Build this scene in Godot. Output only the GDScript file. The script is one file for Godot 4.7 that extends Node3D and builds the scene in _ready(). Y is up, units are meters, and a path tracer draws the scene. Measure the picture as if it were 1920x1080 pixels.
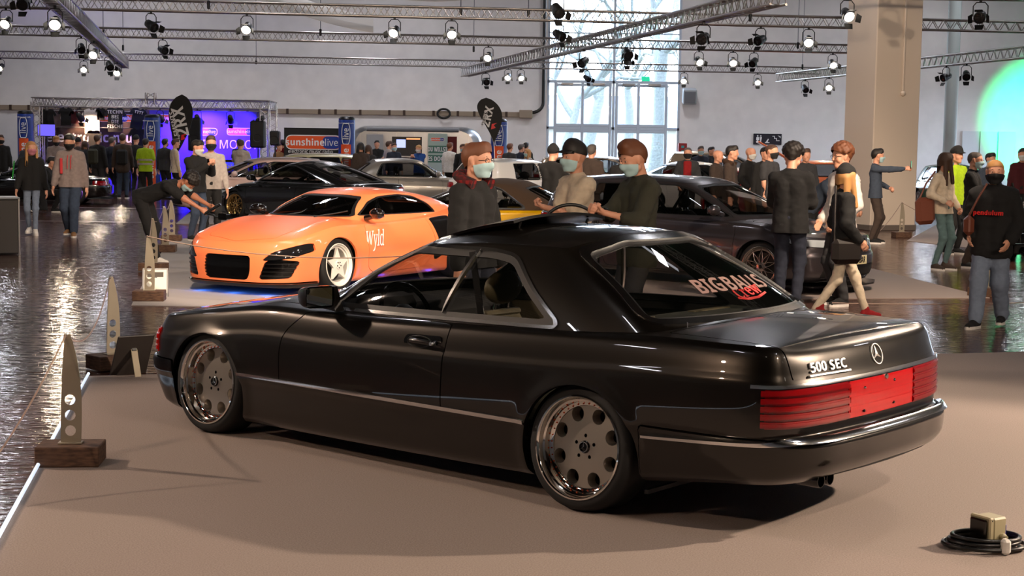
extends Node3D

func _ready() -> void:
	rng.seed = 7
	set_view()
	setting()
	rig()
	big_coupe()
	orange_car()
	other_cars()
	crowd()
	stands()
	barriers()

func set_view() -> void:
	var f := Vector3(0, -sin(0.0948), -cos(0.0948))
	var rx := Vector3.RIGHT
	var up := rx.cross(f)
	var r2 := rx * cos(0.0141) + up * sin(0.0141)
	var u2 := up * cos(0.0141) - rx * sin(0.0141)
	lens_basis = Basis(r2, u2, -f)
	var cam := Camera3D.new()
	cam.name = "camera"
	cam.transform = Transform3D(lens_basis, EYE)
	cam.fov = rad_to_deg(2.0 * atan(540.0 / FOCAL))
	cam.near = 0.1; cam.far = 400.0
	add_child(cam)
	cam.current = true
	var env := Environment.new()
	env.background_mode = Environment.BG_SKY
	var sky := Sky.new()
	var pm := ProceduralSkyMaterial.new()
	pm.energy_multiplier = 1.0
	pm.sky_energy_multiplier = 3.5; pm.ground_energy_multiplier = 1.5
	pm.sky_top_color = Color(0.75, 0.85, 0.98); pm.sky_horizon_color = Color(0.9, 0.94, 1.0)
	pm.ground_bottom_color = Color(0.4, 0.42, 0.42); pm.ground_horizon_color = Color(0.7, 0.74, 0.78)
	sky.sky_material = pm
	env.sky = sky
	env.tonemap_mode = Environment.TONE_MAPPER_LINEAR
	env.tonemap_exposure = 1.0
	env.sdfgi_enabled = true; env.ssao_enabled = true; env.ssil_enabled = true
	var we := WorldEnvironment.new()
	we.environment = env
	add_child(we)


# ---------------------------------------------------------------- lamps, trusses and their light
func spot(pos: Vector3, aim: Vector3, energy: float, angle: float, col: Color, size := 0.09, blend := 0.4) -> void:
	var l := SpotLight3D.new()
	l.name = "spot_light"
	l.light_energy = energy; l.light_color = col; l.spot_angle = angle; l.spot_angle_attenuation = blend
	l.spot_range = 60.0; l.spot_attenuation = 2.0; l.light_size = size; l.shadow_enabled = true
	add_child(l, true)
	l.look_at_from_position(pos, aim, Vector3.UP if absf((aim - pos).normalized().y) < 0.98 else Vector3.RIGHT)

var lamp_parts := {}
# a theatre spotlight hung from a truss chord; hook at the top, lens along aim
func stage_lamp(hang: Vector3, aim: Vector3, lit: bool, lab: String, energy := 0.0, col := Color(1, 0.86, 0.7), angle := 24.0, big := 1.0, blend := 0.4) -> void:
	var t := thing("stage_lamp", lab, "spotlight", hang, 0.0, "spotlights on the trusses")
	var blk := mt("lamp_black", Color(0.03, 0.03, 0.03), 0.5)
	var c := Vector3(0, -0.34 * big, 0)
	var d := (aim - hang - c).normalized()
	var flatd := Vector3(d.x, 0, d.z).normalized()
	var side := Vector3.UP.cross(flatd)
	if not lamp_parts.has("hook"):
		lamp_parts["hook"] = acc().box(Vector3(0, -0.03, 0), Vector3(0.05, 0.1, 0.05), Basis.IDENTITY, 0.01).mesh()
		lamp_parts["can"] = acc().lathe([[0.0, 0.20], [0.05, 0.19], [0.09, 0.14], [0.10, 0.02], [0.115, -0.02], [0.115, -0.14], [0.108, -0.14], [0.10, -0.02]], 16, Transform3D(Basis(Vector3.RIGHT, PI / 2), Vector3.ZERO)).mesh()
		lamp_parts["lens"] = acc().lathe([[0.0, -0.128], [0.06, -0.124], [0.105, -0.11]], 16, Transform3D(Basis(Vector3.RIGHT, PI / 2), Vector3.ZERO)).mesh()
		var fl := acc()
		for k in 4:
			var a := PI / 2 * k
			var o := Vector3(cos(a), sin(a), 0) * 0.13
			var w := Vector3(-sin(a), cos(a), 0) * 0.09
			var f := Vector3(cos(a) * 0.07, sin(a) * 0.07, -0.1)
			fl.quad(o - w + Vector3(0, 0, -0.14), o + w + Vector3(0, 0, -0.14), o + w * 0.8 + f + Vector3(0, 0, -0.14), o - w * 0.8 + f + Vector3(0, 0, -0.14), Vector3(cos(a), sin(a), 0))
		lamp_parts["flap"] = fl.mesh()
	var hook := obj("clamp", lamp_parts.hook, blk, t)
	var yoke := acc().tube([c + side * 0.14 * big, c + side * 0.14 * big + Vector3(0, 0.2, 0) * big, side * 0.08 * big + Vector3(0, -0.07, 0), side * -0.08 * big + Vector3(0, -0.07, 0), c - side * 0.14 * big + Vector3(0, 0.2, 0) * big, c - side * 0.14 * big], 0.012, 5)
	obj("yoke", yoke, blk, t)
	var b := Basis.looking_at(d, Vector3.UP if absf(d.y) < 0.98 else Vector3.RIGHT).scaled_local(Vector3.ONE * big)
	obj("can", lamp_parts.can, blk, t).transform = Transform3D(b, c)
	obj("barn_doors", lamp_parts.flap, blk, t).transform = Transform3D(b, c)
	obj("lens_lamp", lamp_parts.lens, mt("lens_lit", Color(1, 0.95, 0.88), 0.2, 0.0, {"glow": 9.0}) if lit else mt("lens_dark", Color(0.12, 0.12, 0.13), 0.1, 0.2), t).transform = Transform3D(b, c)
	if lit and energy > 0.0: spot(hang + c + d * 0.18 * big, aim, energy, angle, col, 0.09, blend)

func truss(a: Vector3, b: Vector3, lab: String, h := 0.24, four := true, parent: Node3D = null, r := 0.024) -> Node3D:
	var t := parent if parent else thing("lighting_truss", lab, "truss", a, 0.0, "aluminium trusses")
	var al := mt("alu")
	var o := a if parent == null else Vector3.ZERO
	var d := (b - a).normalized()
	var up := Vector3.UP if absf(d.y) < 0.9 else Vector3.RIGHT
	var s := d.cross(up).normalized() * h * 0.5
	var u := s.cross(d).normalized() * h * 0.5
	var cs := [s + u, -s + u, -s - u, s - u] if four else [u, -s - u, s - u]
	for c in cs: obj("chord", acc().rod(a - o + c, b - o + c, r, 6, true), al, t)
	var n := int((b - a).length() / (h * 1.25))
	var br := acc()
	for f in cs.size():
		var p: Vector3 = cs[f]
		var q: Vector3 = cs[(f + 1) % cs.size()]
		for k in n:
			var x0 := a - o + (b - a) * (float(k) / n)
			var x1 := a - o + (b - a) * ((k + 0.5) / n)
			var x2 := a - o + (b - a) * (float(k + 1) / n)
			br.rod(x0 + p, x1 + q, r * 0.45, 4); br.rod(x1 + q, x2 + p, r * 0.45, 4)
	obj("bracing", br, al, t).set_meta("kind", "stuff")
	return t

func rig() -> void:
	var t1a := at(-60, 2, 34.6); var t1b := at(2000, 53, 37.4)
	var t2a := at(-60, 55, 42.6); var t2b := at(1640, 93, 46.6)
	var t3a := at(-60, 101, 55.5); var t3b := at(1537, 133, 59.4)
	truss(t1a, t1b, "long silver truss crossing the hall closest to the pillar")
	truss(t2a, t2b, "long silver truss crossing the hall behind the first one")
	truss(t3a, t3b, "long silver truss crossing just before the rear wall, ending by the pillar")
	var t0a := at(-40, -42, 30.0); var t0b := at(1960, -14, 30.0)
	var s4a := at(88, -18, 28.5); var s4b := at(233, 120, 55.0)
	var s5a := at(1460, -8, 27.0); var s5b := at(872, 136, 56.5)
	var s6a := at(1940, 96, 40.0); var s6b := at(1462, 146, 57.5)
	truss(t0a, t0b, "silver truss high above the orange car", 0.29)
	truss(s4a, s4b, "slanting silver truss above the merchandise stand", 0.29)
	truss(s5a, s5b, "slanting silver truss crossing in front of the window", 0.29)
	truss(s6a, s6b, "slanting silver truss passing behind the square pillar", 0.29)
	var T := [[t1a, t1b, 0.12], [t2a, t2b, 0.12], [t3a, t3b, 0.12], [s4a, s4b, 0.145], [s5a, s5b, 0.145], [s6a, s6b, 0.145], [t0a, t0b, 0.145]]
	# lamps along each truss: [px, truss, lit]
	var lamps := [[11, 0, 1], [283, 0, 0], [463, 0, 1], [740, 0, 1], [847, 0, 1], [1049, 0, 0], [1427, 0, 0], [1517, 0, 1],
		[152, 1, 0], [305, 1, 0], [916, 1, 1], [1176, 1, 0], [1311, 1, 1], [1375, 1, 1], [1414, 1, 0], [1562, 1, 1],
		[157, 2, 1], [1, 2, 1], [953, 2, 1], [977, 2, 1], [1101, 2, 0], [1283, 2, 1], [1421, 2, 1],
		[103, 3, 1], [176, 3, 1], [205, 3, 0], [220, 3, 1],
		[911, 4, 0], [1095, 4, 0], [1178, 4, 0], [1320, 4, 0],
		[1510, 5, 0], [1555, 5, 1], [1604, 5, 0], [1775, 5, 0], [1813, 5, 0],
		[45, 6, 0], [1046, 6, 0], [1590, 6, 1], [1840, 6, 0]]
	var names := ["closest to the square pillar", "second across the hall", "just before the rear wall", "slanting over the merchandise stand", "slanting across the window", "behind the square pillar", "high above the orange car"]
	var k := 0
	for q in lamps:
		var A: Vector3 = T[q[1]][0]
		var B: Vector3 = T[q[1]][1]
		# where along this truss the lamp hangs
		var lo := 0.0
		var hi := 1.0
		for it in 30:
			var m := (lo + hi) / 2
			var c := lens_basis.inverse() * (A.lerp(B, m) - EYE)
			var up := lens_basis.inverse() * (B - EYE)
			var un := lens_basis.inverse() * (A - EYE)
			if (960.0 + FOCAL * c.x / -c.z < q[0]) == (up.x / -up.z > un.x / -un.z): lo = m
			else: hi = m
		var p := A.lerp(B, lo) - Vector3(0, T[q[1]][2] - 0.01, 0)
		var lit: bool = q[2] == 1
		var aim := Vector3((p.x if lit else p.x * 0.55) + 1.5 * sin(k * 1.7), 0.4, p.z + (7.5 if lit else 7.0 + 3.0 * cos(k * 2.1)))
		if not lit: aim.x += 5.0 * sin(k * 2.9)
		stage_lamp(p, aim, lit, ("lit stage lamp glowing white on the truss " if lit else "unlit black stage lamp on the truss ") + names[q[1]], 7.0 if lit else 0.0, Color(1, 0.9, 0.78), 19.0)
		k += 1
	# wires that carry the trusses
	for q in [[130, 34.9, 0.0], [193, 44, 0.0], [230, 52, 0.0], [391, 35, 0.0], [480, 60, 0.0], [601, 43.3, 0.0], [864, 35.8, 0.0], [889, 50, 0.0], [991, 36, 0.0], [1407, 36.3, 0.0], [1498, 46, 0.0], [1508, 58, 0.0]]:
		var p := at(q[0], 20, q[1])
		var y := 4.9
		var w := thing("truss_cable", "thin steel cable with a hook holding a truss", "cable", Vector3(p.x, y, p.z), 0.0, "truss cables")
		obj("wire", acc().rod(Vector3.ZERO, Vector3(0, 10.0 - y, 0), 0.012, 5), mt("grey_mid", Color(0.42, 0.43, 0.45), 0.6), w)
		obj("hook", acc().box(Vector3(0, -0.08, 0), Vector3(0.07, 0.2, 0.05), Basis.IDENTITY, 0.02), mt("lamp_black", Color(0.03, 0.03, 0.03), 0.5), w)
	# white cloth hung below the ceiling
	var cloth := mt("drape_white", Color(0.82, 0.80, 0.78), 0.9)
	for dd in [[Vector2(440, -30), Vector2(560, 40), Vector2(700, 62), 40.0], [Vector2(600, -60), Vector2(760, 50), Vector2(1010, -30), 39.0]]:
		var rows := []
		for i in 9:
			var u := i / 8.0
			var row := []
			for j in 13:
				var v := j / 12.0
				var c: Vector2 = dd[0] * (1 - v) * (1 - v) + dd[1] * 2 * v * (1 - v) + dd[2] * v * v
				row.append(at(c.x, c.y - u * 26, dd[3] + u * 3.0) + Vector3(0, 0.12 * sin(u * 9.0), 0))
			rows.append(row)
		tag(obj("ceiling_drape", acc().sheet(rows, Vector3.DOWN, 0.01), cloth), "white fabric drape sagging below the hall ceiling", "drape", "ceiling drapes")
	# the near truss above the coupe, out of the picture, whose lamps light the carpet
	truss(Vector3(-7, 4.9, -3.4), Vector3(8, 4.9, -3.4), "silver truss over the carpet of the coupe", 0.29)
	truss(Vector3(-7, 4.9, -13.5), Vector3(9, 4.9, -13.5), "silver truss over the far side of the coupe", 0.29)
	var warm := Color(1, 0.9, 0.8)
	stage_lamp(Vector3(6.0, 4.75, -13.5), Vector3(0.6, 0.3, -8.4), true, "stage lamp above the far side of the coupe", 16.0, warm, 30.0)
	truss(Vector3(9.3, 4.9, -3.3), Vector3(9.3, 4.9, -13.6), "silver truss along the boot side of the coupe carpet", 0.29)
	truss(Vector3(-8.2, 4.9, -3.3), Vector3(-8.2, 4.9, -13.6), "silver truss along the bonnet side of the coupe carpet", 0.29)
	stage_lamp(Vector3(9.3, 4.75, -8.0), Vector3(0.9, 0.2, -7.2), true, "stage lamp shining across the boot of the coupe", 120.0, warm, 30.0)
	stage_lamp(Vector3(-8.2, 4.75, -10.2), Vector3(0.6, 0.4, -8.2), true, "stage lamp shining across the bonnet of the coupe", 40.0, Color(1, 0.88, 0.78), 26.0)
	stage_lamp(Vector3(4.2, 4.75, -3.4), Vector3(1.6, 0.4, -7.6), true, "stage lamp over the boot of the coupe", 16.0, warm, 34.0)
	stage_lamp(Vector3(2.0, 4.75, -13.5), Vector3(-2.4, 0.6, -18.2), true, "stage lamp aimed at the orange sports car", 60.0, warm, 26.0)
	stage_lamp(Vector3(-3.2, 4.75, -13.5), Vector3(-2.2, 0.8, -18.6), true, "stage lamp close to the orange sports car", 46.0, warm, 30.0)
	stage_lamp(Vector3(5.0, 4.75, -13.5), Vector3(2.6, 0.8, -19.2), true, "stage lamp aimed at the dark estate car", 52.0, warm, 34.0)
	stage_lamp(Vector3(-5.4, 4.75, -3.4), Vector3(-0.6, 0.4, -8.0), true, "stage lamp facing the wheels of the coupe", 13.0, Color(1, 0.86, 0.74), 30.0)
	truss(Vector3(-9, 4.9, -22.0), Vector3(11, 4.9, -22.0), "silver truss above the orange car and the estate car", 0.29)
	stage_lamp(Vector3(6.5, 4.75, -22.0), Vector3(7.3, 1.6, -31.0), true, "stage lamp aimed at the square pillar", 24.0, warm, 34.0)
	stage_lamp(Vector3(9.5, 4.75, -13.5 - 8.5), Vector3(6.6, 0.8, -26.0), true, "stage lamp aimed past the square pillar", 30.0, warm, 40.0)
	stage_lamp(Vector3(-6.0, 4.75, -22.0), Vector3(-6.6, 1.0, -30.0), true, "stage lamp aimed at the walking visitors", 22.0, warm, 38.0)
	stage_lamp(Vector3(-1.5, 4.75, -22.0), Vector3(-2.6, 0.8, -32.0), true, "stage lamp aimed at the glossy black coupe", 46.0, warm, 38.0)
	stage_lamp(Vector3(2.5, 4.75, -22.0), Vector3(3.0, 1.0, -31.0), true, "stage lamp aimed at the visitors by the window", 40.0, warm, 40.0)
	stage_lamp(Vector3(7.5, 4.75, -3.4), Vector3(5.2, 0.8, -14.8), true, "stage lamp aimed at the visitors beside the boot", 44.0, warm, 26.0)
	stage_lamp(Vector3(0.5, 4.75, -3.4), Vector3(0.6, 1.4, -12.4), true, "stage lamp aimed at the visitors behind the coupe", 34.0, warm, 22.0)
	# general hall lighting: flat luminaires under the ceiling
	for x in [-16.0, -5.5, 5.5, 16.0]:
		for z in [-4.0, -18.0, -32.0, -46.0, -58.0]:
			var t := thing("ceiling_luminaire", "flat white luminaire under the hall ceiling", "lamp", Vector3(x, 9.9, z), 0.0, "ceiling luminaires")
			obj("housing", acc().box(Vector3(0, -0.03, 0), Vector3(1.5, 0.06, 0.5), Basis.IDENTITY, 0.01), mt("pale_grey", Color(0.62, 0.63, 0.64), 0.5), t)
			obj("diffuser_lamp", acc().box(Vector3(0, -0.07, 0), Vector3(1.4, 0.02, 0.4)), mt("diffuser_lit", Color(0.95, 0.96, 1.0), 0.5, 0.0, {"glow": 2.0}), t)
			var l := AreaLight3D.new()
			l.name = "luminaire_light"
			l.area_size = Vector2(1.4, 0.4); l.light_energy = hall_light * (2.1 if z < -40 else 0.9 if z < -20 else 0.4); l.light_color = Color(0.975, 0.97, 1.0)
			l.area_normalize_energy = true
			l.area_range = 80.0; l.area_attenuation = 2.0; l.shadow_enabled = true
			add_child(l, true)
			l.look_at_from_position(Vector3(x, 9.8, z), Vector3(x, 0, z), Vector3.RIGHT)
	# green stage light past the pillar and violet wash on the stand wall
	var gx := at(2020, 120, 48)
	stage_lamp(gx, Vector3(at(1966, 200, BACK).x, 3.0, -BACK), true, "stage lamp throwing green light on the wall", 1900.0, Color(0.02, 1.0, 0.58), 11.0, 1.0, 0.9)
var hall_light := 18.0

# ---------------------------------------------------------------- the hall
const BACK := 64.0
func setting() -> void:
	mt("chrome", Color(0.92, 0.92, 0.92), 0.15, 1.0)
	mt("alu", Color(0.66, 0.64, 0.62), 0.32, 0.9)
	var wall := mt("wall_paint", Color(0.88, 0.865, 0.855), 0.85, 0.0, {"tex": noise_tex(256, 0.03, Color(0.95, 0.95, 0.95), Color(1, 1, 1), 3, 5), "scale": 0.15, "world": true})
	var streak := noise_tex(512, 0.02, Color(0.62, 0.55, 0.52), Color(1, 1, 1), 5, 3, false, 7.0)
	var fl := mt("dark_floor", Color(0.36, 0.245, 0.215), 0.13, 0.0, {"spec": 0.3})
	fl.albedo_texture = streak
	fl.normal_enabled = true; fl.normal_texture = noise_tex(512, 0.035, Color.BLACK, Color.WHITE, 4, 9, true, 9.0); fl.normal_scale = 0.12
	fl.roughness_texture = null
	fl.uv1_triplanar = true; fl.uv1_world_triplanar = true; fl.uv1_scale = Vector3(0.16, 0.16, 0.16)
	# floor plates between the joints that run across the hall
	var joints := [on_floor(60, 698).z, on_floor(60, 483).z, on_floor(60, 443).z, on_floor(60, 414).z, on_floor(60, 388).z, -BACK - 0.2]
	var z0 := 14.0
	var ground := Node3D.new()
	ground.name = "floor"
	ground.set_meta("kind", "structure")
	add_child(ground)
	for z1 in joints:
		for c in 8:
			var x0 := -26.0 + c * 6.5
			obj("floor_plate", acc().box(Vector3(x0 + 3.25, -0.1, (z0 + z1) / 2), Vector3(6.494, 0.2, absf(z1 - z0) - 0.02)), fl, ground)
		z0 = z1
	obj("subfloor", acc().box(Vector3(0, -0.26, -25), Vector3(54, 0.1, 80)), mt("black_rubber", Color(0.018, 0.018, 0.018), 0.55), ground)
	for z1 in [joints[3], joints[4]]:
		obj("metal_joint", acc().box(Vector3(-12, -0.048, z1), Vector3(24, 0.1, 0.05)), mt("alu"), ground)
	# back wall with the tall window opening
	var wl: float = at(1025, 200, BACK).x
	var wr: float = at(1275, 200, BACK).x
	var back := acc().box(Vector3((-26 + wl) / 2, 5, -BACK - 0.2), Vector3(26 + wl, 10, 0.4)).box(Vector3((26 + wr) / 2, 5, -BACK - 0.2), Vector3(26 - wr, 10, 0.4))
	struct("wall_back", back, wall, "white rear wall of the hall behind the stands")
	struct("wall_left", acc().box(Vector3(-26.2, 5, -25), Vector3(0.4, 10, 79)), wall, "white side wall of the hall")
	struct("wall_right", acc().box(Vector3(26.2, 5, -16.5), Vector3(0.4, 10, 62)).box(Vector3(26.2, 5, -63.2), Vector3(0.4, 10, 2.6)).box(Vector3(26.2, 0.5, -54.7), Vector3(0.4, 1.0, 14.5)).box(Vector3(26.2, 7.3, -54.7), Vector3(0.4, 5.4, 14.5)), wall, "white side wall of the hall by the green light")
	struct("wall_front", acc().box(Vector3(0, 5, 14.2), Vector3(53, 10, 0.4)), wall, "white wall of the hall facing the stands")
	struct("ceiling", acc().box(Vector3(0, 10.1, -25), Vector3(53, 0.2, 79)), mt("ceiling_dark", Color(0.10, 0.09, 0.085), 0.9), "dark hall ceiling above the trusses")
	var side := Node3D.new()
	side.name = "window_2"
	side.set_meta("kind", "structure"); side.set_meta("label", "broad side window of the hall past the pillar"); side.set_meta("category", "window")
	add_child(side)
	for k in 6: obj("mullion", acc().box(Vector3(26.2, 2.8, -61.9 + k * 2.88), Vector3(0.14, 3.6, 0.1)), mt("window_frame", Color(0.70, 0.75, 0.80), 0.5), side)
	for k in 5: obj("pane", acc().box(Vector3(26.2, 2.8, -60.46 + k * 2.88), Vector3(0.012, 3.6, 2.78)), mt("window_glass", Color(0.85, 0.92, 0.95), 0.02, 0.0, {"alpha": 0.08}), side)
	window_wall(wl, wr)
	outside()
	# square pillar and the round column behind it
	var pc := on_floor(1672, 432)
	var pil := Node3D.new()
	pil.name = "pillar"; pil.position = pc; pil.rotation.y = 0.36
	pil.set_meta("kind", "structure"); pil.set_meta("label", "thick square cream concrete pillar rising through the hall"); pil.set_meta("category", "pillar")
	add_child(pil)
	var beige := mt("pillar_paint", Color(0.83, 0.77, 0.70), 0.8)
	obj("shaft", acc().box(Vector3(0, 5, -0.55), Vector3(1.16, 10, 1.16), Basis.IDENTITY, 0.02), beige, pil)
	obj("base_rail", acc().box(Vector3(0, 0.06, -0.55), Vector3(1.2, 0.12, 1.2), Basis.IDENTITY, 0.01), mt("rail_grey", Color(0.4, 0.36, 0.33), 0.7), pil)
	obj("conduit", acc().rod(Vector3(0.12, 3.02, 0.045), Vector3(0.12, 9.9, 0.045), 0.022, 8).ball(Vector3(0.12, 2.98, 0.05), Vector3(0.06, 0.06, 0.05)), beige, pil)
	var rc := at(1779, 300, 50)
	struct("column_round", acc().lathe([[0.21, 0], [0.21, 10]], 28, Transform3D(Basis.IDENTITY, Vector3(rc.x, 0, -50))), mt("column_grey", Color(0.66, 0.70, 0.69), 0.6), "slim round grey column beyond the square pillar")
	wall_fittings()
	carpets()

func window_wall(wl: float, wr: float) -> void:
	var w := Node3D.new()
	w.name = "window_1"
	w.set_meta("kind", "structure"); w.set_meta("label", "tall glazed hall window with white mullions and doors"); w.set_meta("category", "window")
	add_child(w)
	var fr := mt("window_frame", Color(0.70, 0.75, 0.80), 0.5)
	var zz := -BACK - 0.1
	var yc: float = at(1150, 154, BACK).y
	var yd: float = at(1150, 241, BACK).y
	var xm: float = at(1150, 200, BACK).x
	for x in [wl + 0.05, xm, wr - 0.05]: obj("mullion", acc().box(Vector3(x, 5, zz), Vector3(0.11, 10, 0.16), Basis.IDENTITY, 0.01), fr, w)
	for y in [yc, yd, 0.06, 9.9, 6.4, 8.2]:
		obj("transom", acc().box(Vector3((wl + wr) / 2, y, zz + 0.01), Vector3(wr - wl, 0.12 if y < 6 else 0.05, 0.14), Basis.IDENTITY, 0.01), fr, w)
	var cols := [1041, 1092, 1144, 1156, 1197, 1249]
	for px in cols:
		obj("door_stile", acc().box(Vector3(at(px, 200, BACK).x, yc / 2, zz + 0.03), Vector3(0.12, yc, 0.12), Basis.IDENTITY, 0.01), fr, w)
	for k in [[1041, 1144], [1156, 1249]]:
		var xa: float = at(k[0], 200, BACK).x
		var xb: float = at(k[1], 200, BACK).x
		for y in [yc - 0.13, yd - 0.12, yd + 0.12, 0.2]: obj("door_rail", acc().box(Vector3((xa + xb) / 2, y, zz + 0.03), Vector3(xb - xa, 0.12, 0.11), Basis.IDENTITY, 0.01), fr, w)
		for px in [k[0] + 22, k[1] - 22]:
			obj("door_closer", acc().box(Vector3(at(px, 200, BACK).x, yc - 0.1, zz + 0.12), Vector3(0.5, 0.1, 0.08), Basis.IDENTITY, 0.01), mt("alu"), w)
	var gl := mt("window_glass", Color(0.85, 0.92, 0.95), 0.02, 0.0, {"alpha": 0.08})
	for k in [[wl, xm], [xm, wr]]:
		for h in [[0.0, yd], [yd, yc], [yc, 6.4], [6.4, 8.2], [8.2, 10.0]]:
			obj("pane", acc().box(Vector3((k[0] + k[1]) / 2, (h[0] + h[1]) / 2, zz), Vector3(k[1] - k[0] - 0.1, h[1] - h[0] - 0.05, 0.012)), gl, w)
	var ex := tag(obj("exit_sign", acc().box(Vector3(at(1211, 137, BACK).x, yc + 0.15, zz + 0.05), Vector3(0.34, 0.2, 0.05), Basis.IDENTITY, 0.01), mt("exit_green", Color(0.1, 0.8, 0.6), 0.4, 0.0, {"glow": 0.7})), "small green emergency exit sign above the glass doors", "sign")

func bare_tree(at0: Vector3, h: float, lean: float, sd: int, lab: String) -> void:
	var r := RandomNumberGenerator.new()
	r.seed = sd
	var t := thing("bare_tree", lab, "tree", at0, 0.0, "trees outside the window")
	var bark := mt("pale_bark", Color(0.52, 0.53, 0.52), 0.95, 0.0, {"tex": noise_tex(128, 0.09, Color(0.6, 0.62, 0.6), Color(1, 1, 1), 3, 4), "scale": 0.8})
	var trunk := acc()
	var twigs := acc()
	var leaves := acc()
	var todo := [[Vector3.ZERO, Vector3(lean, 1, 0).normalized(), h * 0.5, h * 0.035, 0]]
	while todo.size() > 0:
		var q: Array = todo.pop_back()
		var p: Vector3 = q[0]
		var d: Vector3 = q[1]
		var pts := [p]
		var rad := [q[3]]
		for k in 4:
			d = (d + Vector3(r.randf_range(-0.16, 0.16), r.randf_range(-0.05, 0.1), r.randf_range(-0.16, 0.16))).normalized()
			p += d * q[2] / 4.0
			pts.append(p); rad.append(q[3] * (1.0 - 0.11 * (k + 1)))
		(trunk if q[4] < 2 else twigs).tube(pts, rad, 8 if q[4] < 2 else 4, false)
		if q[4] < 4:
			var kids := 3 if q[4] < 3 else 2
			for k in kids:
				var a := TAU * (k + r.randf()) / kids
				var side := d.cross(Vector3(cos(a), 0.2, sin(a))).normalized()
				var nd := (d * r.randf_range(0.5, 0.9) + side * r.randf_range(0.5, 0.95)).normalized()
				var from: Vector3 = pts[4] if k < 2 else pts[3]
				todo.append([from, nd, q[2] * r.randf_range(0.55, 0.75), q[3] * 0.55, q[4] + 1])
		else:
			for k in 5:
				var c = p - d * r.randf() * q[2]
				var u := Vector3(r.randf_range(-1, 1), r.randf_range(-1, 1), r.randf_range(-1, 1)).normalized()
				var v := u.cross(Vector3(0.3, 0.5, 0.8)).normalized()
				leaves.quad(c, c + u * 0.09 + v * 0.05, c + u * 0.2, c + u * 0.09 - v * 0.05, u.cross(v))
	obj("trunk", trunk, bark, t)
	obj("twigs", twigs, bark, t).set_meta("kind", "stuff")
	obj("leaves", leaves, mt("dry_leaf", Color(0.62, 0.63, 0.52), 0.8), t).set_meta("kind", "stuff")

func outside() -> void:
	struct("ground_outside", acc().box(Vector3(4, -0.15, -BACK - 45), Vector3(90, 0.2, 88)), mt("lawn", Color(0.36, 0.38, 0.30), 0.95), "pale lawn outside the window")
	var p := at(1228, 300, 76)
	bare_tree(Vector3(p.x, 0, -76), 13.0, -0.02, 4, "thick bare tree trunk close outside the glass doors")
	bare_tree(Vector3(at(1090, 300, 92).x, 0, -92), 12.0, 0.08, 9, "bare tree with fine twigs further out on the lawn")
	bare_tree(Vector3(at(1175, 300, 100).x, 0, -100), 11.0, 0.05, 15, "bare tree in front of the grey roofed house outside")
	bare_tree(Vector3(at(1045, 300, 84).x, 0, -84), 9.0, 0.12, 22, "slender bare tree at the edge of the lawn")
	var hs := thing("garden_house", "low grey roofed house beyond the lawn outside the window", "house", Vector3(at(1120, 300, 120).x, 0, -120))
	obj("wall", acc().box(Vector3(0, 1.5, 0), Vector3(14, 3, 6)), mt("house_wall", Color(0.62, 0.6, 0.56), 0.9), hs)
	obj("roof", acc().prism(poly([[-3.6, 3], [3.6, 3], [0, 5.6]]), 15, Transform3D(Basis(Vector3.UP, PI / 2), Vector3.ZERO)), mt("house_roof", Color(0.36, 0.37, 0.4), 0.8), hs)

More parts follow.
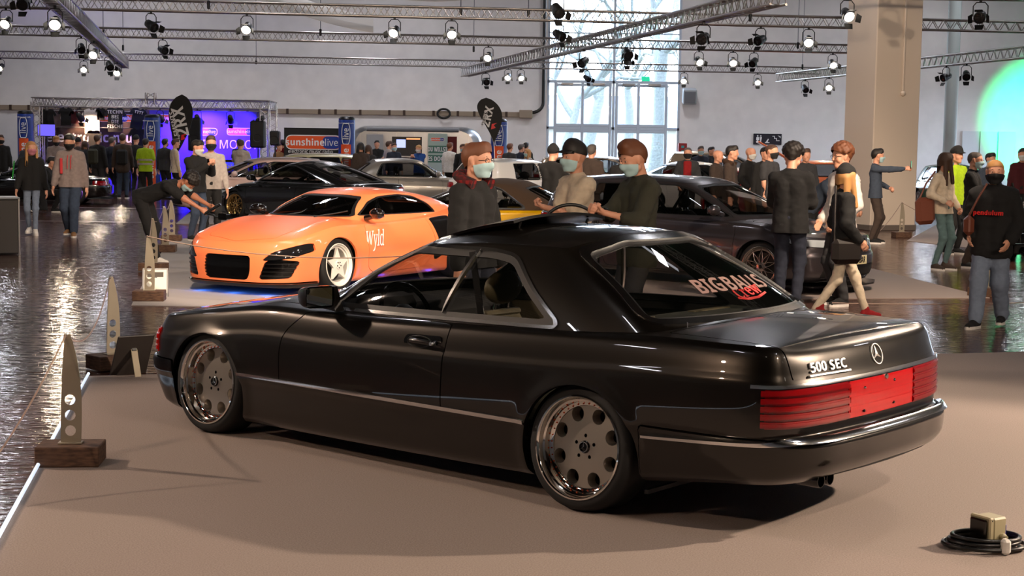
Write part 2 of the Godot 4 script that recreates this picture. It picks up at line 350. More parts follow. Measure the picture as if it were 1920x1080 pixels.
func wall_fittings() -> void:
	var zz := -BACK + 0.075
	var yd: float = at(700, 211, BACK).y
	var duct := thing("cable_duct", "long beige cable duct running along the white rear wall", "cable duct", Vector3(0, yd, zz))
	var bm := mt("duct_beige", Color(0.56, 0.50, 0.43), 0.7)
	obj("channel", acc().box(Vector3((-26 + at(975, 200, BACK).x) / 2, 0, 0), Vector3(26 + at(975, 200, BACK).x, 0.2, 0.12), Basis.IDENTITY, 0.01), bm, duct)
	for k in 26:
		obj("bracket", acc().box(Vector3(-25.0 + k * 0.98 + 0.2 * sin(k * 2.3), 0, 0.02), Vector3(0.1, 0.22, 0.14), Basis.IDENTITY, 0.005), mt("bracket_brown", Color(0.22, 0.15, 0.10), 0.7), duct)
	tag(obj("junction_box", acc().box(at(986, 214, BACK - 0.15), Vector3(0.55, 0.34, 0.26), Basis.IDENTITY, 0.02), bm), "beige junction box at the end of the cable duct", "box")
	var pts := []
	for k in 25:
		var t := TAU * k / 24.0
		pts.append(at(832, 213, BACK - 0.2) + Vector3(cos(t) * 0.26, sin(t) * 0.19, 0.02 * k / 24.0))
	tag(obj("cable_coil", acc().tube(pts, 0.045, 8, false), mt("black_rubber")), "black cable coil hung on the wall duct", "cable")
	var x: float = at(1020, 100, BACK).x
	var pp := [Vector3(x, 9.9, zz + 0.06)]
	var yb: float = at(1018, 195, BACK).y
	for k in 7:
		var t := PI / 2 * k / 6.0
		pp.append(Vector3(x - 0.5 + cos(t) * 0.5, yb + 0.05 - sin(t) * 0.42, zz + 0.06))
	tag(obj("drain_pipe", acc().tube(pp, 0.07, 10), mt("black_trim", Color(0.02, 0.02, 0.02), 0.4)), "black pipe running down the wall beside the window", "pipe")
	var sp := at(1291, 181, BACK)
	var ls := thing("wall_loudspeaker", "square pale grey loudspeaker box mounted on the wall beside the window", "speaker", Vector3(sp.x, sp.y - 0.4, zz))
	obj("cabinet", acc().box(Vector3(0, 0.4, 0.25), Vector3(0.56, 0.62, 0.5), Basis(Vector3.RIGHT, 0.2), 0.03), mt("pale_grey", Color(0.62, 0.63, 0.64), 0.5), ls)
	obj("grille", acc().box(Vector3(0, 0.34, 0.51), Vector3(0.46, 0.48, 0.02), Basis(Vector3.RIGHT, 0.2), 0.01), mt("grey_mid", Color(0.42, 0.43, 0.45), 0.6), ls)
	# washroom sign with its pictograms
	var sg := at(1439, 261, BACK - 0.03)
	var ws := thing("washroom_sign", "dark violet washroom sign with white pictograms on the wall", "sign", sg)
	obj("board", acc().box(Vector3.ZERO, Vector3(1.18, 0.46, 0.05), Basis.IDENTITY, 0.01), mt("sign_violet", Color(0.06, 0.05, 0.12), 0.5), ws)
	var white := mt("print_white", Color(0.85, 0.85, 0.85), 0.6)
	for k in 2:
		var px := -0.42 + k * 0.13
		obj("figure", acc().lathe([[0, 0.02], [0.032, 0.0]], 12, Transform3D(Basis(Vector3.RIGHT, PI / 2), Vector3(px, 0.13, 0.03))).prism(poly([[px - 0.05, 0.08], [px + 0.05, 0.08], [px + (0.03 if k else 0.06), -0.05], [px + 0.025, -0.05], [px + 0.025, -0.16], [px - 0.025, -0.16], [px - 0.025, -0.05], [px - (0.03 if k else 0.06), -0.05]]), 0.012, Transform3D(Basis.IDENTITY, Vector3(0, 0, 0.03))), white, ws)
	obj("wheelchair_mark", acc().prism(poly([[-0.12, -0.16], [0.08, -0.16], [0.08, -0.12], [0.0, -0.12], [0.05, 0.0], [0.02, 0.02], [-0.06, -0.1]]), 0.012, Transform3D(Basis.IDENTITY, Vector3(0, 0, 0.03))), white, ws)
	obj("stairs_mark", acc().prism(poly([[0.2, 0.14], [0.3, 0.14], [0.3, 0.05], [0.39, 0.05], [0.39, -0.04], [0.5, -0.04], [0.5, -0.07], [0.36, -0.07], [0.36, 0.02], [0.27, 0.02], [0.27, 0.11], [0.2, 0.11]]), 0.012, Transform3D(Basis.IDENTITY, Vector3(0, 0, 0.03))).prism(poly([[0.42, 0.16], [0.54, 0.05], [0.54, 0.13]]), 0.012, Transform3D(Basis.IDENTITY, Vector3(0, 0, 0.03))), white, ws)
	var fc := at(1280, 282, BACK - 0.3)
	var fb := thing("extinguisher_cabinet", "red fire cabinet with small round emblems beside the window", "cabinet", Vector3(fc.x, fc.y - 0.5, -BACK + 0.152))
	obj("case", acc().box(Vector3(0, 0.4, 0), Vector3(0.36, 0.8, 0.3), Basis.IDENTITY, 0.02), mt("fire_red", Color(0.5, 0.03, 0.04), 0.5), fb)
	for k in 3: obj("emblem", acc().box(Vector3(0, 0.65 - k * 0.2, 0.155), Vector3(0.12, 0.1, 0.01)), mt("emblem_teal", Color(0.2, 0.55, 0.55), 0.5), fb)
	# doors in the wall on the far side of the column
	var dm := mt("door_white", Color(0.78, 0.79, 0.80), 0.5)
	for k in 3:
		var xa: float = at(1803 + k * 34, 250, BACK).x
		var d := Node3D.new()
		d.name = "door_%d" % (k + 1)
		d.set_meta("kind", "structure"); d.set_meta("label", "plain white door panel in the rear wall past the column"); d.set_meta("category", "door")
		add_child(d)
		d.position = Vector3(xa + 0.36, 0, zz)
		obj("leaf", acc().box(Vector3(0, 1.28, 0), Vector3(0.70, 2.56, 0.05), Basis.IDENTITY, 0.005), dm, d)
		obj("door_handle", acc().box(Vector3(0.26, 1.05, 0.05), Vector3(0.12, 0.03, 0.05), Basis.IDENTITY, 0.005), mt("alu"), d)

func floor_poly(pxs: Array, y: float) -> Array:
	var o := []
	for p in pxs:
		var q := on_floor(p[0], p[1], y)
		o.append([q.x, -q.z])
	return o

func carpets() -> void:
	var tex := noise_tex(256, 0.25, Color(0.80, 0.78, 0.77), Color(1, 1, 1), 3, 12)
	var cm := mt("show_carpet", Color(0.62, 0.565, 0.535), 0.95, 0.0, {"tex": tex, "scale": 1.6, "world": true})
	cm.heightmap_enabled = false
	var up := Basis(Vector3.RIGHT, -PI / 2)
	var k := on_floor(166, 702, 0.02)
	var l := on_floor(0, 1003, 0.02)
	var far := on_floor(1915, 657, 0.02)
	var dirl := (l - k).normalized()
	var a := [[k.x, -k.z], [(k + dirl * 9).x, -(k + dirl * 9).z], [8, -1.0], [10.5, -(far.z + (far.z - k.z) * 0.5)], [far.x, -far.z]]
	a[3] = [far.x + (far.x - k.x) * 0.5, -(far.z + (far.z - k.z) * 0.5)]
	tag(obj("display_carpet", acc().prism(poly(a), 0.008, Transform3D(up, Vector3(0, 0.0045, 0))), cm), "grey beige carpet under the large dark coupe", "carpet")
	var edge := [k, k + dirl * 9]
	tag(obj("carpet_edge_strip", acc().tube([k + Vector3(0, 0.006, 0), k + dirl * 9 + Vector3(0, 0.006, 0)], 0.011, 6), mt("led_white", Color(0.85, 0.92, 1.0), 0.3, 0.0, {"glow": 0.9})), "glowing white strip along the edge of the coupe carpet", "light strip")
	tag(obj("display_carpet", acc().prism(poly(floor_poly([[246, 570], [880, 580], [960, 470], [640, 437], [318, 447], [285, 500]], 0.02)), 0.008, Transform3D(up, Vector3(0, 0.0045, 0))), mt("show_carpet_grey", Color(0.62, 0.60, 0.59), 0.95, 0.0, {"tex": tex, "scale": 1.6, "world": true})), "light grey carpet under the orange sports car", "carpet")
	tag(obj("display_carpet", acc().prism(poly(floor_poly([[1250, 560], [1856, 556], [1640, 503], [1300, 452], [1060, 452], [1060, 520]], 0.02)), 0.008, Transform3D(up, Vector3(0, 0.0045, 0))), cm), "brownish carpet under the dark grey estate car", "carpet")
	tag(obj("display_carpet", acc().prism(poly(floor_poly([[1700, 450], [1920, 475], [2100, 440], [2000, 415], [1760, 418]], 0.02)), 0.008, Transform3D(up, Vector3(0, 0.0045, 0))), cm), "beige carpet past the square pillar", "carpet")
	tag(obj("display_carpet", acc().prism(poly(floor_poly([[330, 418], [900, 420], [960, 385], [640, 372], [380, 376]], 0.02)), 0.008, Transform3D(up, Vector3(0, 0.0045, 0))), mt("show_carpet_grey")), "grey carpet under the glossy black coupe", "carpet")

# ---------------------------------------------------------------- helpers
const FOCAL := 2851.0
const EYE := Vector3(0, 1.7828, 0)
var lens_basis: Basis
var M := {}
var used := {}
var rng := RandomNumberGenerator.new()

func ray(px: float, py: float) -> Vector3:
	return lens_basis.x * (px - 960.0) - lens_basis.y * (py - 540.0) - lens_basis.z * FOCAL
func on_floor(px: float, py: float, y := 0.0) -> Vector3:
	var r := ray(px, py)
	return EYE + r * ((y - EYE.y) / r.y)
func at(px: float, py: float, depth: float) -> Vector3:
	var r := ray(px, py)
	return EYE + r * (depth / -r.z)

class Acc:
	var v := PackedVector3Array()
	var n := PackedVector3Array()
	var c := PackedColorArray()
	func tri(a: Vector3, b: Vector3, d: Vector3, na: Vector3, nb: Vector3, nd: Vector3) -> void:
		if (b - a).cross(d - a).dot(na + nb + nd) < 0.0:
			v.append(a); v.append(b); v.append(d); n.append(na); n.append(nb); n.append(nd)
		else:
			v.append(a); v.append(d); v.append(b); n.append(na); n.append(nd); n.append(nb)
	func flat(a: Vector3, b: Vector3, d: Vector3, out: Vector3) -> void:
		var m := (b - a).cross(d - a)
		if m.length_squared() < 1e-16: return
		m = m.normalized()
		if m.dot(out) < 0.0: m = -m
		tri(a, b, d, m, m, m)
	func quad(a: Vector3, b: Vector3, d: Vector3, e: Vector3, out: Vector3) -> void:
		flat(a, b, d, out); flat(a, d, e, out)
	func box(at: Vector3, s: Vector3, bas := Basis.IDENTITY, bev := 0.0) -> Acc:
		var h := s * 0.5
		var k := minf(bev, minf(h.x, minf(h.y, h.z)) * 0.9)
		for ax in 3:
			for sg in [-1.0, 1.0]:
				var u := (ax + 1) % 3
				var w := (ax + 2) % 3
				var p := []
				for q in [[-1, -1], [1, -1], [1, 1], [-1, 1]]:
					var t := Vector3.ZERO
					t[ax] = sg * h[ax]; t[u] = q[0] * (h[u] - k); t[w] = q[1] * (h[w] - k)
					p.append(at + bas * t)
				var o := Vector3.ZERO
				o[ax] = sg
				quad(p[0], p[1], p[2], p[3], bas * o)
				if k > 0.0 and ax < 3:
					for s2 in [-1.0, 1.0]:
						# edge chamfer between faces ax and u
						var e := []
						for q in [[0, -1], [0, 1], [1, 1], [1, -1]]:
							var t := Vector3.ZERO
							t[ax] = sg * (h[ax] if q[0] == 0 else h[ax] - k)
							t[u] = s2 * (h[u] - k if q[0] == 0 else h[u])
							t[w] = q[1] * (h[w] - k)
							e.append(at + bas * t)
						var o2 := Vector3.ZERO
						o2[ax] = sg; o2[u] = s2
						quad(e[0], e[1], e[2], e[3], bas * o2)
		if k > 0.0:
			for q in 8:
				var g := Vector3(1 if q & 1 else -1, 1 if q & 2 else -1, 1 if q & 4 else -1)
				var i := h - Vector3(k, k, k)
				flat(at + bas * (g * Vector3(h.x, i.y, i.z)), at + bas * (g * Vector3(i.x, h.y, i.z)), at + bas * (g * Vector3(i.x, i.y, h.z)), bas * g)
		return self
	func tube(pts: Array, rad, sides := 8, cap := true, flatten := 1.0) -> Acc:
		var cnt := pts.size()
		var ref := Vector3.UP
		var t0: Vector3 = (pts[1] - pts[0]).normalized()
		if absf(t0.dot(ref)) > 0.9: ref = Vector3.RIGHT
		var u := t0.cross(ref).normalized()
		var prev := []
		var prevn := []
		for i in cnt:
			var t: Vector3 = (pts[mini(i + 1, cnt - 1)] - pts[maxi(i - 1, 0)]).normalized()
			u = (u - t * u.dot(t)).normalized()
			var w := t.cross(u)
			var r: float = rad[i] if rad is Array else rad
			var ring := []
			var rn := []
			for s in sides:
				var a := TAU * s / sides
				var d := u * cos(a) + w * sin(a) * flatten
				ring.append(pts[i] + d * r); rn.append(d.normalized())
			if i > 0:
				for s in sides:
					var s1 := (s + 1) % sides
					tri(prev[s], prev[s1], ring[s1], prevn[s], prevn[s1], rn[s1])
					tri(prev[s], ring[s1], ring[s], prevn[s], rn[s1], rn[s])
			if cap and (i == 0 or i == cnt - 1):
				var o := -t if i == 0 else t
				for s in range(1, sides - 1): flat(ring[0], ring[s], ring[s + 1], o)
			prev = ring; prevn = rn
		return self
	func rod(a: Vector3, b: Vector3, r: float, sides := 6, cap := false) -> Acc:
		return tube([a, b], r, sides, cap)
	# profile: [[radius, height], ...] turned round the Y axis of xf
	func lathe(prof: Array, segs := 32, xf := Transform3D.IDENTITY, a0 := 0.0, a1 := TAU) -> Acc:
		var m := prof.size()
		for i in m - 1:
			var p: Array = prof[i]
			var q: Array = prof[i + 1]
			var d := Vector2(q[0] - p[0], q[1] - p[1])
			if d.length() < 1e-7: continue
			var nn := Vector2(d.y, -d.x).normalized()
			var np := nn
			var nq := nn
			if i > 0:
				var e := Vector2(p[0] - prof[i - 1][0], p[1] - prof[i - 1][1])
				var en := Vector2(e.y, -e.x).normalized()
				if en.dot(nn) > 0.75: np = (nn + en).normalized()
			if i < m - 2:
				var e := Vector2(prof[i + 2][0] - q[0], prof[i + 2][1] - q[1])
				var en := Vector2(e.y, -e.x).normalized()
				if en.dot(nn) > 0.75: nq = (nn + en).normalized()
			for s in segs:
				var b0 := a0 + (a1 - a0) * s / segs
				var b1 := a0 + (a1 - a0) * (s + 1) / segs
				var c0 := Vector3(cos(b0), 0, sin(b0))
				var c1 := Vector3(cos(b1), 0, sin(b1))
				var y := Vector3.UP
				var A: Vector3 = xf * (c0 * p[0] + y * p[1])
				var B: Vector3 = xf * (c1 * p[0] + y * p[1])
				var C: Vector3 = xf * (c1 * q[0] + y * q[1])
				var D: Vector3 = xf * (c0 * q[0] + y * q[1])
				var bs := xf.basis
				var n0: Vector3 = bs * (c0 * np.x + y * np.y)
				var n1: Vector3 = bs * (c1 * np.x + y * np.y)
				var n2: Vector3 = bs * (c1 * nq.x + y * nq.y)
				var n3: Vector3 = bs * (c0 * nq.x + y * nq.y)
				if p[0] > 1e-6: tri(A, B, C, n0, n1, n2)
				if q[0] > 1e-6: tri(A, C, D, n0, n2, n3)
		return self
	# flat outline in the XY plane of xf, thick along Z, centred
	func prism(poly: PackedVector2Array, depth: float, xf := Transform3D.IDENTITY) -> Acc:
		var ix := Geometry2D.triangulate_polygon(poly)
		var h := depth * 0.5
		for k in range(0, ix.size(), 3):
			for s in [-1.0, 1.0]:
				var o := Vector3(0, 0, s * h)
				var p := []
				for j in 3:
					var q := poly[ix[k + j]]
					p.append(xf * (Vector3(q.x, q.y, 0) + o))
				flat(p[0], p[1], p[2], xf.basis.z * s)
		var cw := Geometry2D.is_polygon_clockwise(poly)
		for i in poly.size():
			var a := poly[i]
			var b := poly[(i + 1) % poly.size()]
			var e := (b - a)
			var o := Vector3(e.y, -e.x, 0) * (-1.0 if cw else 1.0)
			quad(xf * Vector3(a.x, a.y, -h), xf * Vector3(b.x, b.y, -h), xf * Vector3(b.x, b.y, h), xf * Vector3(a.x, a.y, h), xf.basis * o)
		return self
	func ball(at: Vector3, r: Vector3, bas := Basis.IDENTITY, segs := 16, rings := 10, lo := -1.0, hi := 1.0) -> Acc:
		var P := []
		for i in rings + 1:
			var th := lerpf(asin(lo), asin(hi), float(i) / rings)
			var row := []
			for s in segs + 1:
				var a := TAU * s / segs
				var d := Vector3(cos(th) * cos(a), sin(th), cos(th) * sin(a))
				row.append([at + bas * (d * r), (bas * (d / r)).normalized()])
			P.append(row)
		for i in rings:
			for s in segs:
				var a = P[i][s]; var b = P[i][s + 1]; var d = P[i + 1][s + 1]; var e = P[i + 1][s]
				tri(a[0], b[0], d[0], a[1], b[1], d[1]); tri(a[0], d[0], e[0], a[1], d[1], e[1])
		return self
	# smooth sheet through rows of points (each row the same length)
	func sheet(rows: Array, outward: Vector3, thick := 0.0) -> Acc:
		var nr := rows.size()
		var nc: int = rows[0].size()
		var N := []
		for i in nr:
			var r := []
			for j in nc:
				var du: Vector3 = rows[i][mini(j + 1, nc - 1)] - rows[i][maxi(j - 1, 0)]
				var dv: Vector3 = rows[mini(i + 1, nr - 1)][j] - rows[maxi(i - 1, 0)][j]
				var m := du.cross(dv).normalized()
				if outward != Vector3.ZERO and m.dot(outward) < 0.0: m = -m
				r.append(m)
			N.append(r)
		for i in nr - 1:
			for j in nc - 1:
				tri(rows[i][j], rows[i][j + 1], rows[i + 1][j + 1], N[i][j], N[i][j + 1], N[i + 1][j + 1])
				tri(rows[i][j], rows[i + 1][j + 1], rows[i + 1][j], N[i][j], N[i + 1][j + 1], N[i + 1][j])
				if thick > 0.0:
					var a: Vector3 = rows[i][j] - N[i][j] * thick; var b: Vector3 = rows[i][j + 1] - N[i][j + 1] * thick
					var d: Vector3 = rows[i + 1][j + 1] - N[i + 1][j + 1] * thick; var e: Vector3 = rows[i + 1][j] - N[i + 1][j] * thick
					tri(a, b, d, -N[i][j], -N[i][j + 1], -N[i + 1][j + 1]); tri(a, d, e, -N[i][j], -N[i + 1][j + 1], -N[i + 1][j])
					if i == 0: quad(rows[0][j], rows[0][j + 1], b, a, rows[0][j] - rows[1][j])
					if i == nr - 2: quad(rows[i + 1][j], rows[i + 1][j + 1], d, e, rows[i + 1][j] - rows[i][j])
					if j == 0: quad(rows[i][0], rows[i + 1][0], e, a, rows[i][0] - rows[i][1])
					if j == nc - 2: quad(rows[i][j + 1], rows[i + 1][j + 1], d, b, rows[i][j + 1] - rows[i][j])
		return self
	func add(o: Acc, xf: Transform3D) -> Acc:
		var bn := xf.basis.inverse().transposed()
		var flip := xf.basis.determinant() < 0.0
		for i in range(0, o.v.size(), 3):
			for k in ([0, 2, 1] if flip else [0, 1, 2]):
				v.append(xf * o.v[i + k]); n.append((bn * o.n[i + k]).normalized())
		return self
	func paint(from: int, col: Color) -> Acc:
		while c.size() < from: c.append(Color.WHITE)
		while c.size() < v.size(): c.append(col)
		return self
	func mesh() -> ArrayMesh:
		var a := []
		a.resize(Mesh.ARRAY_MAX)
		a[Mesh.ARRAY_VERTEX] = v
		a[Mesh.ARRAY_NORMAL] = n
		if c.size() == v.size() and c.size() > 0: a[Mesh.ARRAY_COLOR] = c
		var m := ArrayMesh.new()
		if v.size() >= 3: m.add_surface_from_arrays(Mesh.PRIMITIVE_TRIANGLES, a)
		return m

func acc() -> Acc: return Acc.new()

func numbered(called: String) -> String:
	var k: int = used.get(called, 0)
	used[called] = k + 1
	return called if k == 0 else "%s_%03d" % [called, k]

func obj(called: String, a, material: Material, parent: Node = null) -> MeshInstance3D:
	var o := MeshInstance3D.new()
	o.mesh = a.mesh() if a is Acc else a
	o.material_override = material
	if parent == null:
		o.name = numbered(called)
		add_child(o)
	else:
		o.name = called
		parent.add_child(o, true)
	return o

func node(called: String, parent: Node, xf := Transform3D.IDENTITY) -> Node3D:
	var o := Node3D.new()
	o.name = called
	o.transform = xf
	parent.add_child(o, true)
	return o

func tag(o: Node, label: String, category: String, group := "", kind := "") -> Node:
	o.set_meta("label", label); o.set_meta("category", category)
	if group: o.set_meta("group", group)
	if kind: o.set_meta("kind", kind)
	return o

func thing(called: String, label: String, category: String, pos := Vector3.ZERO, turn := 0.0, group := "") -> Node3D:
	var o := Node3D.new()
	o.name = numbered(called)
	add_child(o)
	o.position = pos; o.rotation.y = turn
	tag(o, label, category, group)
	return o

func struct(called: String, a, material: Material, label := "", parent: Node = null) -> MeshInstance3D:
	var o := obj(called, a, material, parent)
	if parent == null:
		o.set_meta("kind", "structure")
		if label: o.set_meta("label", label); o.set_meta("category", called.get_slice("_", 0))
	return o

func mt(key: String, col := Color.WHITE, rough := 0.6, metal := 0.0, ex := {}) -> StandardMaterial3D:
	if M.has(key): return M[key]
	var m := StandardMaterial3D.new()
	m.resource_name = key
	m.albedo_color = col; m.roughness = rough; m.metallic = metal
	if ex.has("coat"):
		m.clearcoat_enabled = true; m.clearcoat = ex.coat; m.clearcoat_roughness = ex.get("coat_rough", 0.03)
	if ex.has("glow"):
		m.emission_enabled = true; m.emission = ex.get("glow_color", col); m.emission_energy_multiplier = ex.glow
	if ex.has("alpha"):
		m.transparency = BaseMaterial3D.TRANSPARENCY_ALPHA; m.albedo_color.a = ex.alpha
	if ex.has("tex"):
		m.albedo_texture = ex.tex; m.uv1_triplanar = true; m.uv1_world_triplanar = ex.get("world", false)
		m.uv1_scale = Vector3.ONE * ex.get("scale", 1.0)
	if ex.has("nrm"):
		m.normal_enabled = true; m.normal_texture = ex.nrm; m.normal_scale = ex.get("nscale", 1.0)
		m.uv1_triplanar = true; m.uv1_world_triplanar = ex.get("world", false); m.uv1_scale = Vector3.ONE * ex.get("scale", 1.0)
	if ex.has("rtex"): m.roughness_texture = ex.rtex
	if ex.has("vc"): m.vertex_color_use_as_albedo = true
	if ex.has("spec"): m.metallic_specular = ex.spec
	M[key] = m
	return m

func noise_tex(size: int, freq: float, lo: Color, hi: Color, octaves := 4, sd := 1, normal := false, stretch := 1.0) -> Texture2D:
	var nz := FastNoiseLite.new()
	nz.seed = sd; nz.frequency = freq; nz.fractal_octaves = octaves
	nz.noise_type = FastNoiseLite.TYPE_SIMPLEX_SMOOTH
	var im := Image.create(size, size, false, Image.FORMAT_RGB8)
	var hs := PackedFloat32Array()
	hs.resize(size * size)
	# blend across the borders so that the picture repeats without a seam
	for y in size:
		for x in size:
			var fx := float(x) / size
			var fy := float(y) / size
			var a := nz.get_noise_2d(x, y * stretch)
			if fx > 0.75 or fy > 0.75:
				var wx := clampf((fx - 0.75) * 4.0, 0, 1)
				var wy := clampf((fy - 0.75) * 4.0, 0, 1)
				a = lerpf(lerpf(a, nz.get_noise_2d(x - size, y * stretch), wx), lerpf(nz.get_noise_2d(x, (y - size) * stretch), nz.get_noise_2d(x - size, (y - size) * stretch), wx), wy)
			hs[y * size + x] = clampf(a * 0.7 + 0.5, 0, 1)
	for y in size:
		for x in size: im.set_pixel(x, y, lo.lerp(hi, hs[y * size + x]))
	if normal:
		im.bump_map_to_normal_map(4.0)
	return ImageTexture.create_from_image(im)

func text_mesh(s: String, size: float, depth := 0.002, font := "Droid Sans", bold := false, italic := false) -> TextMesh:
	var t := TextMesh.new()
	var f := SystemFont.new()
	f.font_names = PackedStringArray([font])
	if bold: f.font_weight = 700
	f.font_italic = italic
	t.font = f
	t.text = s
	t.font_size = 64
	t.pixel_size = size / 64.0
	t.depth = depth
	t.curve_step = 1.0
	return t

# smooth value through keys [[t, v], ...]
func key(k: Array, t: float) -> float:
	var m := k.size()
	if t <= k[0][0]: return k[0][1]
	if t >= k[m - 1][0]: return k[m - 1][1]
	var i := 0
	while t > k[i + 1][0]: i += 1
	var x0: float = k[i][0]; var x1: float = k[i + 1][0]
	var y0: float = k[i][1]; var y1: float = k[i + 1][1]
	var h := x1 - x0
	var s := (y1 - y0) / h
	var sp: float = (y0 - k[i - 1][1]) / (x0 - k[i - 1][0]) if i > 0 else s
	var sn: float = (k[i + 2][1] - y1) / (k[i + 2][0] - x1) if i < m - 2 else s
	var d0 := 0.0 if sp * s <= 0.0 else 2.0 * sp * s / (sp + s)
	var d1 := 0.0 if sn * s <= 0.0 else 2.0 * sn * s / (sn + s)
	if i == 0: d0 = s
	if i == m - 2: d1 = s
	var u := (t - x0) / h
	var u2 := u * u
	var u3 := u2 * u
	return (2 * u3 - 3 * u2 + 1) * y0 + (u3 - 2 * u2 + u) * h * d0 + (-2 * u3 + 3 * u2) * y1 + (u3 - u2) * h * d1

# centripetal-like smooth path through 2D control points; per = samples in each span
func path2(k: Array, per: Array) -> PackedVector2Array:
	var out := PackedVector2Array()
	var m := k.size()
	for i in m - 1:
		var p1 := Vector2(k[i][0], k[i][1])
		var p2 := Vector2(k[i + 1][0], k[i + 1][1])
		var p0 := Vector2(k[i - 1][0], k[i - 1][1]) if i > 0 else Vector2(p2.x, -p2.y)
		var p3 := Vector2(k[i + 2][0], k[i + 2][1]) if i < m - 2 else Vector2(p1.x, -p1.y)
		var l := p1.distance_to(p2)
		var m1 := (p2 - p0).normalized() * l
		var m2 := (p3 - p1).normalized() * l
		# do not overshoot where a long span meets a short one
		for s in per[i]:
			var u = float(s) / per[i]
			var u2 = u * u
			var u3 = u2 * u
			out.append(p1 * (2 * u3 - 3 * u2 + 1) + m1 * (u3 - 2 * u2 + u) + p2 * (3 * u2 - 2 * u3) + m2 * (u3 - u2))
	out.append(Vector2(k[m - 1][0], k[m - 1][1]))
	return out

# signed distance to a polygon, positive inside
func sdf(poly: PackedVector2Array, p: Vector2) -> float:
	var d := 1e9
	var inside := false
	var m := poly.size()
	var j := m - 1
	for i in m:
		var a := poly[i]
		var b := poly[j]
		var e := b - a
		var w := p - a
		var q := w - e * clampf(w.dot(e) / e.length_squared(), 0.0, 1.0)
		d = minf(d, q.length_squared())
		if (a.y > p.y) != (b.y > p.y) and p.x < (b.x - a.x) * (p.y - a.y) / (b.y - a.y) + a.x: inside = not inside
		j = i
	return sqrt(d) if inside else -sqrt(d)

func poly(k: Array) -> PackedVector2Array:
	var o := PackedVector2Array()
	for q in k: o.append(Vector2(q[0], q[1]))
	return o

# round the corners of a polygon
func rounded(k: Array, r: float, steps := 4) -> PackedVector2Array:
	var o := PackedVector2Array()
	var m := k.size()
	for i in m:
		var p := Vector2(k[i][0], k[i][1])
		var a := Vector2(k[(i + m - 1) % m][0], k[(i + m - 1) % m][1])
		var b := Vector2(k[(i + 1) % m][0], k[(i + 1) % m][1])
		var ra := minf(r, p.distance_to(a) * 0.45)
		var rb := minf(r, p.distance_to(b) * 0.45)
		var s := p + (a - p).normalized() * ra
		var e := p + (b - p).normalized() * rb
		for t in steps + 1:
			var u := float(t) / steps
			o.append(s * (1 - u) * (1 - u) + p * 2 * u * (1 - u) + e * u * u)
	return o

# ---------------------------------------------------------------- car bodies
class Shell:
	var nr := 0
	var nc := 0
	var P := PackedVector3Array()
	var N := PackedVector3Array()
	func finish() -> void:
		N.resize(P.size())
		N.fill(Vector3.ZERO)
		for i in nr - 1:
			for j in nc - 1:
				var a := i * nc + j
				var m := (P[a + nc] - P[a + 1]).cross(P[a + nc + 1] - P[a])
				N[a] += m; N[a + 1] += m; N[a + nc] += m; N[a + nc + 1] += m
		for k in P.size():
			var q := N[k]
			if P[k].z < 1e-4: q.z = 0.0
			N[k] = q.normalized() if q.length_squared() > 1e-18 else Vector3.UP
		for i in nr:
			for j in [0, nc - 1]:
				var k = i * nc + j
				var q := N[k + 1 if j == 0 else k - 1]
				q.z = 0.0
				N[k] = q.normalized()
	func field(f: Callable) -> PackedFloat32Array:
		var o := PackedFloat32Array()
		o.resize(P.size())
		for k in P.size(): o[k] = f.call(P[k])
		return o

static func plus(f: PackedFloat32Array, add: float, sign := 1.0) -> PackedFloat32Array:
	var o := PackedFloat32Array()
	o.resize(f.size())
	for k in f.size(): o[k] = f[k] * sign + add
	return o

